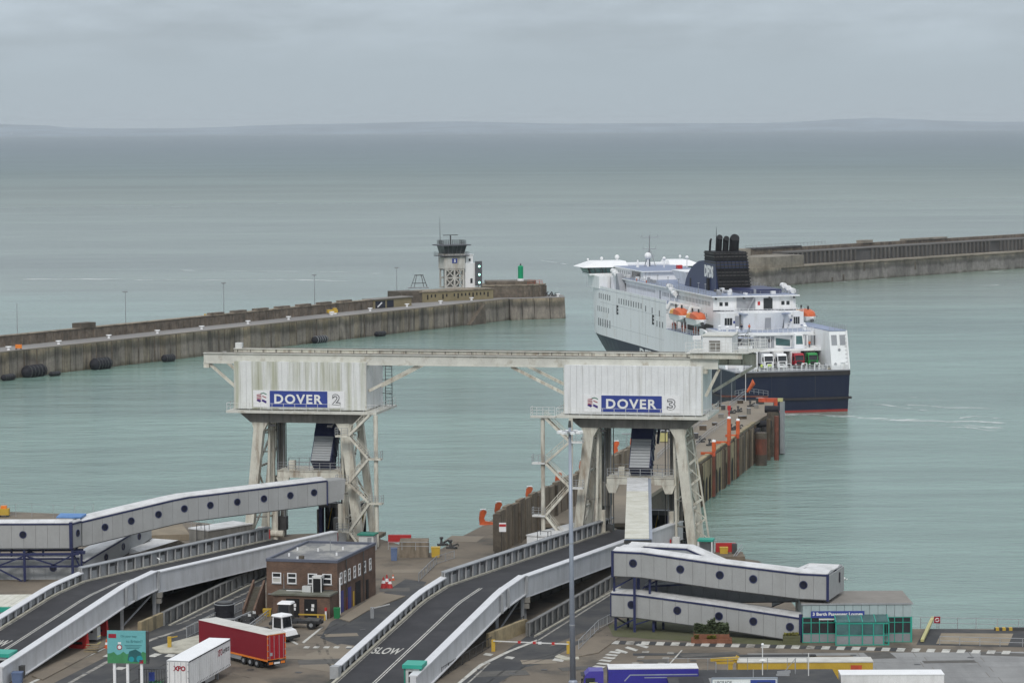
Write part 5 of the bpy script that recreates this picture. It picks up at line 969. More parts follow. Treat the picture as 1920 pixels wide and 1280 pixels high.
# ================================================================== approach ramps and link-span bridges
def ramp_bridge(R1, num, th2, L2, hinge, label):
    th1 = R(15); d1 = Vector((math.sin(th1), math.cos(th1), 0)); n1 = Vector((-d1.y, d1.x, 0)); d2 = Vector((math.sin(th2), math.cos(th2), 0)); n2 = Vector((-d2.y, d2.x, 0))
    R1 = Vector((R1[0], R1[1], 0)); w = 10.6
    o = thing('vehicle_ramp', label, 'ramp', (R1.x, R1.y, Q), 0, 'vehicle ramps up to the link spans')
    # stations: (right edge point, left normal, deck z)
    H = R1 + d1 * hinge
    st = [(R1 + d1 * s, n1, z) for s, z in ((-40, 7.02), (-36, 7.2), (-31, 7.65), (-1.5, 10.55), (1.5, 10.75), (hinge, 10.95))]
    nm = (n1 + n2).normalized(); st[-1] = (H, nm, 10.95)
    for k in range(1, 5): st.append((H + d2 * L2 * k / 4, n2, 10.95 - 1.9 * k / 4))
    def at(i, u, dz=0.0): p, n, z = st[i]; return p + n * (w * u) + Vector((0, 0, z + dz))
    def strip(u0, u1, dz, i0=0, i1=None, both=None):
        i1 = len(st) - 1 if i1 is None else i1; b = MB(); vs = []
        for i in range(i0, i1 + 1): vs += [at(i, u0, dz), at(i, u1, dz)]
        return b.add(vs, [(2 * k, 2 * k + 1, 2 * k + 3, 2 * k + 2) for k in range(i1 - i0)])
    def wall(u0, u1, z0, z1, i0, i1):
        secs = [[at(i, u0, z0(i) if callable(z0) else z0), at(i, u1, z0(i) if callable(z0) else z0), at(i, u1, z1), at(i, u0, z1)] for i in range(i0, i1 + 1)]
        return MB().loft(secs)
    last = len(st) - 1
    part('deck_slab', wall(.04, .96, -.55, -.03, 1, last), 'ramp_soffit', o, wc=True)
    part('carriageway', strip(.03, .97, 0.0), 'asphalt_ramp', o, wc=True)
    part('centre_line', strip(.482, .495, .012, 0, 5), 'road_paint', o, wc=True); part('centre_line', strip(.51, .523, .012, 0, 5 if num == 3 else last), 'road_paint', o, wc=True)
    part('edge_line', strip(.885, .897, .012, 0, last), 'road_paint_worn', o, wc=True); part('kerb', wall(.905, .935, 0.004, .14, 0, last), 'kerb_cream', o, wc=True)
    part('kerb', wall(.055, .075, .004, .14, 0, last), 'kerb_cream', o, wc=True)
    # right side: plate girders with a pale sloping cap
    zf = lambda i: max(Q - st[i][2] - .05, -.45)
    for i0, i1, lo, hi in ((1, 3, None, 1.75), (3, 4, -.45, 1.75), (4, 5, -.45, 1.7), (5, last, -.85, 1.55)):
        part('plate_girder', wall(-.035 if i0 < 5 else -.05, .03, zf if lo is None else lo, hi, i0, i1), 'ramp_paint', o, wc=True)
        part('girder_cap', wall(-.05 if i0 < 5 else -.062, .042, hi + .003, hi + .16, i0, i1), 'ramp_cap', o, wc=True)
        part('girder_flange', wall(-.055, .02, (lo if lo is not None else -.45) - .12, (lo if lo is not None else -.45) - .003, max(i0, 2), i1), 'ramp_cap', o, wc=True)
    for i in (3, 4, 5):
        p = at(i, -.06, -.5); part('girder_post', MB().bar(p, p + Vector((0, 0, 2.3)), .3), 'steel_grey', o, wc=True)
    for q in (5,):
        for dxx in (-.6, .5):
            p = at(q, -.02, -.6) + d1 * dxx; part('support_column', MB().bar((p.x, p.y, Q), p, .42), 'steel_grey', o, wc=True)
        p = at(q, -.02, -.9); part('hinge_gear', MB().box(p.x - .8, p.x + .8, p.y - .5, p.y + .5, p.z - .6, p.z).box(p.x - .5, p.x + .7, p.y - .6, p.y + .4, p.z - 1.3, p.z - .7), 'girder_grey', o, wc=True)
    p = at(3, -.0, -.5); part('support_column', MB().bar((p.x, p.y, Q), p, .38), 'galvanised', o, wc=True)
    p0, p1 = at(3, 0.02, -3.2), at(5, 0.02, -1.0); part('diagonal_strut', MB().bar((p0.x, p0.y, Q + .3), p1, .16), 'steel_grey', o, wc=True)
    # left side: wall added below as a shade-dark background, panelled parapet above
    part('shade_backing', wall(.97, 1.0, lambda i: Q - st[i][2], -.03, 1, last), 'ramp_shade', o, wc=True)
    def poly_pts(i0, i1, step, u):
        pts = []; 
        for i in range(i0, i1):
            a, b = at(i, u), at(i + 1, u); m = max(1, int(round((b - a).length / step)))
            for k in range(m): pts.append(a.lerp(b, k / m))
        pts.append(at(i1, u)); return pts
    for seg, (i0, i1) in enumerate(((2, 5), (5, last))):
        hgt = 1.15 if seg == 0 else 1.75; pts = poly_pts(i0, i1, 2.15 if seg == 0 else 2.3, .965); nn = n1 if seg == 0 else n2; ins = -nn
        for k in range(len(pts) - 1):
            a, b = pts[k], pts[k + 1]
            part('parapet_panel', MB().hexa([a + nn * .1, b + nn * .1, b + nn * .28, a + nn * .28], [q + Vector((0, 0, hgt - .06)) for q in (a + nn * .1, b + nn * .1, b + nn * .28, a + nn * .28)]), 'parapet_grey', o, wc=True)
            a2, b2 = a.lerp(b, .2), a.lerp(b, .8)
            if seg == 0 or k % 2: part('panel_slot', MB().hexa([q + Vector((0, 0, hgt * .62)) for q in (a2 + nn * .05, b2 + nn * .05, b2 + nn * .095, a2 + nn * .095)], [q + Vector((0, 0, hgt * .84)) for q in (a2 + nn * .05, b2 + nn * .05, b2 + nn * .095, a2 + nn * .095)]), 'dark_void' if seg == 0 else 'steel_dark', o, wc=True)
            part('parapet_post', MB().bar(a + ins * .12, a + ins * .12 + Vector((0, 0, hgt - .06)), .2, .42), 'ramp_cap' if seg == 0 else 'parapet_grey', o, wc=True)
            a3, b3 = a + Vector((0, 0, hgt)), b + Vector((0, 0, hgt))
            cw = .42 if seg == 0 else .28
            part('parapet_cap', MB().hexa([a3 + ins * cw - Vector((0, 0, .14)), b3 + ins * cw - Vector((0, 0, .14)), b3 + nn * .35, a3 + nn * .35], [a3 + ins * cw, b3 + ins * cw, b3 + nn * .35 + Vector((0, 0, .12)), a3 + nn * .35 + Vector((0, 0, .12))]), 'ramp_cap' if seg == 0 else 'steel_grey', o, wc=True)
    p = at(2, .965); part('end_block', MB().cbox((p.x - d1.x * .6, p.y - d1.y * .6, p.z - .2), 1.0, 1.0, 1.45, -th1), 'parapet_grey', o, wc=True)
    # SLOW lettering in the near-side lane
    s_ = -22.0; a = R1 + d1 * s_; zz = lambda s: 7.65 + (s + 31) / 29.5 * 2.9
    slope = Vector((d1.x, d1.y, 2.9 / 29.5)).normalized()
    og = a + n1 * (w * .88) + Vector((0, 0, zz(s_) + .02)); part('slow_marking', text_mb('SLOW', og, -n1, slope, 2.6, 3.3, .004, .02), 'road_paint', o, wc=True)
    return o, at, (d1, n1)
rmp3, at3, _ = ramp_bridge((-1.6, 335.5), 3, R(20.5), 66, 10.2, 'grey vehicle ramp marked SLOW in the middle, rising to the right gantry')
rmp2, at2, _ = ramp_bridge((-47.3, 342.0), 2, R(22), 52, 9.0, 'grey vehicle ramp marked SLOW at the left, rising past the brick building')
# lower lanes: post-and-panel walls beside them, ochre end blocks
def lane_wall(name, a, b, label, n=16):
    a, b = Vector(a), Vector(b); d = (b - a).normalized(); nn = Vector((-d.y, d.x, 0)); ln = (b - a).length
    o = thing(name, label, 'wall', a, 0, 'panelled walls beside the lower lanes')
    for k in range(n):
        p, q = a + d * ln * k / n, a + d * ln * (k + 1) / n
        part('wall_panel', MB().hexa([p, q, q + nn * .3, p + nn * .3], [v + Vector((0, 0, 1.5)) for v in (p, q, q + nn * .3, p + nn * .3)]), 'lane_panel', o, wc=True)
        part('wall_post', MB().bar(p - nn * .2, p - nn * .2 + Vector((0, 0, 1.55)), .2, .35), 'lane_panel', o, wc=True)
    part('wall_cap', MB().bar(a + Vector((0, 0, 1.58)), b + Vector((0, 0, 1.58)), .5, .14), 'lane_panel', o, wc=True); part('kerb', MB().bar(a - nn * .9 + Vector((0, 0, .07)), b - nn * .9 + Vector((0, 0, .07)), .3, .14), 'kerb_cream', o, wc=True)
    return o
lane_wall('lane_wall', P(990, 1192), P(1150, 1100), 'panelled grey wall along the lower lane under the right ramp')
lane_wall('lane_wall', P(305, 1172), P(505, 1072), 'panelled grey wall along the lower lane under the left ramp', 18)
for pix, tx in ((((915, 1212), (985, 1184)), 'right'), (((262, 1190), (303, 1172)), 'left')):
    a, b = P(*pix[0]), P(*pix[1]); solo('concrete_block_wall', MB().bar(a + Vector((0, 0, .8)), b + Vector((0, 0, .8)), .5, 1.6), 'concrete_ochre', 'low ochre concrete wall at the mouth of the %s lower lane' % tx, 'wall')
# added walls below the link spans, undercroft shade put into their colour
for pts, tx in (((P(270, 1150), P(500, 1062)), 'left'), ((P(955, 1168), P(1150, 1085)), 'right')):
    a, b = pts; d = (b - a).normalized(); nn = Vector((-d.y, d.x, 0)); o = thing('undercroft_backing', 'added wall panels coloured dark as shade below the %s link span' % tx, 'wall', a + nn * 3.2, 0)
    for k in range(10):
        p, q = a + nn * 3.2 + (b - a) * (k / 10 + .006), a + nn * 3.2 + (b - a) * ((k + 1) / 10 - .006); part('wall_panel', MB().hexa([p, q, q + nn * .4, p + nn * .4], [v + Vector((0, 0, 2.6)) for v in (p, q, q + nn * .4, p + nn * .4)]), 'ramp_shade', o, wc=True)
def bar_fence(pts, label, h=1.15, group='black bar fences beside the ramps', step=.55, m='steel_dark'):
    b = Vector(pts[0]); o = thing('bar_fence', label, 'fence', b, 0, group); pr = [Vector(p) - b for p in pts]; rr = MB(); bars = MB()
    for i in range(len(pr) - 1):
        rr.bar(pr[i] + Vector((0, 0, h)), pr[i + 1] + Vector((0, 0, h)), .06).bar(pr[i] + Vector((0, 0, .15)), pr[i + 1] + Vector((0, 0, .15)), .05)
        ln = (pr[i + 1] - pr[i]).length; n = int(ln / step)
        for k in range(n): q = pr[i].lerp(pr[i + 1], (k + .5) / n); bars.bar(q + Vector((0, 0, .15)), q + Vector((0, 0, h)), .03)
    part('rail', rr, m, o); part('bars', bars, m, o, stuff=True); pm = MB().bar((0, 0, 0), (0, 0, h + .08), .09).mesh('post', m)
    for i in range(len(pr) - 1):
        n = max(1, int((pr[i + 1] - pr[i]).length / 2.4))
        for k in range(n + 1): inst('post', pm, o, pr[i].lerp(pr[i + 1], k / n))
bar_fence([P(828, 1270), P(905, 1222), P(982, 1172)], 'black bar fence below the right ramp girder'); bar_fence([P(45, 1262), P(125, 1218), P(190, 1180)], 'black bar fence below the left ramp girder')
bar_fence([P(1085, 1218), P(1122, 1180), P(1155, 1163)], 'grey bar fence beside the lower lane left of the lower walkway', m='galvanised'); bar_fence([P(350, 1196), P(425, 1158), P(470, 1137)], 'grey bar fence between the lower lane and the trailers', m='steel_grey', h=1.4)
bar_fence([P(785, 1090), P(818, 1058), P(852, 1047)], 'grey bar fence climbing beside the left parapet of the right ramp', m='steel_grey')

# ================================================================== covered walkways with portholes
pm_ = MB().tube((0, -.03, 0), (0, .05, 0), .40, n=16).mesh('porthole', 'porthole_glass')
_rim = MB(); _n = 16
for j in range(_n):
    a0, a1 = 2 * math.pi * j / _n, 2 * math.pi * (j + 1) / _n
    q = lambda r, a, y: (r * math.cos(a), y, r * math.sin(a))
    _rim.add([q(.40, a0, -.07), q(.40, a1, -.07), q(.50, a1, -.07), q(.50, a0, -.07), q(.40, a0, .03), q(.40, a1, .03), q(.50, a1, .03), q(.50, a0, .03)], [(0, 1, 2, 3), (2, 3, 7, 6), (0, 1, 5, 4)])
rim_ = _rim.mesh('rim', 'navy_steel')
def walk_tube(o, pts, h, depth, port=(), wall='walkway_wall', roof='walkway_roof', seam=1.6, trim=True, endcaps=(True, True), overhang=.12):
    """pts: front lower edge points in world space, left to right; depth: horizontal thickness"""
    pts = [Vector(p) for p in pts]; Z = Vector((0, 0, 1)); tot = [0]
    for i in range(len(pts) - 1): tot.append(tot[-1] + (pts[i + 1] - pts[i]).length)
    for i in range(len(pts) - 1):
        a, b = pts[i], pts[i + 1]; d = Vector((b.x - a.x, b.y - a.y, 0)).normalized(); bk = Vector((-d.y, d.x, 0)); ln = (b - a).length
        part('tube_body', MB().hexa([a + bk * .1, b + bk * .1, b + bk * depth, a + bk * depth], [q + Z * h for q in (a + bk * .1, b + bk * .1, b + bk * depth, a + bk * depth)]), 'tube_shade', o, wc=True)
        n = max(1, int(round(ln / seam)))
        for k in range(n):
            p, q = a.lerp(b, k / n) + d * .015, a.lerp(b, (k + 1) / n) - d * .015
            part('wall_panel', MB().hexa([p, q, q + bk * .095, p + bk * .095], [v + Z * (h - .16) for v in (p, q, q + bk * .095, p + bk * .095)]), wall, o, wc=True)
        if trim:
            f0, f1 = a - bk * .06, b - bk * .06; part('eaves_trim', MB().hexa([f0 + Z * (h - .155), f1 + Z * (h - .155), f1 + Z * (h - .155) + bk * .15, f0 + Z * (h - .155) + bk * .15], [f0 + Z * (h + .05), f1 + Z * (h + .05), f1 + Z * (h + .05) + bk * .15, f0 + Z * (h + .05) + bk * .15]), 'navy_steel', o, wc=True)
            part('sill_trim', MB().hexa([a - bk * .02 - Z * .12, b - bk * .02 - Z * .12, b + bk * .1 - Z * .12, a + bk * .1 - Z * .12], [a - bk * .02 - Z * .004, b - bk * .02 - Z * .004, b + bk * .1 - Z * .004, a + bk * .1 - Z * .004]), 'steel_dark', o, wc=True)
        nr = max(1, int(round(ln / 2.4)))
        for k in range(nr):
            p, q = a.lerp(b, k / nr) + d * .01 + Z * (h + .055), a.lerp(b, (k + 1) / nr) - d * .01 + Z * (h + .055); m_ = bk * (depth / 2)
            vs = [p + bk * .02, q + bk * .02, q + m_, p + m_, q + bk * (depth + overhang), p + bk * (depth + overhang)]; tp = [v + Z * (.10 if j in (0, 1, 4, 5) else .34) for j, v in enumerate(vs)]
            part('roof_sheet', MB().add(vs + tp, [(0, 1, 7, 6), (6, 7, 8, 9), (9, 8, 10, 11), (4, 5, 11, 10), (1, 2, 8, 7), (2, 4, 10, 8), (3, 0, 6, 9), (5, 3, 9, 11), (0, 3, 2, 1), (3, 5, 4, 2)]), roof, o, wc=True)
    base = Vector((0, 0, 0)); r_ = o
    while r_: base += Vector(r_.location); r_ = r_.parent
    for t in port:
        s = t * tot[-1]; i = max(j for j in range(len(tot) - 1) if tot[j] <= s); u = (s - tot[i]) / (tot[i + 1] - tot[i]); p = pts[i].lerp(pts[i + 1], u); d = pts[i + 1] - pts[i]; yw = math.atan2(d.y, d.x)
        ph = inst('porthole', pm_, o, p + Z * (h * .56) - base, (0, 0, yw)); inst('rim', rim_, ph)
def legs(o, pts, m='navy_steel', w=.3, z0=Q):
    for x, y, z in pts: part('support_leg', MB().bar((x, y, z0), (x, y, z), w), m, o, wc=True)
# --- left walkway
o = thing('passenger_walkway', 'long grey covered walkway with a row of round portholes climbing to the DOVER 2 gantry', 'walkway', (-59, 382, Q), 0, 'covered passenger walkways')
walk_tube(o, [(-58.7, 381.9, 11.3), (-47.2, 389.2, 13.2), (-45.2, 390.4, 13.45), (-26.6, 401.6, 14.25)], 3.35, 3.6, (.04 + .05, .195, .305, .41, .515, .625, .735, .845, .945))
part('end_bellows', MB().hexa([(-26.5, 401.8, 14.3), (-24.3, 403.2, 14.7), (-25.6, 405.6, 14.7), (-28, 404.3, 14.3)], [(-26.5, 401.8, 17.5), (-24.0, 403.4, 17.6), (-25.4, 405.6, 17.6), (-28, 404.3, 17.5)]), 'walkway_wall', o, wc=True)
part('end_post', MB().bar((-26.55, 401.5, 14.1), (-26.55, 401.5, 17.6), .18), 'navy_steel', o, wc=True)
part('roof_sheet_blue', MB().hexa([(-62.3, 382.5, 15.1), (-58.9, 382.1, 15.1), (-58.4, 384, 15.2), (-62, 384.5, 15.2)], [(-62.3, 382.5, 15.25), (-58.9, 382.1, 15.3), (-58.4, 384, 15.5), (-62, 384.5, 15.5)]), 'blue_sheet', o, wc=True)
o2 = thing('passenger_walkway', 'grey covered landing box on a navy trestle at the left picture edge', 'walkway', (-66, 379.5, Q), 0, 'covered passenger walkways')
walk_tube(o2, [(-76, 379.6, 11.45), (-59.75, 379.3, 11.45)], 3.3, 3.4, (.595,)); 
for xx in (-59.72,): part('corner_post', MB().box(xx - .32, xx + .12, 379.15, 379.6, 11.3, 14.95), 'navy_steel', o2, wc=True)
walk_tube(o2, [(-59.55, 379.45, 11.45), (-58.75, 381.6, 11.45)], 3.3, .5, (.55,), seam=2.4)
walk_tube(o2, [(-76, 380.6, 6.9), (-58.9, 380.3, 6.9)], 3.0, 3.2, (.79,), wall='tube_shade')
for x in (-75.5, -70.2, -66.1, -59.6):
    for y in (378.9, 382.6): part('trestle_column', MB().bar((x, y, Q), (x, y, 11.2), .34), 'navy_steel', o2, wc=True)
for y in (378.9, 382.6):
    part('trestle_beam', MB().box(-76, -58.7, y - .18, y + .18, 10.55, 10.85), 'navy_steel', o2, wc=True); part('trestle_beam', MB().box(-76, -58.7, y - .18, y + .18, 8.9, 9.15), 'navy_steel', o2, wc=True)
    for a, b in ((-75.5, -70.4), (-66, -70), (-66, -61.5), (-59.7, -62.6)): part('trestle_brace', MB().bar((a, y, 10.5), (b, y, 9.0), .2), 'navy_steel', o2, wc=True)
    for a, b in ((-75.3, -70.6), (-70, -66.4)): part('trestle_brace', MB().bar((a, y - .02, 8.9), (b, y - .02, 7.0), .2), 'navy_steel', o2, wc=True)
for x in (-73, -68.2, -63.9): part('trestle_column', MB().bar((x, 381, 9.1), (x, 381, 11.2), .26), 'navy_steel', o2, wc=True)
part('bracket', MB().bar((-58.5, 379.6, 10.6), (-58.5, 379.6, 8.0), .26).bar((-59.5, 379.2, 10.6), (-58.5, 379.6, 8.4), .2).box(-59.4, -58.0, 379.2, 380, 10.6, 11.0), 'navy_steel', o2, wc=True)
o3 = thing('passenger_walkway', 'shaded lower covered walkway slanting up behind the left landing box', 'walkway', (-58, 385, Q), 0, 'covered passenger walkways')
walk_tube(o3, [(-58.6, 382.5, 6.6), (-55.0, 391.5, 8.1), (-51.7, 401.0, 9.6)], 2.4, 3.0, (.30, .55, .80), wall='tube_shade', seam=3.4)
o4 = thing('kiosk_canopy', 'pale ribbed canopy with a green fascia at the left picture edge', 'canopy', P(0, 1140, 9.4)); c = P(-10, 1138, 9.4)
for k in range(12): part('roof_rib', MB().hexa([(-8 + k * .95, -2.6, .6), (-7.1 + k * .95, -2.6, .6), (-5.6 + k * .95, 3.2, 1.1), (-6.5 + k * .95, 3.2, 1.1)], [(-8 + k * .95, -2.6, .7), (-7.1 + k * .95, -2.6, .7), (-5.6 + k * .95, 3.2, 1.2), (-6.5 + k * .95, 3.2, 1.2)]), 'corrugated_roof', o4)
part('fascia', MB().box(-8, 3.4, -2.75, -2.55, .0, .62), 'teal_roof', o4); part('wall', MB().box(-8, 3, -2.2, 2.8, -2.3, .55), 'kiosk_white', o4)
# --- right walkways
o5 = thing('passenger_walkway', 'upper grey covered walkway with round portholes running down to the passenger lounge', 'walkway', (12, 338.5, Q), 0, 'covered passenger walkways')
A_, B_ = Vector((12.0, 338.5, 0)), Vector((37.0, 329.6, 0)); wdv = (B_ - A_).normalized(); wbk = Vector((-wdv.y, wdv.x, 0)); WL = (B_ - A_).length
def wp(t, z, k=0): return A_ + wdv * (WL * t) + wbk * k + Vector((0, 0, z))
walk_tube(o5, [wp(0, 13.75), wp(.135, 13.75), wp(.50, 12.85), wp(.87, 12.15), wp(1.0, 12.15)], 2.95, 3.0, (.097, .32, .505, .66, .89))
walk_tube(o5, [wp(0.02, 13.75, 4.6), wp(.30, 13.75, 4.6), wp(.55, 11.2, 4.6)], 2.95, 2.8, (), wall='tube_shade'); walk_tube(o5, [wp(.70, 10.2, 4.6), wp(.86, 12.1, 4.6), wp(1.0, 12.1, 4.6)], 2.95, 3.0, (.12,), wall='tube_shade')
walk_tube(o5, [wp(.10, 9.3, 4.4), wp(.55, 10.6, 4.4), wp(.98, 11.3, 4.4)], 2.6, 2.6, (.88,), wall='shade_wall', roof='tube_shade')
part('corner_post', MB().cbox(wp(1.0, 12.0), .3, .3, 3.2, -R(19.6)), 'navy_steel', o5, wc=True); part('corner_post', MB().cbox(wp(0, 13.6), .3, .3, 3.2, -R(19.6)), 'navy_steel', o5, wc=True)
for k in range(4): p, q = wp(1.004, 12.15, .05 + k * 1.9), wp(1.004, 12.15, 1.9 + k * 1.9); part('end_panel', MB().hexa([p, p + wdv * .1, q + wdv * .1, q], [v + Vector((0, 0, 2.9)) for v in (p, p + wdv * .1, q + wdv * .1, q)]), 'walkway_wall', o5, wc=True)
p = wp(1.008, 13.5, 5.0); part('end_slit', MB().bar(p + wdv * .08, p + wdv * .08 + Vector((0, 0, 1.2)), .1, .35), 'porthole_glass', o5, wc=True)
part('roof_join', MB().hexa([wp(.87, 15.16, 2.9), wp(1.0, 15.16, 2.9), wp(1.0, 15.16, 4.75), wp(.87, 15.16, 4.75)], [wp(.87, 15.30, 2.9), wp(1.0, 15.30, 2.9), wp(1.0, 15.30, 4.75), wp(.87, 15.30, 4.75)]), 'walkway_roof', o5, wc=True)
part('roof_join', MB().hexa([wp(0.0, 16.76, 2.9), wp(.10, 16.76, 2.9), wp(.10, 16.76, 4.75), wp(0.0, 16.76, 4.75)], [wp(0.0, 16.9, 2.9), wp(.10, 16.9, 2.9), wp(.10, 16.9, 4.75), wp(0.0, 16.9, 4.75)]), 'walkway_roof', o5, wc=True)
part('end_panel', MB().hexa([wp(-.004, 13.75, 0), wp(0, 13.75, 0), wp(0, 13.75, 7.4), wp(-.004, 13.75, 7.4)], [wp(-.004, 16.7, 0), wp(0, 16.7, 0), wp(0, 16.7, 7.4), wp(-.004, 16.7, 7.4)]), 'tube_shade', o5, wc=True)
o6 = thing('passenger_walkway', 'lower grey covered walkway with round portholes under the upper one, behind the brick planter', 'walkway', (12, 338.5, Q), 0, 'covered passenger walkways')
A6, B6 = Vector((11.8, 339.0, 0)), Vector((33.9, 330.4, 0)); w6 = (B6 - A6).normalized(); L6 = (B6 - A6).length
def lp(t, z, k=0): return A6 + w6 * (L6 * t) + Vector((-w6.y, w6.x, 0)) * k + Vector((0, 0, z))
walk_tube(o6, [lp(0, 8.75), lp(.14, 8.75), lp(.55, 8.05), lp(1.0, 7.10)], 2.75, 3.0, (.11, .355, .575, .755, .945))
part('corner_post', MB().cbox(lp(1.0, 7.02), .35, .35, 3.3, -R(21)), 'navy_steel', o6, wc=True); part('corner_post', MB().cbox(lp(0.0, 8.7), .12, .2, 2.9, -R(21)), 'navy_steel', o6, wc=True)
for t, k, z1 in ((.02, .3, 8.7), (.13, -.25, 13.7), (.05, 2.9, 8.7), (.20, 2.7, 8.6), (.22, .6, 8.6), (.24, 2.9, 8.6), (.985, 3.2, 12.1)):
    p = lp(t, Q, k); part('support_leg', MB().bar(p, Vector((p.x, p.y, z1)), .3), 'navy_steel', o6, wc=True)
for (t0, k0, z0, t1, k1, z1) in ((.02, .3, 7.2, .13, 0, 8.6), (.02, .3, 8.6, .05, 2.8, 7.3), (.13, 0, 7.9, .22, .5, 8.6)): part('support_brace', MB().bar(lp(t0, z0, k0), lp(t1, z1, k1), .16), 'navy_steel', o6, wc=True)
for t0, t1, k in ((.01, .12, .5), (.15, .26, 1.5)): part('support_brace', MB().bar(lp(t0, 12.1, k), lp(t1, 13.6, k), .18).bar(lp(t0, 13.6, k), lp(t1, 13.6, k + 1), .2), 'navy_steel', o6, wc=True)
for t, k in ((.01, .5), (.2, .6), (.21, 2.4)): part('support_leg', MB().bar(lp(t, 11.6, k), lp(t, 13.7, k), .26), 'navy_steel', o6, wc=True)
o7 = thing('passenger_walkway', 'white ribbed walkway roof running straight back to the DOVER 3 gantry', 'walkway', (15.4, 347, Q), 0, 'covered passenger walkways')
a, b = Vector((15.4, 346.5, 14.1)), Vector((18.0, 402.5, 14.6)); d = (b - a).normalized(); sx = Vector((d.y, -d.x, 0)).normalized()
part('body', MB().hexa([a - sx * 1.6, a + sx * 1.6, b + sx * 1.6, b - sx * 1.6], [v + Vector((0, 0, 2.9)) for v in (a - sx * 1.6, a + sx * 1.6, b + sx * 1.6, b - sx * 1.6)]), 'blue_sheet', o7, wc=True)
for k in range(28):
    p, q = a.lerp(b, k / 28), a.lerp(b, (k + .93) / 28); z0, z1 = Vector((0, 0, 2.905)), Vector((0, 0, 3.07))
    part('roof_rib', MB().hexa([p - sx * 1.62 + z0, p + sx * 1.4 + z0, q + sx * 1.4 + z0, q - sx * 1.62 + z0], [p - sx * 1.62 + z1, p + sx * 1.4 + z1, q + sx * 1.4 + z1, q - sx * 1.62 + z1]), 'corrugated_roof' if k < 21 else 'walkway_roof', o7, wc=True)
part('side_sheet', MB().hexa([a + sx * 1.61 + Vector((0, 0, .2)), a + sx * 1.8 + Vector((0, 0, .2)), b + sx * 1.8 + Vector((0, 0, .2)), b + sx * 1.61 + Vector((0, 0, .2))], [a + sx * 1.42 + Vector((0, 0, 3.0)), a + sx * 1.8 + Vector((0, 0, 2.9)), b + sx * 1.8 + Vector((0, 0, 2.9)), b + sx * 1.42 + Vector((0, 0, 3.0))]), 'mast_grey', o7, wc=True)
p = a - d * .2; part('end_seal', MB().hexa([p - sx * 1.7 + Vector((0, 0, 2.2)), p + sx * 1.7 + Vector((0, 0, 2.2)), p + sx * 1.7 + d * .15 + Vector((0, 0, 2.2)), p - sx * 1.7 + d * .15 + Vector((0, 0, 2.2))], [p - sx * 1.7 + Vector((0, 0, 2.85)), p + sx * 1.7 + Vector((0, 0, 2.85)), p + sx * 1.7 + d * .15 + Vector((0, 0, 2.85)), p - sx * 1.7 + d * .15 + Vector((0, 0, 2.85))]), 'steel_dark', o7, wc=True)
for t in (.35, .7): q = a.lerp(b, t); part('support_leg', MB().bar((q.x, q.y, Q if t < .6 else -1), (q.x, q.y, q.z), .4), 'navy_steel', o7, wc=True)

# ================================================================== passenger lounge
LA, LB = Vector((34.1, 330.0, Q)), Vector((46.9, 330.2, Q)); lo = thing('passenger_lounge', 'green framed glass passenger lounge with a flat grey roof and a blue sign', 'building', LA, 0); LW = (LB - LA).length; LD = 8.6; LH = 4.55
part('back_wall', MB().box(0, LW, LD - .15, LD, 0, LH), 'lounge_panel', lo); part('floor', MB().box(.1, LW - .1, .1, LD - .2, .004, .1), 'lounge_low_panel', lo); part('ceiling', MB().box(.05, LW - .05, .05, LD - .16, 3.0, 3.1), 'lounge_low_panel', lo)
part('roof', MB().box(-.15, LW + .15, -.15, LD + .2, LH, LH + .14), 'flat_roof', lo); part('roof_trim', MB().box(-.2, LW + .2, -.2, -.153, LH - .02, LH + .17), 'galvanised', lo)
bays = 13; bw_ = LW / bays
for k in range(bays):
    x0, x1 = k * bw_ + .05, (k + 1) * bw_ - .05
    part('fascia_panel', MB().box(x0 - .03, x1 + .03, -.08, .06, 3.05, LH - .02), 'lounge_panel', lo); part('glass_pane', MB().box(x0, x1, .0, .04, 1.12, 2.95), 'window_dark', lo); part('low_panel', MB().box(x0, x1, -.02, .06, .08, 1.05), 'lounge_low_panel', lo)
for k in range(bays + 1): part('mullion', MB().box(k * bw_ - .045, k * bw_ + .045, -.06, .05, .02, 3.0), 'teal_roof', lo)
for z in (.02, 1.05, 2.35, 2.95): part('transom', MB().box(0, LW, -.05, .05, z, z + .08), 'teal_roof', lo)
for k in range(9): part('side_mullion', MB().box(LW - .02, LW + .06, k * LD / 9, k * LD / 9 + .3, .02, 3.0), 'teal_dark', lo)
part('side_glass', MB().box(LW - .08, LW - .021, 0, LD, .9, 2.9), 'window_dark', lo); part('side_panel', MB().box(LW - .06, LW + .0, 0, LD, 3.0, LH - .02), 'lounge_panel', lo); part('side_low_panel', MB().box(LW - .06, LW + .02, .05, LD, .05, .9), 'teal_dark', lo)
part('side_wall', MB().box(0, .06, .08, LD, 0, LH), 'lounge_panel', lo); part('corner_frame', MB().box(LW - .12, LW + .1, -.1, .12, 0, 3.05), 'teal_roof', lo)
sg_ = part('sign_board', MB().box(.95, 7.25, -.2, -.083, 3.0, 3.78), 'sign_blue', lo); part('lettering', text_mb('3 Berth Passenger Lounge', (1.15, -.206, 3.14), (1, 0, 0), (0, 0, 1), .5, 5.9, .02, .03), 'letter_white', sg_)
part('notice_strip', MB().box(1.9, 4.2, -.09, -.062, 2.72, 2.9), 'sign_white', lo)
pq = thing('glass_porch', 'small green framed glass shelter porch in front of the lounge', 'shelter', (LA.x + 3.7, LA.y - 1.9, Q)); PW, PD, PH = 6.2, 1.82, 2.75
for x in (0, 1.55, 3.1, 4.4, 5.6, 6.2): part('post', MB().box(x - .06, x + .06, -.06, .06, 0, PH), 'teal_roof', pq)
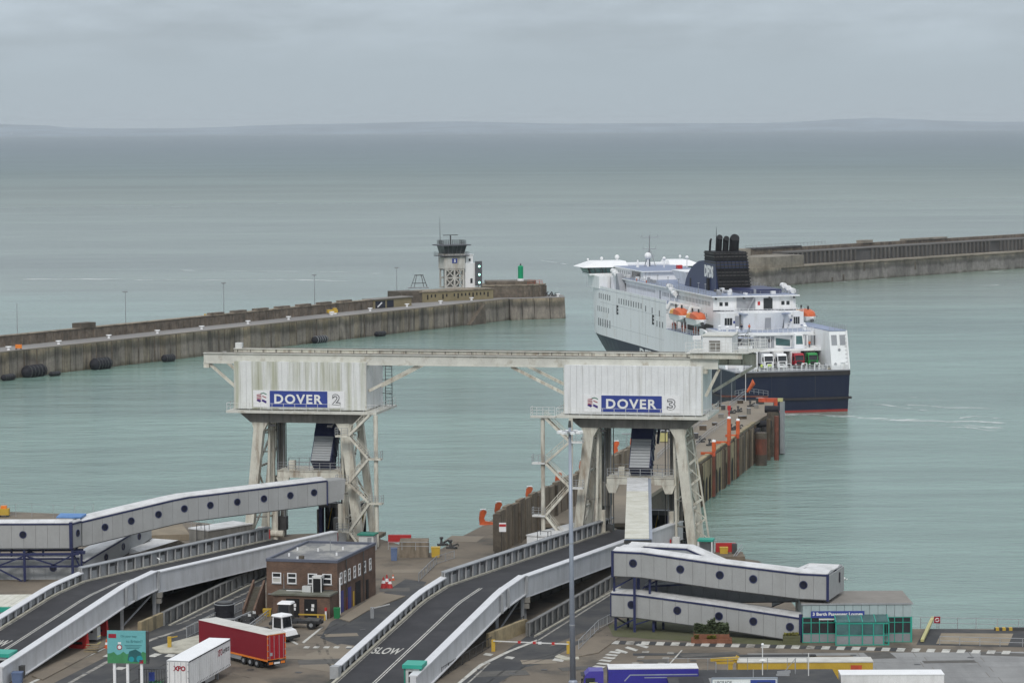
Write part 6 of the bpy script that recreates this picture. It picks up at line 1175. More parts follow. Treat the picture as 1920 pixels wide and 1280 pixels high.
for z in (.02, 1.15, PH - .22): part('rail', MB().box(-.06, PW + .06, -.07, .07, z, z + (.1 if z < 2 else .22)), 'teal_roof', pq)
for x0, x1 in ((.08, 1.47), (1.63, 3.02), (3.18, 4.32), (4.48, 5.52)): part('glass_pane', MB().box(x0, x1, -.02, .02, 1.27, PH - .24), 'window_teal', pq); part('low_panel', MB().box(x0, x1, -.03, .03, .13, 1.13), 'lounge_low_panel', pq)
for k in range(4): part('roof_pane', MB().hexa([(k * 1.55 + .05, -.15, PH), (k * 1.55 + 1.5, -.15, PH), (k * 1.55 + 1.5, PD, PH + .55), (k * 1.55 + .05, PD, PH + .55)], [(k * 1.55 + .05, -.15, PH + .06), (k * 1.55 + 1.5, -.15, PH + .06), (k * 1.55 + 1.5, PD, PH + .61), (k * 1.55 + .05, PD, PH + .61)]), 'window_teal', pq)
for k in range(5): x = k * 1.55; part('roof_bar', MB().bar((x, -.2, PH + .04), (x, PD, PH + .6), .09), 'teal_roof', pq)
part('side_frame', MB().box(PW - .05, PW + .05, 0, PD, 0, .12).box(PW - .05, PW + .05, 0, PD, PH - .2, PH), 'teal_roof', pq); part('side_frame', MB().box(-.05, .05, 0, PD, PH - .2, PH), 'teal_roof', pq)
p = P(1757, 1163, 8.2); o = thing('lifebuoy_sign', 'square red lifebuoy board with a white ring on the quay railing', 'sign', P(1757, 1178)); part('board', MB().box(-.38, .38, -.05, 0, .7, 1.5), 'letter_red', o); part('post', MB().bar((0, .04, 0), (0, .04, .9), .08), 'galvanised', o)
rg_ = MB()
for j in range(14):
    a0, a1 = 2 * math.pi * j / 14, 2 * math.pi * (j + 1) / 14
    if j % 7 in (0,): continue
    rg_.add([(r * math.cos(a), -.06, 1.1 + r * math.sin(a)) for r, a in ((.15, a0), (.26, a0), (.26, a1), (.15, a1))], [(0, 1, 2, 3)])
part('ring', rg_, 'sign_white', o)
a, b = P(1729, 1204), P(1749, 1171); solo('barrier_boom', MB().bar(a + Vector((0, 0, .25)), b + Vector((0, 0, .9)), .38, .3), 'pale_yellow', 'long pale yellow boom lying slanted beside the lounge', 'barrier')
rail_thing('quay_railing', [P(1726, 1177), P(1830, 1179), P(1950, 1182)], 'thin grey railing along the quay edge at the right', h=1.35, step=2.2)
rail_thing('quay_railing', [P(1762, 1208), P(1875, 1211), P(1960, 1213)], 'low railing between the dark pavement and the apron at the right', h=1.0, step=2.4)
o = thing('edge_block', 'black and yellow striped block on the quay edge at the far right', 'block', P(1885, 1181)); part('block', MB().box(-1.3, 2.5, -.3, .3, 0, .35), 'steel_dark', o)
for x in (-1.2, -.4, .4): part('stripe', MB().box(x, x + .4, -.32, -.302, .02, .36).box(x, x + .4, -.3, .3, .352, .36), 'yellow', o)
# planters
def leaves(n, x0, x1, y0, y1, z0, zt, rr, sz=.16):
    b = MB()
    for _ in range(n):
        x, y = rr.uniform(x0, x1), rr.uniform(y0, y1); zmax = zt * (.85 + .25 * mnoise.noise((x * .9 + 5, y * .9, 0)) + .15 * rr.random()); z = z0 + zmax * rr.uniform(.0, 1) ** .6
        a = rr.uniform(0, 6.28); t = rr.uniform(-.7, .7); s = sz * rr.uniform(.6, 1.4); u = Vector((math.cos(a), math.sin(a), t)).normalized() * s; v = Vector((-math.sin(a), math.cos(a), rr.uniform(-.8, .8))).normalized() * s * .7; c = Vector((x, y, z))
        b.add([c - u, c - v * .8, c + u, c + v * .8], [(0, 1, 2, 3)])
    return b
rr_ = random.Random(11)
c = P(1334, 1203); o = thing('planter', 'stepped brick planter with a clipped green hedge before the lower walkway', 'planter', c, R(-3))
part('lower_brick_step', MB().box(-2.4, 2.4, -1.0, .9, 0, .45), 'planter_brick', o); part('upper_brick_step', MB().box(-2.1, 2.1, -.6, .9, .452, 1.05), 'planter_brick', o)
part('hedge_core', MB().box(-1.85, 1.85, -.38, .62, 1.102, 1.95), 'hedge', o); part('soil', MB().box(-2.0, 2.0, -.5, .8, 1.052, 1.1), 'moss', o); part('hedge', leaves(5200, -2.0, 2.0, -.5, .75, 1.0, 1.15, rr_), 'hedge', o, stuff=True); part('tall_bush', leaves(500, -.45, .45, -.3, .5, 1.2, 1.5, rr_), 'hedge', o, stuff=True); part('yellow_plants', leaves(260, -.5, .5, -.85, -.55, .45, .5, rr_, .12), 'hedge_yellow', o, stuff=True); part('yellow_plants', leaves(120, -2.0, -1.5, -.85, -.55, .45, .5, rr_, .12), 'hedge_yellow', o, stuff=True)
for k in range(12): part('coping_brick', MB().box(-2.4 + k * .4, -2.02 + k * .4, -1.02, -.62, .452, .50), 'planter_brick', o)
c = P(1484, 1205); o = thing('planter', 'small mossy timber planter box at the end of the lower walkway', 'planter', c, R(-3)); part('box', MB().box(-1.0, 1.0, -.45, .5, 0, .95), 'moss', o)
for k in range(3): part('board', MB().box(-1.02, 1.02, -.5, -.452, .04 + k * .31, .32 + k * .31), 'moss', o)
part('plants', leaves(250, -.9, .9, -.4, .4, .9, .35, rr_, .12), 'hedge_yellow', o, stuff=True)

# ================================================================== brick office building
BF0, BF1 = Vector((-31.15, 353.4, Q)), Vector((-22.1, 351.4, Q)); bx = (BF1 - BF0).normalized(); byaw = math.atan2(bx.y, bx.x); BBK = Vector((-18.05, 366.6, Q))
BW = (BF1 - BF0).length; sidev = BBK - BF1; BDp = sidev.length; syaw = math.atan2(sidev.y, sidev.x)
bo = thing('brick_building', 'two storey brown brick office block with a flat roof and white windows', 'building', BF0, 0); BH = 6.5
s_ = sidev.normalized(); loc = lambda u, v, z: bx * u + s_ * v + Vector((0, 0, z))
def bprism(u0, u1, v0, v1, z0, z1): return MB().hexa([loc(u0, v0, z0), loc(u1, v0, z0), loc(u1, v1, z0), loc(u0, v1, z0)], [loc(u0, v0, z1), loc(u1, v0, z1), loc(u1, v1, z1), loc(u0, v1, z1)])
part('wall', bprism(0, BW, 0, BDp, 0, BH), 'brick', bo); part('roof', bprism(.25, BW - .25, .25, BDp - .25, BH + .003, BH + .06), 'felt_roof', bo)
for u0, u1, v0, v1 in ((-.08, BW + .08, -.08, .25), (-.08, BW + .08, BDp - .25, BDp + .08), (-.08, .25, .252, BDp - .252), (BW - .25, BW + .08, .252, BDp - .252)): part('roof_parapet', bprism(u0, u1, v0, v1, BH + .003, BH + .34), 'roof_edge', bo)
for u, v in ((3.6, 1.4), (1.6, 4.0), (3.9, 8.6), (6.6, 10.5), (7.4, 5.5), (1.0, 9)): part('roof_vent', MB().tube(loc(u, v, BH + .06), loc(u, v, BH + .45), .12, n=8), 'pure_white', bo)
part('roof_drum', MB().tube(loc(4.4, .7, BH + .06), loc(4.4, .7, BH + .7), .35, n=10), 'tide_dark', bo); part('roof_mast', MB().tube(loc(5.4, 9, BH), loc(5.4, 9, BH + 1.6), .05, n=6), 'steel_grey', bo)
def window(u, v, z, w_, h, side):
    if side == 'f': q = lambda a, c, d_: loc(u + a, -d_, z + c)
    else: q = lambda a, c, d_: loc(BW + d_, v + a, z + c) if False else bx * 0 + loc(BW, v + a, z + c) + Vector((s_.y, -s_.x, 0)) * d_
    def bb(a0, a1, c0, c1, d0, d1): return MB().add([q(a0, c0, d0), q(a1, c0, d0), q(a1, c1, d0), q(a0, c1, d0), q(a0, c0, d1), q(a1, c0, d1), q(a1, c1, d1), q(a0, c1, d1)], [(0, 1, 2, 3), (4, 5, 6, 7), (0, 1, 5, 4), (1, 2, 6, 5), (2, 3, 7, 6), (3, 0, 4, 7)])
    f = part('window', bb(0, w_, 0, h, .0, .03), 'window_dark', bo); t_ = .11
    fr_ = bb(0, w_, 0, t_, .032, .10); 
    for args in ((0, w_, h - t_, h), (0, t_, t_, h - t_), (w_ - t_, w_, t_, h - t_), (t_, w_ - t_, h * .48, h * .48 + .16)): x = bb(*args, .032, .10); fr_.add(x.v, x.f)
    if side == 'f' and u < 1: part('blind', bb(t_, w_ - t_, t_, h * .48, .0305, .036), 'trailer_roof', f)
    part('frame', fr_, 'pure_white', f); part('sill', bb(-.08, w_ + .08, -.12, -.005, 0, .14), 'concrete_grey', f)
for i, u in enumerate((.75, 2.75, 5.45, 7.35)): window(u, 0, 3.75, 1.2, 1.35, 'f')
for v in (.9, 2.5, 4.2, 6.4, 8.4, 10.6, 12.9): window(0, v, 3.6, .85, 1.5, 's')
sn = Vector((s_.y, -s_.x, 0))
def sdoor(v0, v1, z1, m, nm='door'): a, b = loc(BW, v0, .02) + sn * .005, loc(BW, v1, .02) + sn * .005; return part(nm, MB().hexa([a, a + sn * .07, b + sn * .07, b], [x + Vector((0, 0, z1)) for x in (a, a + sn * .07, b + sn * .07, b)]), m, bo)
sdoor(1.1, 2.2, 2.7, 'door_blue'); sdoor(4.1, 5.3, 2.7, 'door_blue'); sdoor(7.2, 9.2, 2.9, 'dark_void', 'garage_door'); sdoor(11.6, 12.5, 2.5, 'dark_void'); sdoor(3.35, 3.75, 1.6, 'red_paint', 'hose_box'); sdoor(6.2, 6.6, 1.9, 'yellow', 'notice')
for v in (3.3, 10.4): a = loc(BW, v, 0) + sn * .12; part('downpipe', MB().tube(a, a + Vector((0, 0, BH)), .07, n=6), 'steel_dark', bo)
a = loc(BW, .35, 0) + sn * .2; part('cable_riser', MB().tube(a, a + Vector((0, 0, 4.6)), .10, n=6), 'pure_white', bo)
for z in (2.35, 3.05): part('pipe_run', MB().tube(loc(2.0 if z > 3 else .2, -.12, z), loc(BW - .5, -.12, z), .06, n=6), 'steel_dark' if z > 3 else 'steel_grey', bo)
part('pipe_run', MB().tube(loc(2.3, -.1, 5), loc(2.3, -.1, 2.9), .04, n=5), 'galvanised', bo); part('pipe_run', MB().tube(loc(2.3, -.1, 2.9), loc(3.5, -.1, 2.8), .04, n=5), 'galvanised', bo)
# ground floor annex with plant on its roof
part('annex_wall', bprism(1.9, BW - .02, -3.0, -.01, 0, 2.75), 'brick', bo); part('annex_roof', bprism(1.7, BW + .1, -3.25, -.012, 2.753, 2.98), 'annex_felt', bo)
for u0, u1 in ((3.6, 5.3), (5.95, 7.6)): dd = part('annex_door', bprism(u0, u1, -3.06, -3.003, .02, 2.35), 'dark_void', bo); part('notice', bprism(u0 + .95, u0 + 1.3, -3.08, -3.062, 1.35, 1.75), 'sign_white', dd); part('notice', bprism(u0 + .9, u0 + 1.25, -3.08, -3.062, .9, 1.25), 'sign_white', dd); part('notice', bprism(u0 + .25, u0 + .45, -3.08, -3.062, .95, 1.12), 'sign_white', dd)
part('duct', bprism(6.6, 7.6, -1.5, -.6, 2.982, 4.7), 'dark_void', bo)
for u in (6.5, 7.62): part('duct_frame', bprism(u, u + .12, -1.62, -1.5, 2.982, 5.0), 'rail_white', bo)
part('duct_frame', bprism(6.5, 7.74, -1.62, -.5, 4.72, 5.02), 'rail_white', bo); part('air_unit', bprism(5.2, 6.3, -1.6, -.9, 2.983, 3.7), 'kiosk_white', bo); part('conduit', MB().tube(loc(3.0, -1.2, 3.05), loc(6.2, -1.2, 3.05), .06, n=6), 'rail_white', bo)
for k in range(12): part('stair_step', bprism(-1.8, -.67, -3.1 + k * .31, -2.79 + k * .31, 0, .26 + k * .26), 'stair_stone', bo)
for u in (-2.05, -.65): part('stair_wall', MB().add([loc(u, -3.3, 0), loc(u + .25, -3.3, 0), loc(u + .25, .6, 0), loc(u, .6, 0), loc(u, -3.3, .9), loc(u + .25, -3.3, .9), loc(u + .25, .6, 4.0), loc(u, .6, 4.0)], [(0, 1, 5, 4), (1, 2, 6, 5), (2, 3, 7, 6), (3, 0, 4, 7), (4, 5, 6, 7), (0, 3, 2, 1)]), 'brick', bo)

# ================================================================== small quay furniture
def kiosk(c, label, rz=0):
    k = thing('kiosk', label, 'kiosk', c, rz, 'white toll kiosks with teal roofs')
    part('base', MB().box(-.95, .95, -1.25, 1.25, 0, .25), 'concrete_grey', k); part('wall', MB().box(-.85, .85, -1.15, 1.15, .25, 2.45), 'kiosk_white', k); part('roof', MB().box(-1.1, 1.1, -1.4, 1.4, 2.45, 2.85), 'teal_roof', k)
    for x in (-.86, .86): part('corner_trim', MB().box(x - .09, x + .09, -1.24, -1.1, .25, 2.45), 'teal_dark', k)
    part('window', MB().box(-.45, .45, -1.19, -1.151, .9, 2.1), 'window_dark', k)
    for y in (-.75, .25): part('window', MB().box(.851, .885, y, y + .6, 1.0, 2.1), 'window_dark', k)
    part('step', MB().box(-.8, .2, -2.0, -1.27, 0, .5), 'steel_dark', k); return k
k_ = kiosk(P(778, 1291, 7.0) + Vector((0, 0, .05)), 'white toll kiosk with a teal roof at the foot of the right ramp', R(-10))
k2 = copy_tree(k_, None, P(8, 1268, 7.0), R(-10), 'white toll kiosk with a teal roof at the left picture edge')
k3 = thing('site_hut', 'white cabin with a teal roof edge between building and stair tower of DOVER 2', 'hut', P(690, 1031), R(-12)); part('wall', MB().box(-1.1, 1.1, -1, 1, 0, 2.3), 'kiosk_white', k3); part('roof', MB().box(-1.3, 1.3, -1.2, 1.2, 2.3, 2.5), 'teal_dark', k3); part('door', MB().box(.2, .8, -1.04, -1.002, .1, 2), 'steel_grey', k3)
k4 = thing('site_hut', 'small white frame cabin with a teal roof beside the right gantry leg', 'hut', P(1324, 1046), R(-12)); part('roof', MB().box(-1.1, 1.1, -1.0, 1.0, 2.5, 2.8), 'teal_roof', k4)
for x in (-1, .95):
    for y in (-.9, .9): part('post', MB().bar((x, y, 0), (x, y, 2.5), .16), 'pure_white', k4)
part('back_panel', MB().box(-1, 1, .8, .88, .1, 2.4), 'tube_shade', k4)
def white_box_room(px, py, w_, d_, h, yaw, label, m='cladding_clean'):
    o = thing('plant_container', label, 'container', P(px, py), yaw); part('wall', MB().box(0, w_, 0, d_, 0, h), m, o); part('roof', MB().box(-.1, w_ + .1, -.1, d_ + .1, h + .003, h + .18), 'walkway_roof', o)
    rr = MB().bar((1.9, -.3, 0), (1.9, -.3, h + .9), .07).bar((3.6, -.3, 0), (3.6, -.3, h + .9), .07).bar((1.9, -.3, h + .9), (3.6, -.3, h + .9), .07).bar((1.9, -.3, h * .5), (3.6, -.3, h * .5), .06).bar((1.9, .6, h), (1.9, .6, h + .9), .06).bar((3.6, .6, h), (3.6, .6, h + .9), .06).bar((1.9, -.3, h + .9), (1.9, .6, h + .9), .06).bar((3.6, -.3, h + .9), (3.6, .6, h + .9), .06)
    part('ladder_cage', rr, 'steel_dark', o); return o
white_box_room(988, 1042, 3.2, 13.5, 2.9, R(-30), 'white plant container with a ladder cage beside the screen wall')
white_box_room(355, 1024, 4.0, 9, 2.6, R(-40), 'grey plant container behind the left ramp parapet', 'girder_grey')
o = thing('water_tank', 'black upright plastic water tank on the quay', 'tank', P(421, 1166)); part('body', MB().lathe((0, 0, 0), [(1.22, 0), (1.22, .6), (1.26, .62), (1.26, .7), (1.22, .72), (1.22, 1.4), (1.26, 1.42), (1.26, 1.5), (1.22, 1.52), (1.22, 2.35), (1.1, 2.5)], 20), 'rubber', o, smooth=False); part('lid', MB().lathe((0, 0, 2.5), [(1.0, 0), (.95, .08), (.35, .12)], 18), 'steel_dark', o); part('rim', MB().lathe((0, 0, 2.28), [(1.25, 0), (1.25, .1)], 20), 'tube_shade', o)
rail_thing('crash_rail', [P(392, 1172), P(440, 1171), P(470, 1158)], 'galvanised crash rail in front of the black tank', h=.75, n=1, r=.09, step=1.5)
rail_thing('crash_rail', [P(468, 1182), P(505, 1154)], 'galvanised crash rail left of the yard tractors', h=.8, n=2, r=.05, step=1.5)
for k in range(2):
    o = thing('motorbike', ('dark motorbike with a white fairing next to the crash rail', 'dark motorbike standing behind the front one near the brick stair')[k], 'motorbike', P(462 + 9 * k, 1166 - 5 * k), R(15), 'motorbikes parked behind the crash rail')
    part('body', MB().bar((-.7, 0, .45), (.6, 0, .55), .22, .3).bar((-.6, 0, .75), (.1, 0, .8), .25, .15), 'steel_dark', o); part('handlebar', MB().bar((.3, 0, .6), (.45, 0, 1.1), .3, .2), 'steel_dark', o); part('fairing', MB().box(.2, .55, -.2, .2, .75, 1.05), 'kiosk_white', o)
    for x in (-.75, .7): part('wheel', MB().tube((x, -.05, .3), (x, .05, .3), .3, n=10), 'tyre', o)
def bin_(px, py, m, label, nm='bin', s=(.5, .5, 1.1)): o = thing(nm, label, 'bin', P(px, py)); part('body', MB().hexa([(-s[0], -s[1], 0), (s[0], -s[1], 0), (s[0], s[1], 0), (-s[0], s[1], 0)], [(-s[0] * 1.15, -s[1] * 1.15, s[2]), (s[0] * 1.15, -s[1] * 1.15, s[2]), (s[0] * 1.15, s[1] * 1.15, s[2]), (-s[0] * 1.15, s[1] * 1.15, s[2])]), m, o); part('lid', MB().box(-s[0] * 1.2, s[0] * 1.2, -s[1] * 1.2, s[1] * 1.2, s[2] + .003, s[2] + .1), m, o); return o
bin_(501, 1154, 'yellow', 'yellow grit bin beside the brick stair', s=(.45, .4, .8)); bin_(632, 1158, 'bin_green', 'green bollard cover at the corner of the brick building', s=(.35, .35, 1.2)); bin_(33, 1279, 'bin_blue', 'blue waste bin beside the left kiosk'); bin_(41, 1270, 'steel_dark', 'dark tall bin behind the blue one', s=(.3, .3, 1.3))
bin_(817, 1043, 'yellow', 'yellow equipment box at the pier head apron', s=(.55, .5, 1.3)); bin_(739, 1050, 'bin_blue', 'blue and white cabinet right of the stair post', s=(.4, .35, 1.7))
def cone(px, py, h, label, grp='traffic cones'): o = thing('traffic_cone', label, 'cone', P(px, py), 0, grp); part('base', MB().box(-h * .3, h * .3, -h * .3, h * .3, 0, h * .06), 'orange_red', o); part('cone', MB().lathe((0, 0, h * .06), [(h * .24, 0), (h * .05, h * .94)], 12), 'orange', o); part('band', MB().lathe((0, 0, h * .38), [(h * .185, 0), (h * .135, h * .25)], 12), 'pure_white', o); return o
cone(200, 1214, 1.1, 'orange traffic cone left of the teal billboard')
for dx, dy, h, tx in ((-.42, 0, 1.5, 'left one'), (.42, .1, 1.3, 'right one'), (0, .75, 1.7, 'tallest, at the back')):
    p = P(725, 1102) + Vector((dx, dy, 0)); o = thing('traffic_cone', 'big red and white cone in the trio beside the brick building, ' + tx, 'cone', p, 0, 'traffic cones'); part('cone', MB().lathe((0, 0, 0), [(.42, 0), (.06, h)], 10), 'red_paint', o); part('band', MB().lathe((0, 0, h * .45), [(.27, 0), (.17, h * .25)], 10), 'pure_white', o)
cone(737, 1087, .8, 'small cone behind the red cone group', 'traffic cones'); cone(816, 1109, 1.0, 'red cone standing on the quay left of the right ramp parapet')
for x0, x1, lb in ((752, 772, 'short red water barrier behind the stair post'), (728, 771, 'red water filled barrier on the quay edge behind the stair post')):
    a, b = P(x0, 1016), P(x1, 1016); solo('water_barrier', MB().bar(a + Vector((0, 0, .55)), b + Vector((0, 0, .55)), .6, 1.1), 'red_paint', lb, 'barrier') if x0 == 728 else None
solo('concrete_shelter', MB().box(P(745, 1060).x, P(800, 1060).x, 398, 402, Q, Q + 2.2), 'concrete_pier', 'low concrete block house beside the red barrier', 'block house')
rail_thing('edge_railing', [P(728, 1030, 9.2), P(805, 1031, 9.2)], 'grey railing on top of the concrete block house', h=1.1)
o = thing('quay_block', 'concrete mooring block with a red board behind the upper walkway', 'block', P(1360, 1048)); part('block', MB().box(-1.5, 2.6, -2, 2.5, 0, .7), 'concrete_pier', o); part('red_board', MB().box(-1.2, 1.6, 2.2, 2.45, .7, 2.0), 'red_paint', o); part('hook', MB().box(1.0, 1.7, .6, 1.2, .7, 2.1), 'steel_dark', o); part('rail', MB().bar((1.0, -1.8, .7), (2.4, .8, 2.0), .09).bar((1.3, -1.8, .7), (2.6, .8, 1.6), .09), 'galvanised', o)
bin_(1357, 1046, 'yellow', 'yellow box on the block behind the upper walkway', s=(.5, .4, 1.5))
def barrier(px0, py0, px1, py1, label, m='rail_white', bm='yellow'):
    a, b = P(px0, py0), P(px1, py1); o = thing('road_barrier', label, 'barrier', a, 0); d = b - a
    part('post', MB().box(-.22, .22, -.2, .2, 0, 1.35), bm, o); part('arm', MB().bar((0, -.25, 1.25), Vector((d.x, d.y - .25, 1.25)), .09, .12), m, o)
    for t in (.35, .55, .62, .8) if d.length > 6 else (): q = d * t + Vector((0, -.3, 1.25)); part('arm_disc', MB().cbox(q - Vector((0, 0, .15)), .4, .06, .3), 'red_paint' if t != .62 else 'sign_white', o)
    return o, d
o, d = barrier(925, 1220, 1066, 1226, 'long red and white barrier arm between two yellow posts'); part('rest_post', MB().box(d.x - .22, d.x + .22, d.y - .2, d.y + .2, 0, 1.5), 'yellow', o)
barrier(318, 1214, 333, 1211, 'short yellow barrier post on the kerb island by the white trailer', 'yellow'); o, d = barrier(698, 1158, 731, 1150, 'white lifting barrier beside the right ramp parapet', 'rail_white', 'steel_grey')
o = thing('hydrant_post', 'red topped white marker post at the annex corner', 'post', P(611, 1161)); part('post', MB().tube((0, 0, 0), (0, 0, 1.1), .12, n=8), 'pure_white', o); part('top', MB().tube((0, 0, 1.1), (0, 0, 1.5), .17, n=8), 'red_paint', o)
solo('crash_bar', MB().bar(P(560, 1160) + Vector((0, 0, .6)), P(609, 1161) + Vector((0, 0, .6)), .15).bar(P(596, 1161), P(596, 1161) + Vector((0, 0, .7)), .2).bar(P(609, 1162), P(609, 1162) + Vector((0, 0, .7)), .2), 'yellow', 'low yellow crash bar in front of the annex doors', 'barrier')
pr2 = random.Random(23); dm = MB().box(-.35, .35, -.35, .35, .02, .035).mesh('drain_cover', 'steel_dark'); pmz = {}
for x, y in ((600, 1190), (655, 1215), (680, 1180), (720, 1135), (900, 1255), (960, 1262), (1020, 1255), (1200, 1238), (1300, 1238), (1480, 1234), (1600, 1228), (1720, 1245), (1820, 1232), (560, 1260), (470, 1255), (160, 1262), (300, 1195)): inst('drain_cover', dm, quay, P(x, y, Q), (0, 0, R(pr2.uniform(-20, 20))))
for x, y, w_, h_ in ((600, 1240, 5, 3), (640, 1190, 4, 2), (940, 1262, 6, 3), (1010, 1240, 4, 2.5), (1090, 1252, 5, 2), (1230, 1240, 3, 3), (1330, 1226, 7, 1.6), (1650, 1228, 3, 4), (1780, 1240, 6, 1.5), (1880, 1226, 5, 2), (740, 1105, 4, 3), (770, 1070, 5, 3), (870, 1010, 5, 6), (560, 1232, 3, 2)):
    p = P(x, y, Q); a_ = pr2.uniform(-.3, .3); mm_ = pr2.choice(('asphalt', 'concrete_deck', 'asphalt_worn', 'asphalt_worn')); struct('road_patch', MB().cbox((p.x, p.y, Q + .021), w_, h_, .006, a_), mm_, quay)
for pts in (((640, 1270), (600, 1225), (590, 1190), (640, 1165)), ((655, 1275), (615, 1225), (606, 1192), (655, 1166)), ((900, 1290), (960, 1245), (1040, 1225), (1150, 1150)), ((925, 1290), (985, 1246), (1065, 1222), (1165, 1155)), ((1120, 1215), (1300, 1222), (1500, 1230), (1900, 1240)), ((1100, 1224), (1300, 1229), (1500, 1237), (1900, 1249)), ((470, 1270), (400, 1255), (330, 1262), (260, 1290)), ((180, 1290), (300, 1225), (400, 1175), (480, 1120)), ((225, 1290), (330, 1233), (425, 1180), (492, 1128))):
    b = MB(); vs = []
    for i in range(len(pts) - 1):
        for k in range(8): t = k / 8; vs.append((P(pts[i][0] * (1 - t) + pts[i + 1][0] * t, pts[i][1] * (1 - t) + pts[i + 1][1] * t, Q + .033)))
    b.v = [q for p in vs for q in (p + Vector((-.16, 0, 0)), p + Vector((.16, 0, 0)))]; b.f = [(2 * i, 2 * i + 1, 2 * i + 3, 2 * i + 2) for i in range(len(vs) - 1)]; struct('tyre_mark', b, 'tyre_smear', quay)
# big lamp mast in the middle
lm = thing('floodlight_mast', 'tall slender grey floodlight mast in the foreground between the gantries', 'lamp', (6.45, 306, Q), 0); MH = 28.3
part('shaft', MB().tube((0, 0, 0), (-.22, 0, MH), .34, .15, 14), 'mast_grey', lm, smooth=True); part('base_collar', MB().lathe((0, 0, 0), [(.5, 0), (.5, .3), (.36, .5)], 14), 'mast_grey', lm)
for z in (6.5, 15.5): part('shaft_joint', MB().tube((-.22 * z / MH, 0, z), (-.22 * z / MH, 0, z + .12), .34 - .19 * z / MH + .02, n=14), 'steel_grey', lm)
part('head_ring', MB().lathe((-.22, 0, MH - .6), [(.75, 0), (.75, .12)], 14), 'steel_grey', lm); part('head_cap', MB().tube((-.22, 0, MH), (-.22, 0, MH + .7), .2, .12, 8), 'steel_dark', lm)
for k in range(8):
    a = R(45 * k + 12); c = Vector((-.22 + 1.15 * math.cos(a), 1.15 * math.sin(a), MH - .55)); part('floodlight', MB().cbox((c.x, c.y, c.z - .12), .55, .42, .24, a), 'pure_white', lm); part('bracket', MB().bar((-.22, 0, MH - .5), c, .07), 'steel_dark', lm)
# billboard
bb = thing('billboard', 'teal advertising billboard on three white posts beside the left road', 'billboard', P(240, 1300), R(-6)); bz = 3.35
bpx = bb.location
part('panel', MB().box(-2.2, 2.05, 0, .12, bz, bz + 3.55), 'board_teal', bb); part('frame_side', MB().box(2.06, 2.3, -.05, .5, bz - .05, bz + 3.5), 'steel_dark', bb)
gr = [(-2.2, -.012, bz), (2.05, -.012, bz), (2.05, -.012, bz + 1.15)]
for k in range(12): x = 2.05 - 4.25 * (k + 1) / 12; gr.append((x, -.012, bz + 1.0 + .35 * mnoise.noise((x * 1.3, 1, 0)) + (.25 if k % 3 == 0 else 0)))
n = len(gr); part('printed_hills', MB().add(gr, [tuple(range(n))]), 'board_green', bb)
part('printed_shape', MB().add([(.0, -.02, bz + .3), (.2, -.02, bz + 1.3), (.9, -.02, bz + 1.55), (1.5, -.02, bz + 1.2), (1.7, -.02, bz + .35), (1.0, -.02, bz + .15)], [tuple(range(6))]), 'board_dark', bb); part('printed_wheel', MB().tube((.45, -.03, bz + .45), (.45, -.021, bz + .45), .3, n=12).tube((1.35, -.03, bz + .5), (1.35, -.021, bz + .5), .36, n=12), 'tug_teal', bb)
part('printed_logo', MB().box(-2.05, -1.2, -.02, -.004, bz + 2.75, bz + 3.2), 'letter_red', bb); part('printed_sign', MB().tube((-.85, -.02, bz + 1.75), (-.85, -.004, bz + 1.75), .3, n=14), 'letter_red', bb); part('printed_sign_face', MB().tube((-.85, -.028, bz + 1.75), (-.85, -.021, bz + 1.75), .2, n=14).box(-1.02, -.68, -.02, -.004, bz + 2.1, bz + 2.3), 'sign_white', bb)
part('lettering', text_mb('On your way', (-.7, -.006, bz + 2.75), (1, 0, 0), (0, 0, 1), .34, 1.75, .008), 'board_dark', bb); part('lettering', text_mb('to Britain??', (-.1, -.006, bz + 2.25), (1, 0, 0), (0, 0, 1), .32, 1.8, .008), 'board_dark', bb)
for k in range(3): part('printed_line', MB().box(-.3 + .1 * k, 1.6 - .15 * k, -.014, -.004, bz + 1.72 + .16 * (2 - k) - .1, bz + 1.77 + .16 * (2 - k) - .1), 'board_dark', bb)
for x in (-1.5, -.05, 1.5): part('post', MB().box(x - .14, x + .14, .13, .4, 0, bz + 2), 'pure_white', bb)
part('badge', MB().box(1.3, 1.75, -.03, -.004, bz + .0, bz + .4), 'letter_red', bb)
for x, y, m_, lb in ((148, 1214, 'red_paint', 'red plastic barrier under the left ramp'), (185, 1190, 'red_paint', 'second red barrier deeper under the left ramp')):
    p = P(x, y); o = thing('water_barrier', lb, 'barrier', p, R(-15)); part('body', MB().hexa([(-1.2, -.4, 0), (1.2, -.4, 0), (1.2, .4, 0), (-1.2, .4, 0)], [(-1.1, -.2, 1.9), (1.1, -.2, 1.9), (1.1, .2, 1.9), (-1.1, .2, 1.9)]), m_, o); part('slot', MB().box(-.6, .6, -.42, -.35, .5, .8), 'dark_void', o)
o = thing('generator', 'white equipment cabinet with three round vents under the left ramp', 'cabinet', P(166, 1200), R(-10)); part('body', MB().box(-1.3, 1.3, -.6, .6, .2, 1.7), 'kiosk_white', o)
for x in (-.8, -.1, .6): part('vent', MB().tube((x, -.64, 1.2), (x, -.6, 1.2), .18, n=10), 'steel_dark', o)
o = thing('timber_steps', 'small wooden steps with a striped guard beside the red barriers', 'steps', P(172, 1222), R(-10))
for k in range(4): part('tread', MB().box(-.8, .8, -.6 + k * .35, -.3 + k * .35, .1 + k * .22, .2 + k * .22), 'concrete_ochre', o)
for k in range(3): part('striped_guard', MB().bar((.5, .7, .9 + k * .4), (.9, .7, 1.1 + k * .4), .12, .12), 'pale_yellow' if k % 2 == 0 else 'steel_dark', o)

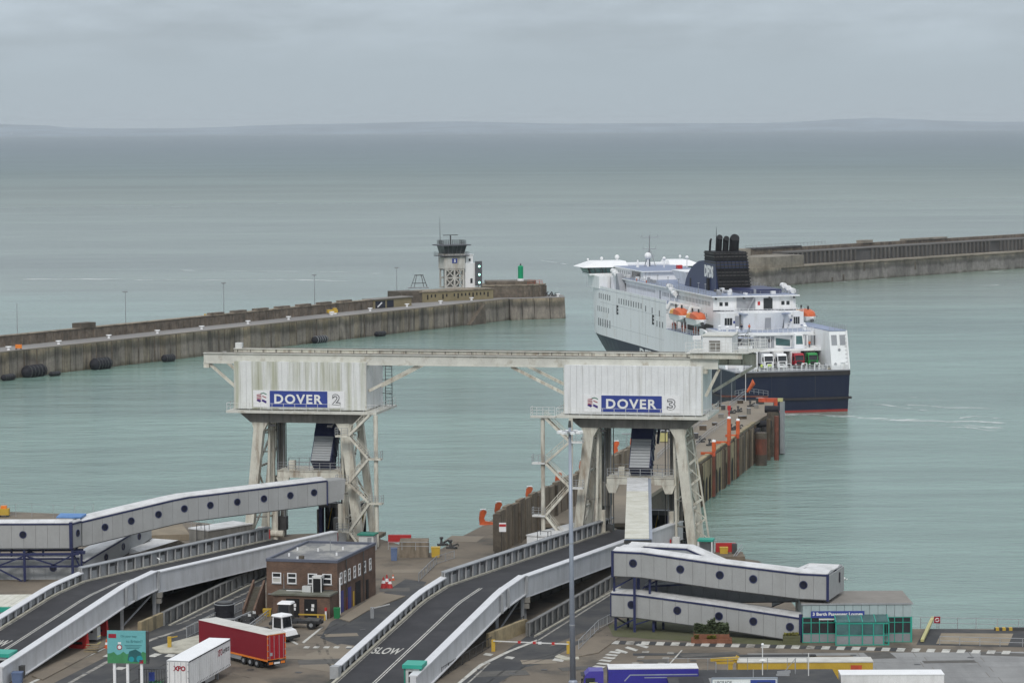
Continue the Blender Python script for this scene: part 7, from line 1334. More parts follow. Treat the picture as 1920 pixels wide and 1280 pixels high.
# ================================================================== vehicles on the quay
def wheel_set(o, xs, y=1.05, r=.5, w_=.34):
    for x in xs:
        for sy in (-1, 1):
            wl = part('wheel', MB().tube((x, sy * (y - w_ / 2), r), (x, sy * (y + w_ / 2), r), r, n=14), 'tyre', o); part('hub', MB().tube((x, sy * (y + w_ / 2 - .02), r), (x, sy * (y + w_ / 2 + .03), r), r * .45, n=10), 'steel_grey', wl)
def trailer(c, rz, side, door, roof, label, ln=13.6, edge=None, group=None, legs_=True):
    """x forward, rear doors at x=0"""
    o = thing('trailer', label, 'trailer', c, rz, group); z0, z1 = 1.15, 3.98
    part('body', MB().box(.06, ln, -1.26, 1.26, z0, z1), side, o); part('rear_door', MB().box(0, .055, -1.24, -.015, z0 + .05, z1 - .05), door, o); part('rear_door', MB().box(0, .055, .015, 1.24, z0 + .05, z1 - .05), door, o)
    part('roof', MB().hexa([(.0, -1.28, z1), (ln, -1.28, z1), (ln, 1.28, z1), (0, 1.28, z1)], [(.0, -1.2, z1 + .07), (ln, -1.2, z1 + .07), (ln, 1.2, z1 + .07), (0, 1.2, z1 + .07)]), roof, o)
    for y in (-1.27, 1.27): part('side_rail', MB().box(0, ln, y - .02, y + .02, z0 - .18, z0 + .02), edge or side, o); part('top_rail', MB().box(0, ln, y - .025, y + .025, z1 - .12, z1 + .01), 'chassis' if side == 'trailer_white' else side, o)
    fr_ = MB().box(-.02, .04, -1.28, -1.2, z0, z1).box(-.02, .04, 1.2, 1.28, z0, z1).box(-.02, .04, -1.2, 1.2, z1 - .06, z1 + .02).box(-.02, .04, -1.2, 1.2, z0 - .02, z0 + .05); part('rear_frame', fr_, edge or 'steel_grey', o)
    part('chassis', MB().box(.3, ln, -.5, .5, .75, 1.14), 'chassis', o); part('bumper', MB().box(-.02, .15, -1.2, 1.2, .55, .95), 'chassis', o)
    for y in (-1.1, .55): part('light_cluster', MB().box(-.06, -.021, y, y + .55, .62, .88), 'light_orange', o)
    part('number_plate', MB().box(-.06, -.021, -.4, .4, .62, .82), 'pure_white', o); part('side_guard', MB().box(4.6, 8.4, -1.22, -1.16, .5, .95), 'galvanised', o); part('side_guard', MB().box(4.6, 8.4, 1.16, 1.22, .5, .95), 'galvanised', o)
    for y in (-.8, .8): part('landing_leg', MB().box(10.4, 10.6, y - .1, y + .1, 0, 1.1), 'steel_grey', o)
    bar_ = MB().box(-.045, -.008, -.02, .02, z0 + .08, z1 - .12).mesh('locking_bar', 'ship_grey')
    for y in (-.95, -.35, .35, .95): inst('locking_bar', bar_, o, (0, y, 0))
    hg = MB().box(-.03, .0, -.09, .09, -.05, .05).mesh('hinge', 'steel_grey')
    for y in (-1.2, 1.2):
        for k in range(4): inst('hinge', hg, o, (0, y, z0 + .3 + k * .72))
    sp_ = MB().box(-.018, .018, -1.285, -1.262, z0 - .1, z1 - .15).mesh('curtain_strap', side)
    for k in range(22): inst('curtain_strap', sp_, o, (.6 + k * .6, 0, 0))
    wheel_set(o, (2.2, 3.5, 4.8)); part('mud_flap', MB().box(1.4, 1.45, -1.25, -.8, .2, 1).box(1.4, 1.45, .8, 1.25, .2, 1), 'tyre', o); return o
c = (P(497, 1256) + P(541, 1251)) / 2; c.z = Q; rdv = Vector((-35.6 + 26.4, 322.3 - 311.6, 0)); trR = trailer(c, math.atan2(rdv.y, rdv.x), 'trailer_red', 'trailer_red_door', 'trailer_roof', 'dark red curtain side trailer with a pale roof beside the white trailer', edge='light_orange'); part('reg_plate', MB().box(-.03, -.001, .6, .95, 1.6, 1.95), 'ship_grey', trR)
c = P(330, 1281, Q); c = Vector((-36.1, 299.6 + .4, Q)); wdv_ = Vector((3.1, 13.1, 0)); trW = trailer(c, math.atan2(wdv_.y, wdv_.x), 'trailer_white', 'trailer_white', 'pure_white', 'white curtain side trailer lettered XPO on its rear doors')
MATS['trailer_roof']; 
part('lettering', text_mb('XPO', (-.008, .52, 2.9), (0, -1, 0), (0, 0, 1), .56, 1.4, .012, .05), 'letter_red', trW); part('lettering', text_mb('XPO', (9.3, -1.262, 2.7), (1, 0, 0), (0, 0, 1), .75, 1.5, .012, .03), 'letter_red', trW); part('lettering', text_mb('Logistics', (10.95, -1.262, 2.6), (1, 0, 0), (0, 0, 1), .85, 2.3, .012, .02), 'letter_black', trW)
bk = MB().box(0, .1, 0, .02, 0, .14).mesh('curtain_buckle', 'chassis')
for k in range(27): inst('curtain_buckle', bk, trW, (.5 + k * .48, -1.31, 1.12))
def cab(o, x, m, front=1, h=3.4, glass='window_dark', roof_m=None, L_=2.2):
    """tractor cab: x = rear of cab, faces +x"""
    part('cab', MB().add([(x, -1.22, .9), (x + L_, -1.22, .9), (x + L_ + .02, -1.22, 1.9), (x + L_ - .25, -1.18, h - .45), (x + L_ - .7, -1.12, h), (x, -1.12, h), (x, 1.22, .9), (x + L_, 1.22, .9), (x + L_ + .02, 1.22, 1.9), (x + L_ - .25, 1.18, h - .45), (x + L_ - .7, 1.12, h), (x, 1.12, h)],
        [(0, 1, 2, 3, 4, 5), (11, 10, 9, 8, 7, 6), (0, 6, 7, 1), (1, 7, 8, 2), (2, 8, 9, 3), (3, 9, 10, 4), (4, 10, 11, 5), (5, 11, 6, 0)]), m, o)
    part('windscreen', MB().add([(x + L_ + .03, -1.05, 1.95), (x + L_ + .03, 1.05, 1.95), (x + L_ - .2, 1.0, h - .55), (x + L_ - .2, -1.0, h - .55)], [(0, 1, 2, 3)]), glass, o)
    for sy in (-1, 1): part('side_window', MB().box(x + .9, x + L_ - .3, sy * 1.225 - .01, sy * 1.225 + .01, 1.9, h - .7), glass, o); part('mirror', MB().box(x + L_ - .15, x + L_ + .05, sy * 1.38 - .08, sy * 1.38 + .08, 1.8, 2.5), 'chassis', o); part('headlight', MB().box(x + L_ + .0, x + L_ + .05, sy * .9 - .2, sy * .9 + .2, .95, 1.15), 'sign_white', o)
    part('grille', MB().box(x + L_ + .005, x + L_ + .045, -.75, .75, 1.0, 1.75), 'chassis', o); part('front_bumper', MB().box(x + L_ - .3, x + L_ + .1, -1.2, 1.2, .35, .88), 'chassis' if m != 'truck_white' else m, o); part('sun_visor', MB().box(x + L_ - .25, x + L_ + .15, -1.05, 1.05, h - .52, h - .46), 'chassis', o)
MATS['truck_white'] = MATS['pure_white']
o = thing('truck_cab', 'white truck cab half hidden behind the red trailer', 'truck', Vector((-34.9, 325.6, Q)), R(60)); cab(o, -1.2, 'truck_white', h=3.2); part('chassis', MB().box(-2, 1, -.5, .5, .6, .95), 'chassis', o); wheel_set(o, (.2,))
def yard_tractor(c, rz, m, label):
    o = thing('yard_tractor', label, 'yard tractor', c, rz, 'yard tractors by the brick annex')
    part('cab', MB().hexa([(1.2, -.9, 1.0), (2.9, -.9, 1.0), (2.9, .9, 1.0), (1.2, .9, 1.0)], [(1.25, -.8, 2.95), (2.7, -.8, 2.95), (2.7, .8, 2.95), (1.25, .8, 2.95)]), m, o); part('cab_roof', MB().hexa([(1.1, -.95, 2.953), (2.85, -.95, 2.953), (2.85, .95, 2.953), (1.1, .95, 2.953)], [(1.2, -.8, 3.15), (2.75, -.8, 3.15), (2.75, .8, 3.15), (1.2, .8, 3.15)]), 'pure_white', o)
    part('windscreen', MB().add([(2.9, -.75, 1.65), (2.9, .75, 1.65), (2.76, .7, 2.85), (2.76, -.7, 2.85)], [(0, 1, 2, 3)]), 'window_dark', o)
    for sy in (-1, 1): part('side_window', MB().hexa([(1.45, sy * .86 - .03, 1.6), (2.65, sy * .86 - .03, 1.6), (2.65, sy * .86 + .03, 1.6), (1.45, sy * .86 + .03, 1.6)], [(1.45, sy * .81 - .03, 2.8), (2.6, sy * .81 - .03, 2.8), (2.6, sy * .81 + .03, 2.8), (1.45, sy * .81 + .03, 2.8)]), 'window_dark', o)
    part('bonnet', MB().hexa([(2.92, -1.0, .75), (3.7, -.95, .75), (3.7, .95, .75), (2.92, 1.0, .75)], [(2.92, -.9, 1.45), (3.5, -.85, 1.3), (3.5, .85, 1.3), (2.92, .9, 1.45)]), m if m != 'tug_dark' else 'tug_teal', o); part('front_bumper', MB().box(3.3, 3.85, -1.15, 1.15, .4, .74), 'chassis', o)
    part('chassis', MB().box(-2.6, 3.3, -.55, .55, .6, .95).box(.4, 3.2, -1.1, 1.1, .65, .98), 'chassis', o); part('fifth_wheel', MB().hexa([(-2.3, -.6, .96), (-.6, -.6, .96), (-.6, .6, .96), (-2.3, .6, .96)], [(-2.4, -.5, 1.15), (-.7, -.5, 1.25), (-.7, .5, 1.25), (-2.4, .5, 1.15)]), 'steel_dark', o)
    for k in range(5): part('hazard_stripe', MB().bar((.5 + k * .3, -1.115, .68), (.65 + k * .3, -1.115, .93), .1, .012, (0, 1, 0)), 'yellow', o)
    wheel_set(o, (2.5, -1.5), 1.0, .55, .4); return o
yard_tractor(P(566, 1176), R(168), 'steel_dark', 'dark yard tractor with a white cab roof and teal bonnet before the annex'); yard_tractor(P(506, 1196), R(-38), 'pure_white', 'white yard tractor half hidden behind the red trailer')
# foreground row at the bottom edge
o = thing('articulated_lorry', 'blue lorry with a white roofed trailer at the bottom edge', 'lorry', Vector((9.2, 295.2, Q)), R(181)); cab(o, -.2, 'truck_purple', h=3.75); wheel_set(o, (1.3, -1.6, -2.8)); part('chassis', MB().box(-5, 1.6, -.5, .5, .6, .95), 'chassis', o); part('cab_emblem', MB().box(.4, 1.3, 1.236, 1.25, 2.3, 2.6), 'pale_yellow', o)
part('trailer_body', MB().box(-10.2, -.7, -1.26, 1.26, 1.15, 3.95), 'truck_blue', o); part('trailer_roof', MB().box(-10.2, -.7, -1.28, 1.28, 3.953, 4.05), 'trailer_white', o); part('swoosh_line', MB().bar((-2.4, 1.27, 2.7), (-3.0, 1.27, 3.35), .02, .12).bar((-3.0, 1.27, 3.35), (-10.1, 1.27, 3.35), .02, .12).bar((-4.5, 1.27, 3.05), (-10.1, 1.27, 3.05), .02, .1), 'mast_grey', o)
o = thing('trailer', 'white roofed trailer with a yellow tarpaulin side near the bottom edge', 'trailer', Vector((24.2, 302.1, Q)), R(-.6)); part('body', MB().box(0, 14.6, 0, 2.5, .9, 3.0), 'yellow', o); part('roof', MB().box(-.05, 14.65, -.06, 2.6, 3.003, 3.12), 'trailer_roof', o); part('emblem', MB().box(12.2, 13.4, -.03, -.004, 2.2, 2.7), 'orange_red', o); wheel_set(o, (2.5, 4, 11), 1.25)
o = thing('trailer', 'plain white box trailer at the bottom edge right of the grey hut', 'trailer', Vector((34.3, 293.0, Q)), R(-.6)); part('body', MB().box(0, 10.8, 0, 2.55, 1.1, 3.35), 'trailer_white', o); part('roof', MB().box(-.04, 10.84, -.05, 2.6, 3.353, 3.45), 'pure_white', o); part('chassis', MB().box(.5, 10.5, .7, 1.9, .6, 1.09), 'chassis', o); wheel_set(o, (2, 3.3, 8.5), 1.28)
gh = thing('flat_roof_hut', 'dark flat roofed hut with rooftop railings and vents at the bottom edge', 'building', Vector((16.2, 288.0, Q)), 0); HW = 17.6
part('wall', MB().box(0, HW, 0, 9.5, 0, 3.0), 'steel_dark', gh); part('roof', MB().box(-.1, HW + .1, -.1, 9.6, 3.003, 3.15), 'asphalt', gh)
rr = MB(); railing(rr, [(.2, 9.3, 3.15), (15.0, 9.3, 3.15)], 1.3, 1, 2.0, .025, .03); part('roof_rail', rr, 'steel_grey', gh, stuff=True)
for x, y, h in ((10.0, 6.5, 3.2), (8.9, 5, .9), (13.5, 7, 1.6), (5.2, 8, 1.1), (14.8, 6, 2.4)): part('vent_pipe', MB().tube((x, y, 3.15), (x, y, 3.15 + h), .06, n=6), 'rail_white' if h > 2 else 'galvanised', gh)
part('vent_cowl', MB().lathe((10.0, 6.5, 4.6), [(.12, 0), (.42, .1), (.12, .3)], 10), 'rail_white', gh); part('dish', MB().ball((10.0, 6.5, 6.4), .16), 'pure_white', gh); part('antenna_arm', MB().bar((12.2, 7, 3.2), (13.6, 7, 4.9), .06).bar((11.6, 7, 3.3), (13, 7, 3.4), .12, .3).bar((11.4, 6, 3.2), (12.8, 6, 3.25), .1, .3), 'galvanised', gh)
for k in range(3): part('roof_patch', MB().box(1 + k * 3.2, 3.6 + k * 3.2, 1.5, 5, 3.153, 3.165), 'concrete_grey' if k == 1 else 'asphalt_ramp', gh)
ya = thing('lifting_arm', 'yellow folded crane arm above the grey hut roof', 'crane', Vector((22.2, 303, Q)), 0); part('column', MB().box(1.0, 1.5, -.3, .3, 0, 2.9), 'yellow', ya); part('arm', MB().bar((-.9, 0, 3.2), (2.0, 0, 3.35), .45, .3).bar((-.3, -.1, 2.9), (1.6, -.1, 2.9), .5, .25).bar((1.7, 0, 2.9), (2.1, .1, 3.6), .3, .3), 'yellow', ya)
up = thing('upgrade_poster', 'pale blue framed poster board reading UPGRADE YOUR at the bottom edge', 'billboard', Vector((20.4, 287.2, Q)), 0); pzz = 4.2
part('panel', MB().box(0, 6.6, 0, .1, .6, pzz), 'sign_white', up); part('frame', MB().box(-.1, 6.7, -.06, .12, pzz + .003, pzz + .14).box(6.6, 6.72, -.06, .12, .5, pzz).box(-.1, 0, -.06, .12, .5, pzz), 'mast_grey', up); part('print', MB().box(3.9, 6.5, -.02, -.004, .8, pzz - .1), 'sign_blue', up)
part('print', MB().box(4.6, 6.0, -.03, -.021, .8, pzz - .35), 'steel_dark', up); part('lettering', text_mb('UPGRADE', (.25, -.006, pzz - .55), (1, 0, 0), (0, 0, 1), .36, 1.75, .008, .02), 'letter_grey', up); part('lettering', text_mb('YOUR', (.25, -.006, pzz - 1.08), (1, 0, 0), (0, 0, 1), .36, 1.05, .008, .02), 'letter_grey', up); part('post', MB().box(.5, .7, .12, .3, 0, 4).box(5.9, 6.1, .12, .3, 0, 4), 'steel_grey', up)
o = thing('white_van', 'white van roof showing at the bottom edge beside the billboard', 'van', P(182, 1322), R(3)); part('body', MB().add([(-2.6, -.95, .4), (2.6, -.95, .4), (2.6, -.95, 1.2), (1.9, -.85, 2.15), (-2.5, -.85, 2.3), (-2.6, -.95, .6), (-2.6, .95, .4), (2.6, .95, .4), (2.6, .95, 1.2), (1.9, .85, 2.15), (-2.5, .85, 2.3), (-2.6, .95, .6)], [(0, 1, 2, 3, 4, 5), (11, 10, 9, 8, 7, 6), (0, 6, 7, 1), (1, 7, 8, 2), (2, 8, 9, 3), (3, 9, 10, 4), (4, 10, 11, 5), (5, 11, 6, 0)]), 'pure_white', o); part('windscreen', MB().add([(2.58, -.8, 1.3), (2.58, .8, 1.3), (2.0, .75, 2.05), (2.0, -.75, 2.05)], [(0, 1, 2, 3)]), 'window_dark', o); wheel_set(o, (-1.7, 1.7), .9, .34, .24)
o = thing('fence_panel', 'dark mesh gate with a blue notice between billboard and white trailer', 'gate', P(288, 1293), R(-5)); gm = MB()
for k in range(12): gm.bar((-1.6 + k * .28, 0, 0), (-1.6 + k * .28, 0, 2.3), .05)
part('bars', gm, 'steel_dark', o, stuff=True); part('frame', MB().bar((-1.65, 0, 2.3), (1.6, 0, 2.3), .07).bar((-1.65, 0, .2), (1.6, 0, .2), .07), 'steel_dark', o); part('notice', MB().box(-.5, .15, -.08, -.04, 1.0, 2.0), 'sign_blue', o)
solo('grass_strip', leaves(600, P(278, 1290).x, P(305, 1290).x, 303, 306, Q, .7, rr_, .2), 'board_green', 'green bushes behind the mesh gate beside the white trailer', 'bush')
# things at the far left quay edge
o = thing('yellow_machine', 'orange yellow winch housing on the quay edge at the far left', 'machine', P(7, 968), 0); part('body', MB().box(-.9, .9, -.6, .6, .3, 1.3), 'yellow', o); part('top', MB().box(-.4, .5, -.4, .4, 1.3, 1.75), 'light_orange', o); part('foot', MB().box(-.8, -.5, -.5, .5, 0, .3).box(.5, .8, -.5, .5, 0, .3), 'steel_dark', o)
rail_thing('quay_railing', [P(0, 968), P(60, 969), P(140, 972), P(175, 970)], 'thin railing on the far quay edge behind the left walkway', h=2.1, n=1, step=3.3, r=.015, post=.03)
rail_thing('quay_railing', [P(305, 983), P(345, 990), P(400, 997)], 'thin railing on the quay edge below the left walkway', h=1.9, n=2, step=1.6, r=.02, post=.03)
solo('spoil_bank', MB().prism([W2(255, 998), W2(282, 985), W2(340, 990), W2(356, 1012), W2(260, 1015)], Q + .003, Q + .9), 'earth', 'tan earth bank on the quay edge beneath the left walkway', 'bank')
solo('white_roof_store', MB().hexa([P(205, 1048, Q), P(290, 1020, Q), P(350, 1020, Q), P(270, 1050, Q)], [P(212, 1015, 9.2), P(275, 1008, 9.4), P(335, 1012, 9.2), P(262, 1034, 9.0)]), 'walkway_roof', 'low store with a sloping white roof between walkway and left ramp', 'shed')
for k, (x, y) in enumerate(((1585, 1087), (300, 1050), (1010, 1012))):
    p = P(x, y, 3 if k == 0 else 12); g_ = thing('seagull', ('white seagull over the water beyond the lounge', 'white gull hovering above the left ramp parapet', 'white gull above the plant container')[k], 'bird', p, R(40 * k)); b = MB().ball((0, 0, .1), .28, .1, .1, 8, 5).ball((.27, 0, .16), .09, .08, .08, 6, 4); b.add([(.1, .05, .13), (-.1, .05, .13), (-.2, .55, .32), (.0, .5, .32)], [(0, 1, 2, 3)]).add([(.1, -.05, .13), (-.1, -.05, .13), (-.2, -.55, .32), (.0, -.5, .32)], [(0, 1, 2, 3)]); part('body', b, 'gull', g_)
# ================================================================== the ferry (local x to the bow, y to port, z up from the waterline)
SHR = R(102.5); SHO = Vector((66.3, 665.1, 0))
fe = thing('ferry', 'large white and navy car ferry with a black funnel backing past the berth pier', 'ferry', SHO, SHR)
_c, _s = math.cos(SHR), math.sin(SHR)
def SW(x, y, z=0): return SHO + Vector((x * _c - y * _s, x * _s + y * _c, z))
DK = [(0, 14.2), (128, 14.2), (136, 13.7), (142, 12.5), (148, 10.6), (155, 8.0), (162, 5.2), (172, 1.8), (179, .25)]
WL_ = [(0, 13.6), (85, 14.0), (105, 13.9), (114, 12.9), (122, 11.2), (132, 8.2), (145, 4.4), (160, 1.8), (170, .2), (179, .2)]
def itp(tab, x):
    for (a, p), (b, q) in zip(tab, tab[1:]):
        if a <= x <= b: t = (x - a) / (b - a); return p + (q - p) * t
    return tab[-1][1] if x > tab[-1][0] else tab[0][1]
def hb(x, z):                              # half breadth
    w0, d0 = itp(WL_, min(x + (0 if z > 0 else 0), 179)), itp(DK, x); t = max(0, min(1, z / 10)); f = w0 + (d0 - w0) * t ** .8
    if z > 10: f = d0 * (1 + .015 * (z - 10) / 12 * max(0, (x - 128) / 10))
    return f
def band(xs, z0, z1, mid=None):
    zs = [z0, z1] if mid is None else [z0] + list(mid) + [z1]; secs = []
    for x in xs:
        ring = [Vector((x + (0.35 * (z - 10) if x > 168 else 0), hb(x, z), z)) for z in zs] + [Vector((x + (0.35 * (z - 10) if x > 168 else 0), -hb(x, z), z)) for z in reversed(zs)]
        secs.append(ring)
    return MB().loft(secs)
XS = [0, 10, 30, 60, 85, 95, 100, 106, 112, 117, 122, 127, 132, 137, 142, 147, 152, 157, 162, 167, 172, 176, 179]
hull = part('hull', band(XS, .55, 9.7, (3.2, 6.5)), 'ship_navy', fe); part('boot_top', band([x for x in XS if x <= 172], -1.2, .54), 'ship_boot', fe)
part('belting', MB().box(-.35, 60, 14.2, 14.5, 3.0, 3.5).box(-.35, 60, -14.5, -14.2, 3.0, 3.5).box(-.4, -.003, -14.5, 14.5, 3.0, 3.5), 'ship_belt', hull)
part('stern_lip', MB().box(-.25, -.003, -14.2, 14.2, 8.7, 9.68), 'ship_belt', hull); part('stern_seam', MB().box(-.03, -.003, -5.6, -5.5, 3.6, 8.6).box(-.03, -.003, 5.2, 5.25, 3.6, 8.6), 'steel_dark', hull)
part('shell_plating', MB().loft([]) if False else band([60] + XS[4:], 9.72, 22.4, (16,)), 'ship_white', fe)
part('shell_plating', band([22, 30, 45, 59.99], 9.72, 16.0), 'ship_white', fe)
part('side_strake', band([0, 8, 15, 21.99], 9.71, 9.95), 'ship_grey', fe)
# name on the bow and exit marks
part('hull_lettering', text_mb('DFDS', (86, 14.23, 6.4), (-1, 0, 0), (0, 0, 1), 2.9, 17, .02, .03), 'letter_white', fe)
for x, z in ((109.0, 16.6), (72.4, 16.3)): part('exit_mark', text_mb('E', (x + 1.2, hb(x, 16) + .03, z), (-1, 0, 0), (0, 0, 1), 2.5, 2.0, .02, .05), 'letter_black', fe)
def win_row(x0, x1, n, z, h, w_=.75, y=None, m='letter_grey'):
    b = MB()
    for k in range(n):
        x = x0 + (x1 - x0) * (k / max(1, n - 1)); yy = hb(x, z) if y is None else y
        for sg in ((1, -1) if y is None else (1,)): b.box(x - w_ / 2, x + w_ / 2, min(sg * yy, sg * (yy + .05)), max(sg * yy, sg * (yy + .05)), z - h / 2, z + h / 2)
    return part('window_row', b, m, fe, stuff=True)
win_row(129.5, 117.5, 6, 20.6, 1.5); win_row(107.5, 84.5, 10, 20.4, 1.5); win_row(80, 80, 1, 20.0, 1.5); win_row(73.5, 73.5, 1, 19.9, 1.5); win_row(66.5, 66.5, 1, 19.6, 1.5)
win_row(131.5, 119, 6, 17.0, 1.4, m='steel_grey'); win_row(130.5, 117.5, 6, 13.3, 2.1); win_row(68.8, 63.5, 3, 16.8, 1.5)
# decks and houses
part('promenade_deck', band([60.0] + XS[4:17], 22.41, 22.5), 'ship_deck', fe)
blk = MB()
for x0, x1 in ((60, 100), (100, 112), (112, 122), (122, 132), (132, 142)):
    for sg in (1, -1): ya, yb = sg * hb(x0, 22), sg * hb(x1, 22); blk.hexa([(x0, ya, 22.4), (x1, yb, 22.4), (x1, yb - sg * .12, 22.4), (x0, ya - sg * .12, 22.4)], [(x0, ya, 23.3), (x1, yb, 23.3), (x1, yb - sg * .12, 23.3), (x0, ya - sg * .12, 23.3)])
part('bulwark', blk, 'ship_white', fe)
part('deckhouse', MB().box(30.2, 119, -10.6, 10.6, 16.0, 25.75), 'ship_white', fe); part('sun_deck', MB().box(29.0, 119.5, -11.3, 11.3, 25.76, 26.05), 'ship_white', fe); part('sun_deck_floor', MB().box(29.4, 119, -11.0, 11.0, 26.053, 26.09), 'ship_deck', fe)
win_row(116, 84, 26, 24.2, .75, .45, 10.6, 'ship_grey'); win_row(76, 33, 34, 24.0, 1.05, .5, 10.6, 'steel_grey'); win_row(60, 36, 14, 21.0, .9, .6, 10.6, 'ship_grey')
rr = MB(); railing(rr, [(29.3, -11.2, 26.05), (29.3, 11.2, 26.05), (119, 11.2, 26.05)], 1.1, 3, 2.4, .025, .03); railing(rr, [(29.3, -11.2, 26.05), (119, -11.2, 26.05)], 1.1, 3, 2.4, .025, .03); part('deck_rail', rr, 'ship_grey', fe, stuff=True)
# doors and small fittings along the promenade
for x in (113.5, 78): part('deck_door', MB().box(x, x + 1.2, 10.6, 10.7, 22.6, 24.8), 'steel_dark' if x > 100 else 'ship_grey', fe)
part('stair_housing', MB().add([(118, 10.6, 22.5), (113, 10.6, 22.5), (116.5, 10.6, 27.3), (118, 10.6, 27.3), (118, 12.4, 22.5), (113, 12.4, 22.5), (116.5, 12.4, 27.3), (118, 12.4, 27.3)], [(0, 1, 2, 3), (7, 6, 5, 4), (0, 4, 5, 1), (1, 5, 6, 2), (2, 6, 7, 3), (3, 7, 4, 0)]), 'ship_grey', fe)
# forward house and bridge with its wings
part('forward_house', MB().box(119.1, 144, -11, 11, 22.5, 25.9), 'ship_white', fe); part('forward_house', MB().box(104, 136, -8.5, 8.3, 26.1, 28.3), 'ship_white', fe); part('monkey_deck', MB().box(103, 137, -9, 9, 28.303, 28.55), 'ship_white', fe); part('monkey_deck_floor', MB().box(103.3, 136.8, -8.7, 8.7, 28.553, 28.58), 'ship_deck', fe)
win_row(130, 118, 7, 27.2, .9, .6, 8.3, 'steel_grey')
part('deck_recess', MB().box(107, 116, 8.31, 8.36, 26.3, 28.1), 'window_dark', fe)
part('wing_support', MB().box(129, 142, 11.2, 14.3, 22.5, 25.94), 'ship_white', fe); part('wing_support', MB().box(129, 142, -14.3, -11.2, 22.5, 25.94), 'ship_white', fe)
part('bridge_base', MB().box(134.6, 144, -15.6, 15.6, 25.95, 26.5), 'ship_white', fe)
part('bridge_windows', MB().hexa([(135.2, -15.4, 26.5), (143.4, -15.4, 26.5), (143.4, 15.4, 26.5), (135.2, 15.4, 26.5)], [(134.6, -16.3, 28.2), (144.2, -16.3, 28.2), (144.2, 16.3, 28.2), (134.6, 16.3, 28.2)]), 'window_teal', fe)
for k in range(9): y = -15.6 + k * 3.9; part('bridge_mullion', MB().bar((135.15, y * .985, 26.5), (134.55, y * 1.04, 28.2), .22), 'steel_dark', fe)
for k in range(8): yy = 4.5 + k * 1.55; part('bridge_mullion', MB().bar((135.14, yy * .985, 26.5), (134.53, yy * 1.04, 28.2), .14), 'steel_dark', fe)
part('bridge_centre', MB().box(134.4, 135.0, -11, 4.2, 26.5, 28.2), 'ship_white', fe)
for y0, y1 in ((4.5, 17.8), (-17.8, -7.5)): part('bridge_roof', MB().hexa([(133.4, y0, 28.21), (145, y0, 28.21), (145, y1, 28.21), (133.4, y1, 28.21)], [(136, y0 + (.3 if y0 > 0 else 4), 29.8), (143, y0 + (.3 if y0 > 0 else 4), 29.8), (143, y1 - (4.2 if y0 > 0 else .3), 29.8), (136, y1 - (4.2 if y0 > 0 else .3), 29.8)]), 'pure_white', fe)
part('bridge_top', MB().box(134.8, 144, -8, 5, 28.2, 29.0), 'ship_white', fe)
for x, y, z, r_ in ((139, 11, 29.8, .45), (139, 15, 29.8, .3), (139, 6.5, 29.8, .65), (126, 1, 30.0, 1.0), (120, -2, 30.3, .5), (118, -8, 30.6, .5), (112, -12.5, 31.5, .4), (139, -12, 30.2, .35)):
    part('satellite_dome', MB().ball((x, y, z + r_ * 1.6), r_).tube((x, y, min(z, 28.5) if x < 130 else z), (x, y, z + r_), r_ * .3, n=6), 'pure_white', fe)
ms = part('mast', MB().tube((128, 0, 28.5), (128, 0, 37.4), .28, .12, 8), 'steel_grey', fe)
mb = MB()
for z, hw in ((31.3, 1.3), (33.4, 1.8), (36.6, 2.3)): mb.box(127.8, 128.2, -hw, hw, z, z + .16).bar((128, -hw, z), (128, -hw, z + .9), .1).bar((128, hw, z), (128, hw, z + .9), .1)
mb.bar((127.4, 1.6, 28.5), (127.8, .3, 33), .2).bar((127.4, -1.6, 28.5), (127.8, -.3, 33), .2); part('mast_yard', mb, 'ship_grey', ms)
part('radome_post', MB().tube((124, 4.5, 28.5), (124, 4.5, 30.6), .45, .2, 8), 'pure_white', fe)
for x, y in ((112, -5), (100, -8), (99, -9.5)): part('red_box', MB().box(x, x + 1.6, y, y + 1.4, 28.58 if x > 103 else 26.09, (28.58 if x > 103 else 26.09) + 1.0), 'red_paint', fe)
for k in range(5): part('red_box', MB().box(88 - k * .6, 88.9 - k * .6, -1 - k * 1.1, -.2 - k * 1.1, 28.58, 29.2), 'red_paint', fe)
part('casing_block', MB().hexa([(78, -6, 26.1), (86, -6, 26.1), (86, 3.4, 26.1), (78, 3.4, 26.1)], [(76, -7, 29.6), (90, -7, 29.6), (90, 4.4, 29.6), (76, 4.4, 29.6)]), 'ship_white', fe)
# funnel
part('funnel_casing', MB().add([(x, y, z) for y in (4.7, -3.9) for x, z in ((47.3, 26.1), (76, 26.1), (74.8, 28), (72, 30), (68, 31.8), (63, 33.1), (57, 33.6), (47.8, 33.6))], [tuple(range(8)), tuple(range(15, 7, -1))] + [(i, (i + 1) % 8, 8 + (i + 1) % 8, 8 + i) for i in range(8)]), 'funnel_navy', fe)
part('funnel_lettering', text_mb('DFDS', (57.6, 4.73, 29.4), (-1, 0, -.02), (0, 0, 1), 3.1, 7.8, .03, .06), 'letter_white', fe)
part('funnel_block', MB().hexa([(46.4, -4.2, 26.1), (59, -4.2, 26.1), (59, 4.0, 26.1), (46.4, 4.0, 26.1)], [(48.6, -3.6, 36.0), (57, -3.6, 36.0), (57, 4.9, 36.0), (48.6, 4.9, 36.0)]), 'funnel_black', fe)
for k in range(12):
    z = 26.8 + k * .78; t_ = (z - 26.1) / 9.9; x0 = 46.4 + 2.2 * t_; ya, yb = -4.2 + .6 * t_, 4.0 + .9 * t_; b = MB().box(x0 - .25, x0 + .3, ya - .2, yb + .15, z, z + .34)
    if z > 33: b.box(x0, 57.3, yb - .1, yb + .2, z, z + .34)
    part('louvre_slat', b, 'louvre' if k % 3 else 'funnel_black', fe)
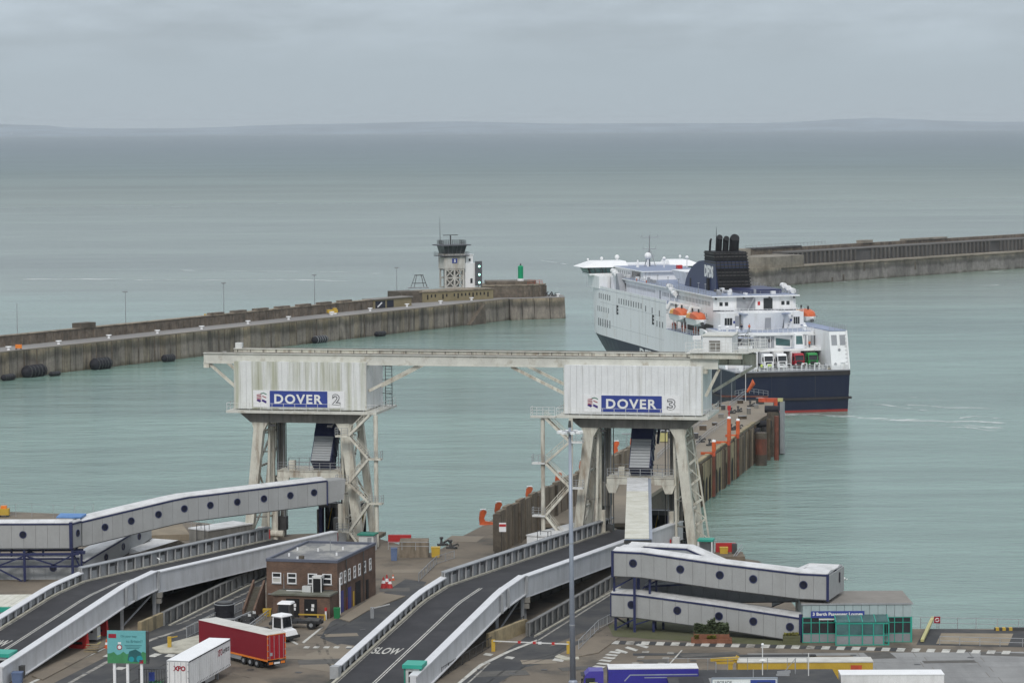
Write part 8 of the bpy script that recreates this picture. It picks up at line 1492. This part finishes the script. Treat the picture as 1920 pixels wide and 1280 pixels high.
for k in range(9): t0 = -3.6 + k * .98; part('louvre_rib', MB().bar((46.05, t0, 26.6), (48.2, t0 * 1.02 + .35, 35.9), .12), 'funnel_black', fe)
for x, y, z, r_, m_ in ((54.5, 4.1, 39.0, .28, 'funnel_black'), (52.5, 2.4, 39.6, .82, 'funnel_black'), (52, .75, 39.3, .78, 'funnel_black'), (51.4, -1.3, 39.4, 1.25, 'funnel_black')): part('exhaust_pipe', MB().tube((x + .5, y, 35.9), (x - .1, y, z - .4), r_, n=14).tube((x - .1, y, z - .4), (x - .7, y, z), r_, r_ * .92, n=14), m_, fe)
part('funnel_aerial', MB().tube((53.5, 2.8, 38), (53.5, 2.8, 42), .12, .04, 6), 'funnel_black', fe)
part('funnel_skirt', MB().box(36.5, 52, -9, 1.5, 26.1, 27.1), 'navy_steel', fe); part('casing_door', MB().box(70, 71.2, 4.71, 4.78, 26.2, 28.4), 'ship_belt', fe); part('casing_ladder', MB().box(53, 54.8, 4.71, 5.1, 26.1, 29.2), 'funnel_black', fe)
for k in range(4): part('deck_spool', MB().tube((43 - k * 1.0, 5.2 - k * .5, 26.5), (43.6 - k, 6.4 - k * .5, 26.6), .35, n=8), 'ship_grey' if k % 2 else 'steel_dark', fe)
# liferaft racks
for (x0, y0, z0, dx, dy, dz) in ((119, 11.6, 26.2, 3.0, -.2, .55), (62, 11.4, 24.6, 3.4, -.3, .7), (40, -10.6, 27.4, -2.8, -.25, -.5)):
    fr = MB().bar((x0, y0, 22.5 if y0 > 0 else 26.1), (x0, y0, z0 - .3), .25).bar((x0 + dx * 2, y0 + dy * 2, 22.5 if y0 > 0 else 26.1), (x0 + dx * 2, y0 + dy * 2, z0 + dz * 2 - .3), .25).bar((x0 - dx * .4, y0, z0 - .6), (x0 + dx * 2.4, y0 + dy * 2, z0 + dz * 2 - .5), .3)
    part('raft_rack', fe and fr, 'ship_white', fe)
    for k in range(3): part('liferaft_canister', MB().tube((x0 + dx * k - .9, y0 + dy * k, z0 + dz * k + .35), (x0 + dx * k + .9, y0 + dy * k, z0 + dz * k + .35), .72, n=12), 'pure_white', fe)
# recess and its inner wall, lower gallery
part('recess_floor', MB().box(24, 60, 10.6, 14.2, 16.003, 16.1).box(24, 60, -14.2, -10.6, 16.003, 16.1), 'ship_deck', fe)
for x in (59.6, 50, 40.5): 
    for sg in (1, -1): part('davit', MB().bar((x, sg * 10.8, 22.4), (x - .2, sg * 13.4, 23.0), .5, .6).bar((x - .2, sg * 13.4, 23.0), (x - .2, sg * 14.2, 21.2), .4, .5), 'ship_white', fe)
part('gallery_dark', MB().box(30, 58.5, 10.61, 10.7, 16.3, 18.9), 'steel_dark', fe)  # dark sheet on the inner wall, recess shade put into its colour
rb = [(57, 13), (48, 13), (39, 12.6)]
for x, y in rb: part('rescue_gear', MB().box(x - 1, x + 1, y - .6, y + .3, 16.2, 17.4).ball((x, y, 17.5), .8, .5, .5, 8, 5), 'orange_red', fe)
for x in (54, 51, 45, 42, 35, 33): part('gallery_post', MB().bar((x, 13.9, 16.1), (x, 13.9, 18.8), .22), 'ship_white', fe)
rr = MB(); railing(rr, [(59, 14.05, 16.1), (26, 14.05, 16.1)], 1.1, 2, 2, .03, .04); part('gallery_rail', rr, 'ship_white', fe, stuff=True)
part('port_quarter', MB().add([(x, y, z) for y in (14.15, 13.6) for x, z in ((8, 9.98), (30, 9.98), (30, 18.2), (26, 18.0), (14, 15.2), (9, 13.2))], [tuple(range(6)), tuple(range(11, 5, -1))] + [(i, (i + 1) % 6, 6 + (i + 1) % 6, 6 + i) for i in range(6)]), 'ship_white', fe)
part('windbreak_glass', MB().add([(27, 14.2, 16.2), (14.5, 14.2, 13.4), (14.5, 14.2, 15.0), (26, 14.2, 17.6), (27, 14.25, 16.2), (14.5, 14.25, 13.4), (14.5, 14.25, 15.0), (26, 14.25, 17.6)], [(0, 1, 2, 3), (7, 6, 5, 4), (0, 4, 5, 1), (1, 5, 6, 2), (2, 6, 7, 3), (3, 7, 4, 0)]), 'window_teal', fe)
# after face: three stepped terraces
part('aft_band', MB().box(29.9, 30.19, -10.65, 10.65, 22.3, 22.5), 'ship_navy', fe)
for y in (8.6, 7.2, -7.3, -8.6): part('window', MB().box(30.1, 30.19, y - .4, y + .4, 23.6, 24.5), 'window_dark', fe)
part('aft_recess', MB().box(30.1, 30.19, -.2, 4.6, 22.6, 25.5), 'ship_grey', fe); part('stairway', MB().bar((29.6, 2.0, 22.4), (29.4, .3, 25.6), .5, .3), 'ship_grey', fe); part('aft_door', MB().box(30.08, 30.18, -4.6, -2.3, 22.5, 25.3), 'window_dark', fe); part('hose_box', MB().box(30.08, 30.18, -1.4, -.8, 23.6, 24.5), 'red_paint', fe)
part('terrace_deck', MB().box(21.5, 30.1, -6.5, 6.0, 21.9, 22.1), 'ship_deck', fe)
el = [(22.2 + 0, 5.4)] + [(22.2 - 2.6 * math.sin(math.pi * k / 10), 5.4 - 10.6 * k / 10) for k in range(1, 10)] + [(22.2, -5.2), (30.1, -5.2), (30.1, 5.4)]
el2 = [(x + .9, y * .93) if x < 30 else (x, y) for x, y in el]
part('terrace_front', MB().loft([[Vector((x, y, 18.25)) for x, y in el2], [Vector((x, y, 22.35)) for x, y in el]]), 'ship_white', fe); part('terrace_opening', MB().box(19.75, 20.3, -.9, .5, 18.3, 21.2), 'ship_grey', fe)
rr = MB(); railing(rr, [(x, y, 22.35) for x, y in el[:11]], 1.0, 3, 1.2, .03, .035); railing(rr, [(22.2, 5.4, 22.35), (29, 8, 22.35)], 1, 3, 1.2, .03, .035); part('terrace_rail', rr, 'ship_white', fe, stuff=True)
part('lower_terrace', MB().prism([(13.5, 8.0), (12.0, 5), (11.2, 0), (11.6, -5), (13.0, -9.5), (30.1, -10.6), (30.1, 12.5), (20, 12.5)], 17.5, 18.2), 'ship_white', fe); part('lower_terrace_floor', MB().prism([(14.2, 7.6), (12.6, 4.8), (11.8, 0), (12.2, -4.8), (13.6, -9.2), (30.1, -10.3), (30.1, 12.2), (20.4, 12.2)], 18.203, 18.24), 'ship_deck', fe)
rr = MB(); railing(rr, [(20, 12.4, 18.2), (13.6, 7.9, 18.2), (12.1, 5, 18.2), (11.3, 0, 18.2), (11.7, -5, 18.2), (13.1, -9.4, 18.2)], 1.0, 3, 1.4, .025, .03); part('terrace_rail', rr, 'ship_white', fe, stuff=True)
part('aft_house', MB().box(24, 30.1, 5.8, 10.6, 18.25, 22.2), 'ship_white', fe); part('aft_house', MB().box(24, 30.1, -10.6, -5.6, 18.25, 22.2), 'ship_white', fe)
for y0, y1 in ((7.6, 9.6), (-9.6, -8.0)):
    for k in range(3): w_ = (y1 - y0) / 3; part('window', MB().box(23.9, 23.99, y0 + k * w_ + .06, y0 + (k + 1) * w_ - .06, 19.3, 21.0), 'window_dark', fe)
part('aft_alcove', MB().box(23.9, 23.99, 5.9, 6.9, 18.4, 21.5), 'ship_grey', fe); part('crest', MB().box(23.9, 23.99, 6.95, 7.35, 19.7, 20.3), 'sign_blue', fe); part('crest', MB().box(23.9, 23.99, -7.6, -7.1, 20.0, 20.6), 'sign_blue', fe)
part('lower_roof_deck', MB().prism([(10.2, 13.2), (10.2, 6.5), (12.5, 6.5), (14, -2), (30, -2), (30, 13.5), (24, 13.5)], 17.0, 17.12), 'ship_deck', fe)
part('mid_wall', MB().box(12.6, 13.0, -10.2, 6.4, 14.4, 17.49), 'ship_white', fe); part('mid_recess', MB().box(12.5, 12.59, .6, 6.2, 14.5, 17.2), 'ship_grey', fe); part('hose_reel', MB().tube((12.45, 1.7, 16.2), (12.49, 1.7, 16.2), .45, n=10), 'ship_belt', fe)
part('window', MB().add([(12.52, .2, 15.1), (12.52, .2, 16.8), (12.52, -3.4, 16.3), (12.52, -3.4, 14.8)], [(0, 1, 2, 3)]), 'window_teal', fe)
part('pilot_box', MB().hexa([(9.8, -6.2, 14.4), (12.5, -6.2, 14.4), (12.5, -3.6, 14.4), (9.8, -3.6, 14.4)], [(10.4, -5.9, 17.9), (12.5, -5.9, 17.9), (12.5, -3.9, 17.9), (10.4, -3.9, 17.9)]), 'ship_white', fe); part('pilot_window', MB().add([(9.93, -5.75, 15.4), (9.93, -4.05, 15.4), (10.27, -4.15, 17.4), (10.27, -5.65, 17.4)], [(0, 1, 2, 3)]), 'window_teal', fe)
part('gallery_opening', MB().box(12.48, 12.58, -10.0, -6.4, 14.9, 17.3), 'ship_grey', fe)
for y in (-6.9, -7.8, -8.6, -9.5): part('gallery_post', MB().box(12.36, 12.46, y - .09, y + .09, 14.9, 17.3), 'steel_dark' if y < -8 else 'ship_white', fe)
part('deck_edge', MB().box(8.6, 13.0, -10.4, 6.6, 14.1, 14.38), 'ship_white', fe); part('deck_edge_floor', MB().box(8.9, 12.4, -7, -1.5, 14.383, 14.41), 'ship_deck', fe)
# lorry deck: cave with side walls and ceiling, wing wall to starboard
part('vehicle_deck', MB().box(.0, 40, -14, 14, 9.956, 9.98), 'ship_grey', fe); part('cave_side', MB().box(12.4, 40, 6.4, 6.7, 9.99, 14.1).box(12.4, 40, -10.4, -10.2, 9.99, 14.1), 'ship_grey', fe); part('cave_end', MB().box(38, 38.2, -10.2, 6.4, 9.99, 14.1), 'ship_grey', fe)
part('portal_frame', MB().box(8.4, 8.9, 6.0, 6.8, 9.99, 14.6).box(8.4, 8.9, -10.6, -10.0, 9.99, 14.5).box(8.4, 8.9, -10.0, 6.0, 13.9, 14.5), 'ship_white', fe); part('side_block', MB().box(10, 30, 6.8, 13.59, 9.99, 15.2), 'ship_white', fe)
wng = MB().add([(x, y, z) for y in (-14.15, -9.8) for x, z in ((.4, 9.98), (30, 9.98), (30, 18.9), (2.6, 18.9))], [(0, 1, 2, 3), (7, 6, 5, 4), (0, 4, 5, 1), (1, 5, 6, 2), (2, 6, 7, 3), (3, 7, 4, 0)])
part('wing_wall', wng, 'ship_white', fe); part('wing_deck', MB().box(2.5, 30, -14.2, -9.8, 18.903, 19.1), 'ship_deck', fe)
sl_ = lambda z: .4 + 2.2 * (z - 9.98) / 8.92
for y in (-10.9, -13.0): part('vent_grille', MB().add([(sl_(15.6) - .06, y - .7, 15.6), (sl_(15.6) - .06, y + .7, 15.6), (sl_(18.0) - .06, y + .7, 18.0), (sl_(18.0) - .06, y - .7, 18.0)], [(0, 1, 2, 3)]), 'ship_grey', fe)
part('wing_edge', MB().bar((.2, -14.1, 9.98), (2.5, -14.1, 19.0), .3), 'pure_white', fe)
lm_ = MB()
for k in range(9): z = 10.8 + k * .9; lm_.bar((sl_(z) - .1, -13.9, z), (sl_(z) - .1, -13.4, z), .08)
part('wing_ladder', lm_, 'ship_grey', fe); rr = MB(); railing(rr, [(2.6, -9.9, 19.1), (2.6, -14, 19.1), (29, -14, 19.1)], 1.1, 3, 1.5, .025, .03); part('wing_rail', rr, 'ship_grey', fe, stuff=True)
for y, z in ((-10.8, 11.2), (-12, 14.5)): part('porthole', MB().tube((sl_(z) - .1, y, z), (sl_(z) - .02, y, z), .35, n=10), 'ship_grey', fe)
rr = MB(); railing(rr, [(.3, 13.9, 9.98), (.3, 7, 9.98), (.25, 0, 9.98), (.3, -14, 9.98)], 1.15, 3, 1.1, .035, .045); part('stern_rail', rr, 'ship_white', fe, stuff=True)
for y in (5.6, 2.6, .9, -3.0, -6.2, -12.6, 9.5): part('stern_frame', MB().bar((.5, y - .6, 9.98), (.5, y - .6, 11.6), .18).bar((.5, y + .6, 9.98), (.5, y + .6, 11.6), .18).bar((.5, y - .6, 11.6), (.5, y + .6, 11.6), .16), 'pure_white', fe)
for y in (10.5, -9.5, -11.5): part('winch', MB().tube((3, y - .6, 10.7), (3, y + .6, 10.7), .55, n=10).box(2.4, 3.6, y - .9, y - .6, 9.99, 11.2), 'ship_grey', fe)
part('port_bitts', MB().tube((2, 12, 9.98), (2, 12, 11), .3, n=8).tube((3.2, 12, 9.98), (3.2, 12, 11), .3, n=8), 'ship_white', fe)
cr_ = random.Random(9)
for k in range(26):
    x, y = (cr_.uniform(80, 100), cr_.uniform(-8, -1)) if k < 8 else ((cr_.uniform(31, 45), cr_.uniform(-10, 10)) if k < 18 else (cr_.uniform(88, 118), cr_.uniform(8.5, 10)))
    part('deck_locker', MB().cbox((x, y, 26.095), cr_.uniform(.6, 1.8), cr_.uniform(.5, 1.2), cr_.uniform(.5, 1.4)), cr_.choice(('ship_white', 'ship_grey', 'pure_white', 'ship_white')), fe)
for x in (36, 42, 60, 70, 80, 92, 104): part('deck_light', MB().tube((x, 10.9, 26.05), (x, 10.9, 28.6), .06, n=5).box(x - .25, x + .25, 10.7, 11.1, 28.6, 28.75), 'ship_grey', fe)
for x in (100, 90, 70): part('life_ring', MB().tube((x, 11.22, 26.5), (x, 11.3, 26.5), .38, n=10), 'boat_orange', fe)
for z in (13.0, 18.9): part('plate_seam', MB().box(62, 128, 14.2, 14.215, z, z + .05), 'ship_grey', fe)
for x, z0, z1 in ((112, 10.2, 12.6), (95, 14, 16.5), (78, 11, 13.2), (66, 18, 19.3), (120, 15, 16.2)): part('rust_run', MB().box(x, x + .16, 14.2, 14.214, z0, z1), 'ship_rust', fe)
for x in (125, 110, 95, 80, 65): part('shell_seam', MB().box(x, x + .04, 14.2, 14.212, 10, 22.3), 'ship_grey', fe)
for y in (11, 8.5, -9.5, -13): part('mooring_rope', MB().tube((1.6, y, 9.99), (1.6, y, 10.35), .5, n=10), 'concrete_ochre', fe)
for y, h in ((9.2, 2.2), (7.9, 1.6), (-10.9, 1.3), (-12.3, 1.9), (-13.2, 1.2)): part('deck_gear', MB().cbox((4.6, y, 9.985), .9, .7, h), cr_.choice(('ship_grey', 'steel_dark', 'ship_white')), fe)
rr = MB(); railing(rr, [(30.5, -11.1, 22.5), (30.5, -10.7, 22.5)], 1, 2, 1); part('walkway_rail', rr, 'ship_white', fe, stuff=True)
for y in (4.2, 2.9, 1.6, -6.9, -7.6, -8.4): part('recess_post', MB().box(12.38, 12.48, y - .08, y + .08, 14.5, 17.3), 'ship_white', fe)
for k in range(5): part('aft_ladder', MB().bar((23.7, -6.2 - k * .28, 18.3 + k * .75), (23.7, -6.6 - k * .28, 18.3 + k * .75), .12, .3), 'ship_grey', fe)
for y in (10.2, 3.0, -3.6, -9.9): part('floodlight', MB().cbox((29.2, y, 25.2), .5, .5, .4).bar((29.2, y, 25.6), (30.1, y, 25.75), .12), 'steel_dark', fe)
for x, y in ((16, 8.8), (18.5, 10.5), (22, 11.4), (15.5, -8.2), (19, -9.2), (25, -11)): part('vent_mushroom', MB().tube((x, y, 18.24), (x, y, 19.2), .28, n=8).tube((x, y, 19.2), (x, y, 19.5), .5, .35, 8), 'ship_white', fe)
for k in range(7): part('deck_pipe', MB().bar((24.0, 6.0 + k * .6, 17.15), (24, 6.0 + k * .6, 17.5), .25, .25), 'steel_dark' if k % 2 else 'ship_grey', fe)
rr = MB(); railing(rr, [(10.3, 13.1, 17.12), (10.3, 6.6, 17.12), (12.5, 6.6, 17.12)], 1.0, 3, 1.1, .03, .035); railing(rr, [(24, 10.5, 22.2), (24, 5.8, 22.2)], 1.0, 3, 1.1, .03, .035); railing(rr, [(24, -5.6, 22.2), (24, -10.5, 22.2)], 1.0, 3, 1.1, .03, .035); part('quarter_rail', rr, 'pure_white', fe, stuff=True)
# lifeboats hang in davits: things of their own
def lifeboat(c, label, rz=SHR, flip=1):
    o = thing('lifeboat', label, 'lifeboat', c, rz, 'enclosed orange lifeboats')
    secs = []
    for x, w_, d in ((-5.2, .5, .6), (-4.4, 1.3, .0), (-2, 1.65, -.4), (2, 1.65, -.4), (4.4, 1.2, .0), (5.4, .25, .8)): secs.append([Vector((x, -w_, 1.5)), Vector((x, -w_ * .8, d + .35)), Vector((x, 0, d)), Vector((x, w_ * .8, d + .35)), Vector((x, w_, 1.5))])
    part('hull', MB().loft(secs), 'pure_white', o, smooth=False)
    secs = []
    for x, w_, h in ((-4.9, .7, 1.9), (-4.2, 1.25, 2.6), (-3.0, 1.5, 3.0)): secs.append([Vector((x, w_, 1.5)), Vector((x, w_ * .9, h - .4)), Vector((x, w_ * .4, h)), Vector((x, -w_ * .4, h)), Vector((x, -w_ * .9, h - .4)), Vector((x, -w_, 1.5))])
    part('aft_canopy', MB().loft(secs), 'boat_orange', o); secs = []
    for x, w_, h in ((-2.98, 1.5, 3.0), (-1.6, 1.6, 3.15), (-.4, 1.6, 3.1)): secs.append([Vector((x, w_, 1.5)), Vector((x, w_ * .9, h - .4)), Vector((x, w_ * .4, h)), Vector((x, -w_ * .4, h)), Vector((x, -w_ * .9, h - .4)), Vector((x, -w_, 1.5))])
    part('canopy', MB().loft(secs), 'boat_orange', o); secs = []
    for x, w_, h in ((-.38, 1.55, 2.9), (3.2, 1.3, 2.65), (4.9, .5, 2.0)): secs.append([Vector((x, w_, 1.5)), Vector((x, w_ * .9, h - .4)), Vector((x, w_ * .4, h)), Vector((x, -w_ * .4, h)), Vector((x, -w_ * .9, h - .4)), Vector((x, -w_, 1.5))])
    part('bow_canopy', MB().loft(secs), 'boat_yellow', o); part('hook_frame', MB().bar((-2.5, 0, 3), (-2.5, 0, 3.9), .35).bar((2.2, 0, 2.7), (2.2, 0, 3.8), .3), 'steel_dark', o); part('gunwale', MB().box(-4.6, 4.6, -1.72, -1.6, 1.42, 1.56).box(-4.6, 4.6, 1.6, 1.72, 1.42, 1.56), 'ship_grey', o); part('propeller', MB().tube((-5.3, 0, .5), (-5.1, 0, .5), .45, n=10), 'steel_dark', o)
    o.scale = (1.15, 1.05, 1.02); return o
lb_ = lifeboat(SW(34.5, 13.9, 18.9), 'nearer orange and white lifeboat on the ferry port side, nearest the stern'); copy_tree(lb_, None, SW(49.5, 13.9, 19.0), SHR, 'farther orange and white lifeboat on the ferry port side, next to the window row'); copy_tree(lb_, None, SW(36, -14.8, 19.0), SHR, 'orange and white lifeboat hanging on the ferry starboard side, seen end on'); copy_tree(lb_, None, SW(50, -14.0, 19.2), SHR, 'lifeboat mostly hidden on the ferry starboard side behind the end-on one')
# lorries on the open deck, cabs to the stern
def lorry(y, x, m, tm, label):
    o = thing('ferry_lorry', label, 'lorry', SW(x, y, 9.985), SHR + math.pi, 0 or 'lorries parked on the ferry deck'); cab(o, -2.2, m, h=3.6, L_=2.3); wheel_set(o, (-.9, -8, -9.3)); part('trailer_body', MB().box(-16, -2.9, -1.25, 1.25, 1.1, 3.95), tm, o); part('trailer_roof', MB().box(-16, -2.9, -1.27, 1.27, 3.953, 4.03), 'trailer_roof', o); part('chassis', MB().box(-15.8, -.5, -.5, .5, .6, 1.08), 'chassis', o)
lorry(4.5, 4.6, 'truck_white', 'ship_grey', 'white lorry at the left of the row on the ferry deck'); lorry(1.2, 4.4, 'truck_white', 'trailer_white', 'second white lorry on the ferry deck, with a dark roof hatch'); lorry(-3.2, 4.8, 'truck_red', 'trailer_white', 'red lorry on the open stern deck of the ferry'); lorry(-6.7, 5.0, 'truck_green', 'chassis', 'green lorry at the right of the row on the ferry deck')
o = thing('grey_car', 'grey car parked right of the green lorry on the ferry deck', 'car', SW(3.6, -10.6, 9.985), SHR + math.pi); part('body', MB().box(-2.1, 2.1, -.85, .85, .3, .85).hexa([(-1.6, -.8, .85), (1.1, -.8, .85), (1.1, .8, .85), (-1.6, .8, .85)], [(-1.2, -.65, 1.45), (.5, -.65, 1.45), (.5, .65, 1.45), (-1.2, .65, 1.45)]), 'steel_grey', o); part('windscreen', MB().add([(1.12, -.7, .9), (1.12, .7, .9), (.55, .6, 1.42), (.55, -.6, 1.42)], [(0, 1, 2, 3)]), 'window_dark', o); wheel_set(o, (-1.3, 1.3), .8, .32, .2)
# people: one continuous skinned figure each
def person(c, rz, jacket, label):
    o = thing('person', label, 'person', c, rz, None)
    J = [((0, 0, .95), .15), ((0, 0, 1.18), .14), ((0, 0, 1.42), .17), ((0, 0, 1.55), .06), ((0, .02, 1.68), .105), ((.09, 0, .88), .10), ((.10, .03, .50), .07), ((.10, -.02, .08), .05), ((.10, .12, .04), .045), ((-.09, 0, .88), .10), ((-.11, -.06, .50), .07), ((-.11, -.12, .08), .05), ((-.11, .02, .04), .045),
         ((.21, 0, 1.40), .065), ((.27, .02, 1.12), .05), ((.25, .14, .90), .04), ((-.21, 0, 1.40), .065), ((-.27, .02, 1.12), .05), ((-.25, .12, .90), .04)]
    E = [(0, 1), (1, 2), (2, 3), (3, 4), (0, 5), (5, 6), (6, 7), (7, 8), (0, 9), (9, 10), (10, 11), (11, 12), (2, 13), (13, 14), (14, 15), (2, 16), (16, 17), (17, 18)]
    me = bpy.data.meshes.new('sk'); me.from_pydata([j[0] for j in J], E, []); t = bpy.data.objects.new('sk', me); COL.objects.link(t); t.modifiers.new('s', 'SKIN'); t.modifiers.new('u', 'SUBSURF').levels = 1
    for i, j in enumerate(J): me.skin_vertices[0].data[i].radius = (j[1], j[1])
    me.skin_vertices[0].data[0].use_root = True
    dg = bpy.context.evaluated_depsgraph_get(); dg.update(); ev = t.evaluated_get(dg); nm = bpy.data.meshes.new_from_object(ev); bpy.data.objects.remove(t)
    nm.materials.clear()
    for k in ('trouser', jacket, 'skin'): nm.materials.append(M[k])
    for p in nm.polygons: z = p.center.z; p.material_index = 2 if z > 1.5 or (z < .97 and abs(p.center.x) > .21) else (1 if z > .86 else 0); p.use_smooth = True
    b = bpy.data.objects.new('body', nm); COL.objects.link(b); b.parent = o
    part('hair', MB().ball((0, -.01, 1.74), .11, .115, .09, 8, 5), 'steel_dark', o); part('jacket', MB().lathe((0, 0, 0), [(.185, .84), (.19, 1.1), (.215, 1.38), (.10, 1.50)], 10), jacket, o, smooth=True)
    return o
person(SW(1.0, 7.4, 9.985), SHR + R(90), 'hi_vis', 'person in a yellow hi-vis jacket at the left of the ferry stern rail'); person(SW(1.2, 5.6, 9.985), SHR + R(60), 'hi_vis', 'person in a yellow hi-vis jacket before the white lorry on the ferry'); person(SW(1.1, 5.0, 9.985), SHR + R(100), 'hi_vis', 'second hi-vis person standing close by the white lorry on the ferry')
person(SW(17.2, 5.4, 18.24), SHR + R(90), 'boat_orange', 'person in orange overalls on the upper stern terrace of the ferry'); person(SW(17.6, 7.2, 18.24), SHR + R(90), 'trouser', 'person in dark clothes beside the orange one on the ferry terrace'); person(SW(11.4, -7.9, 14.385), SHR + R(90), 'boat_orange', 'person in orange at the starboard gallery above the green lorry')
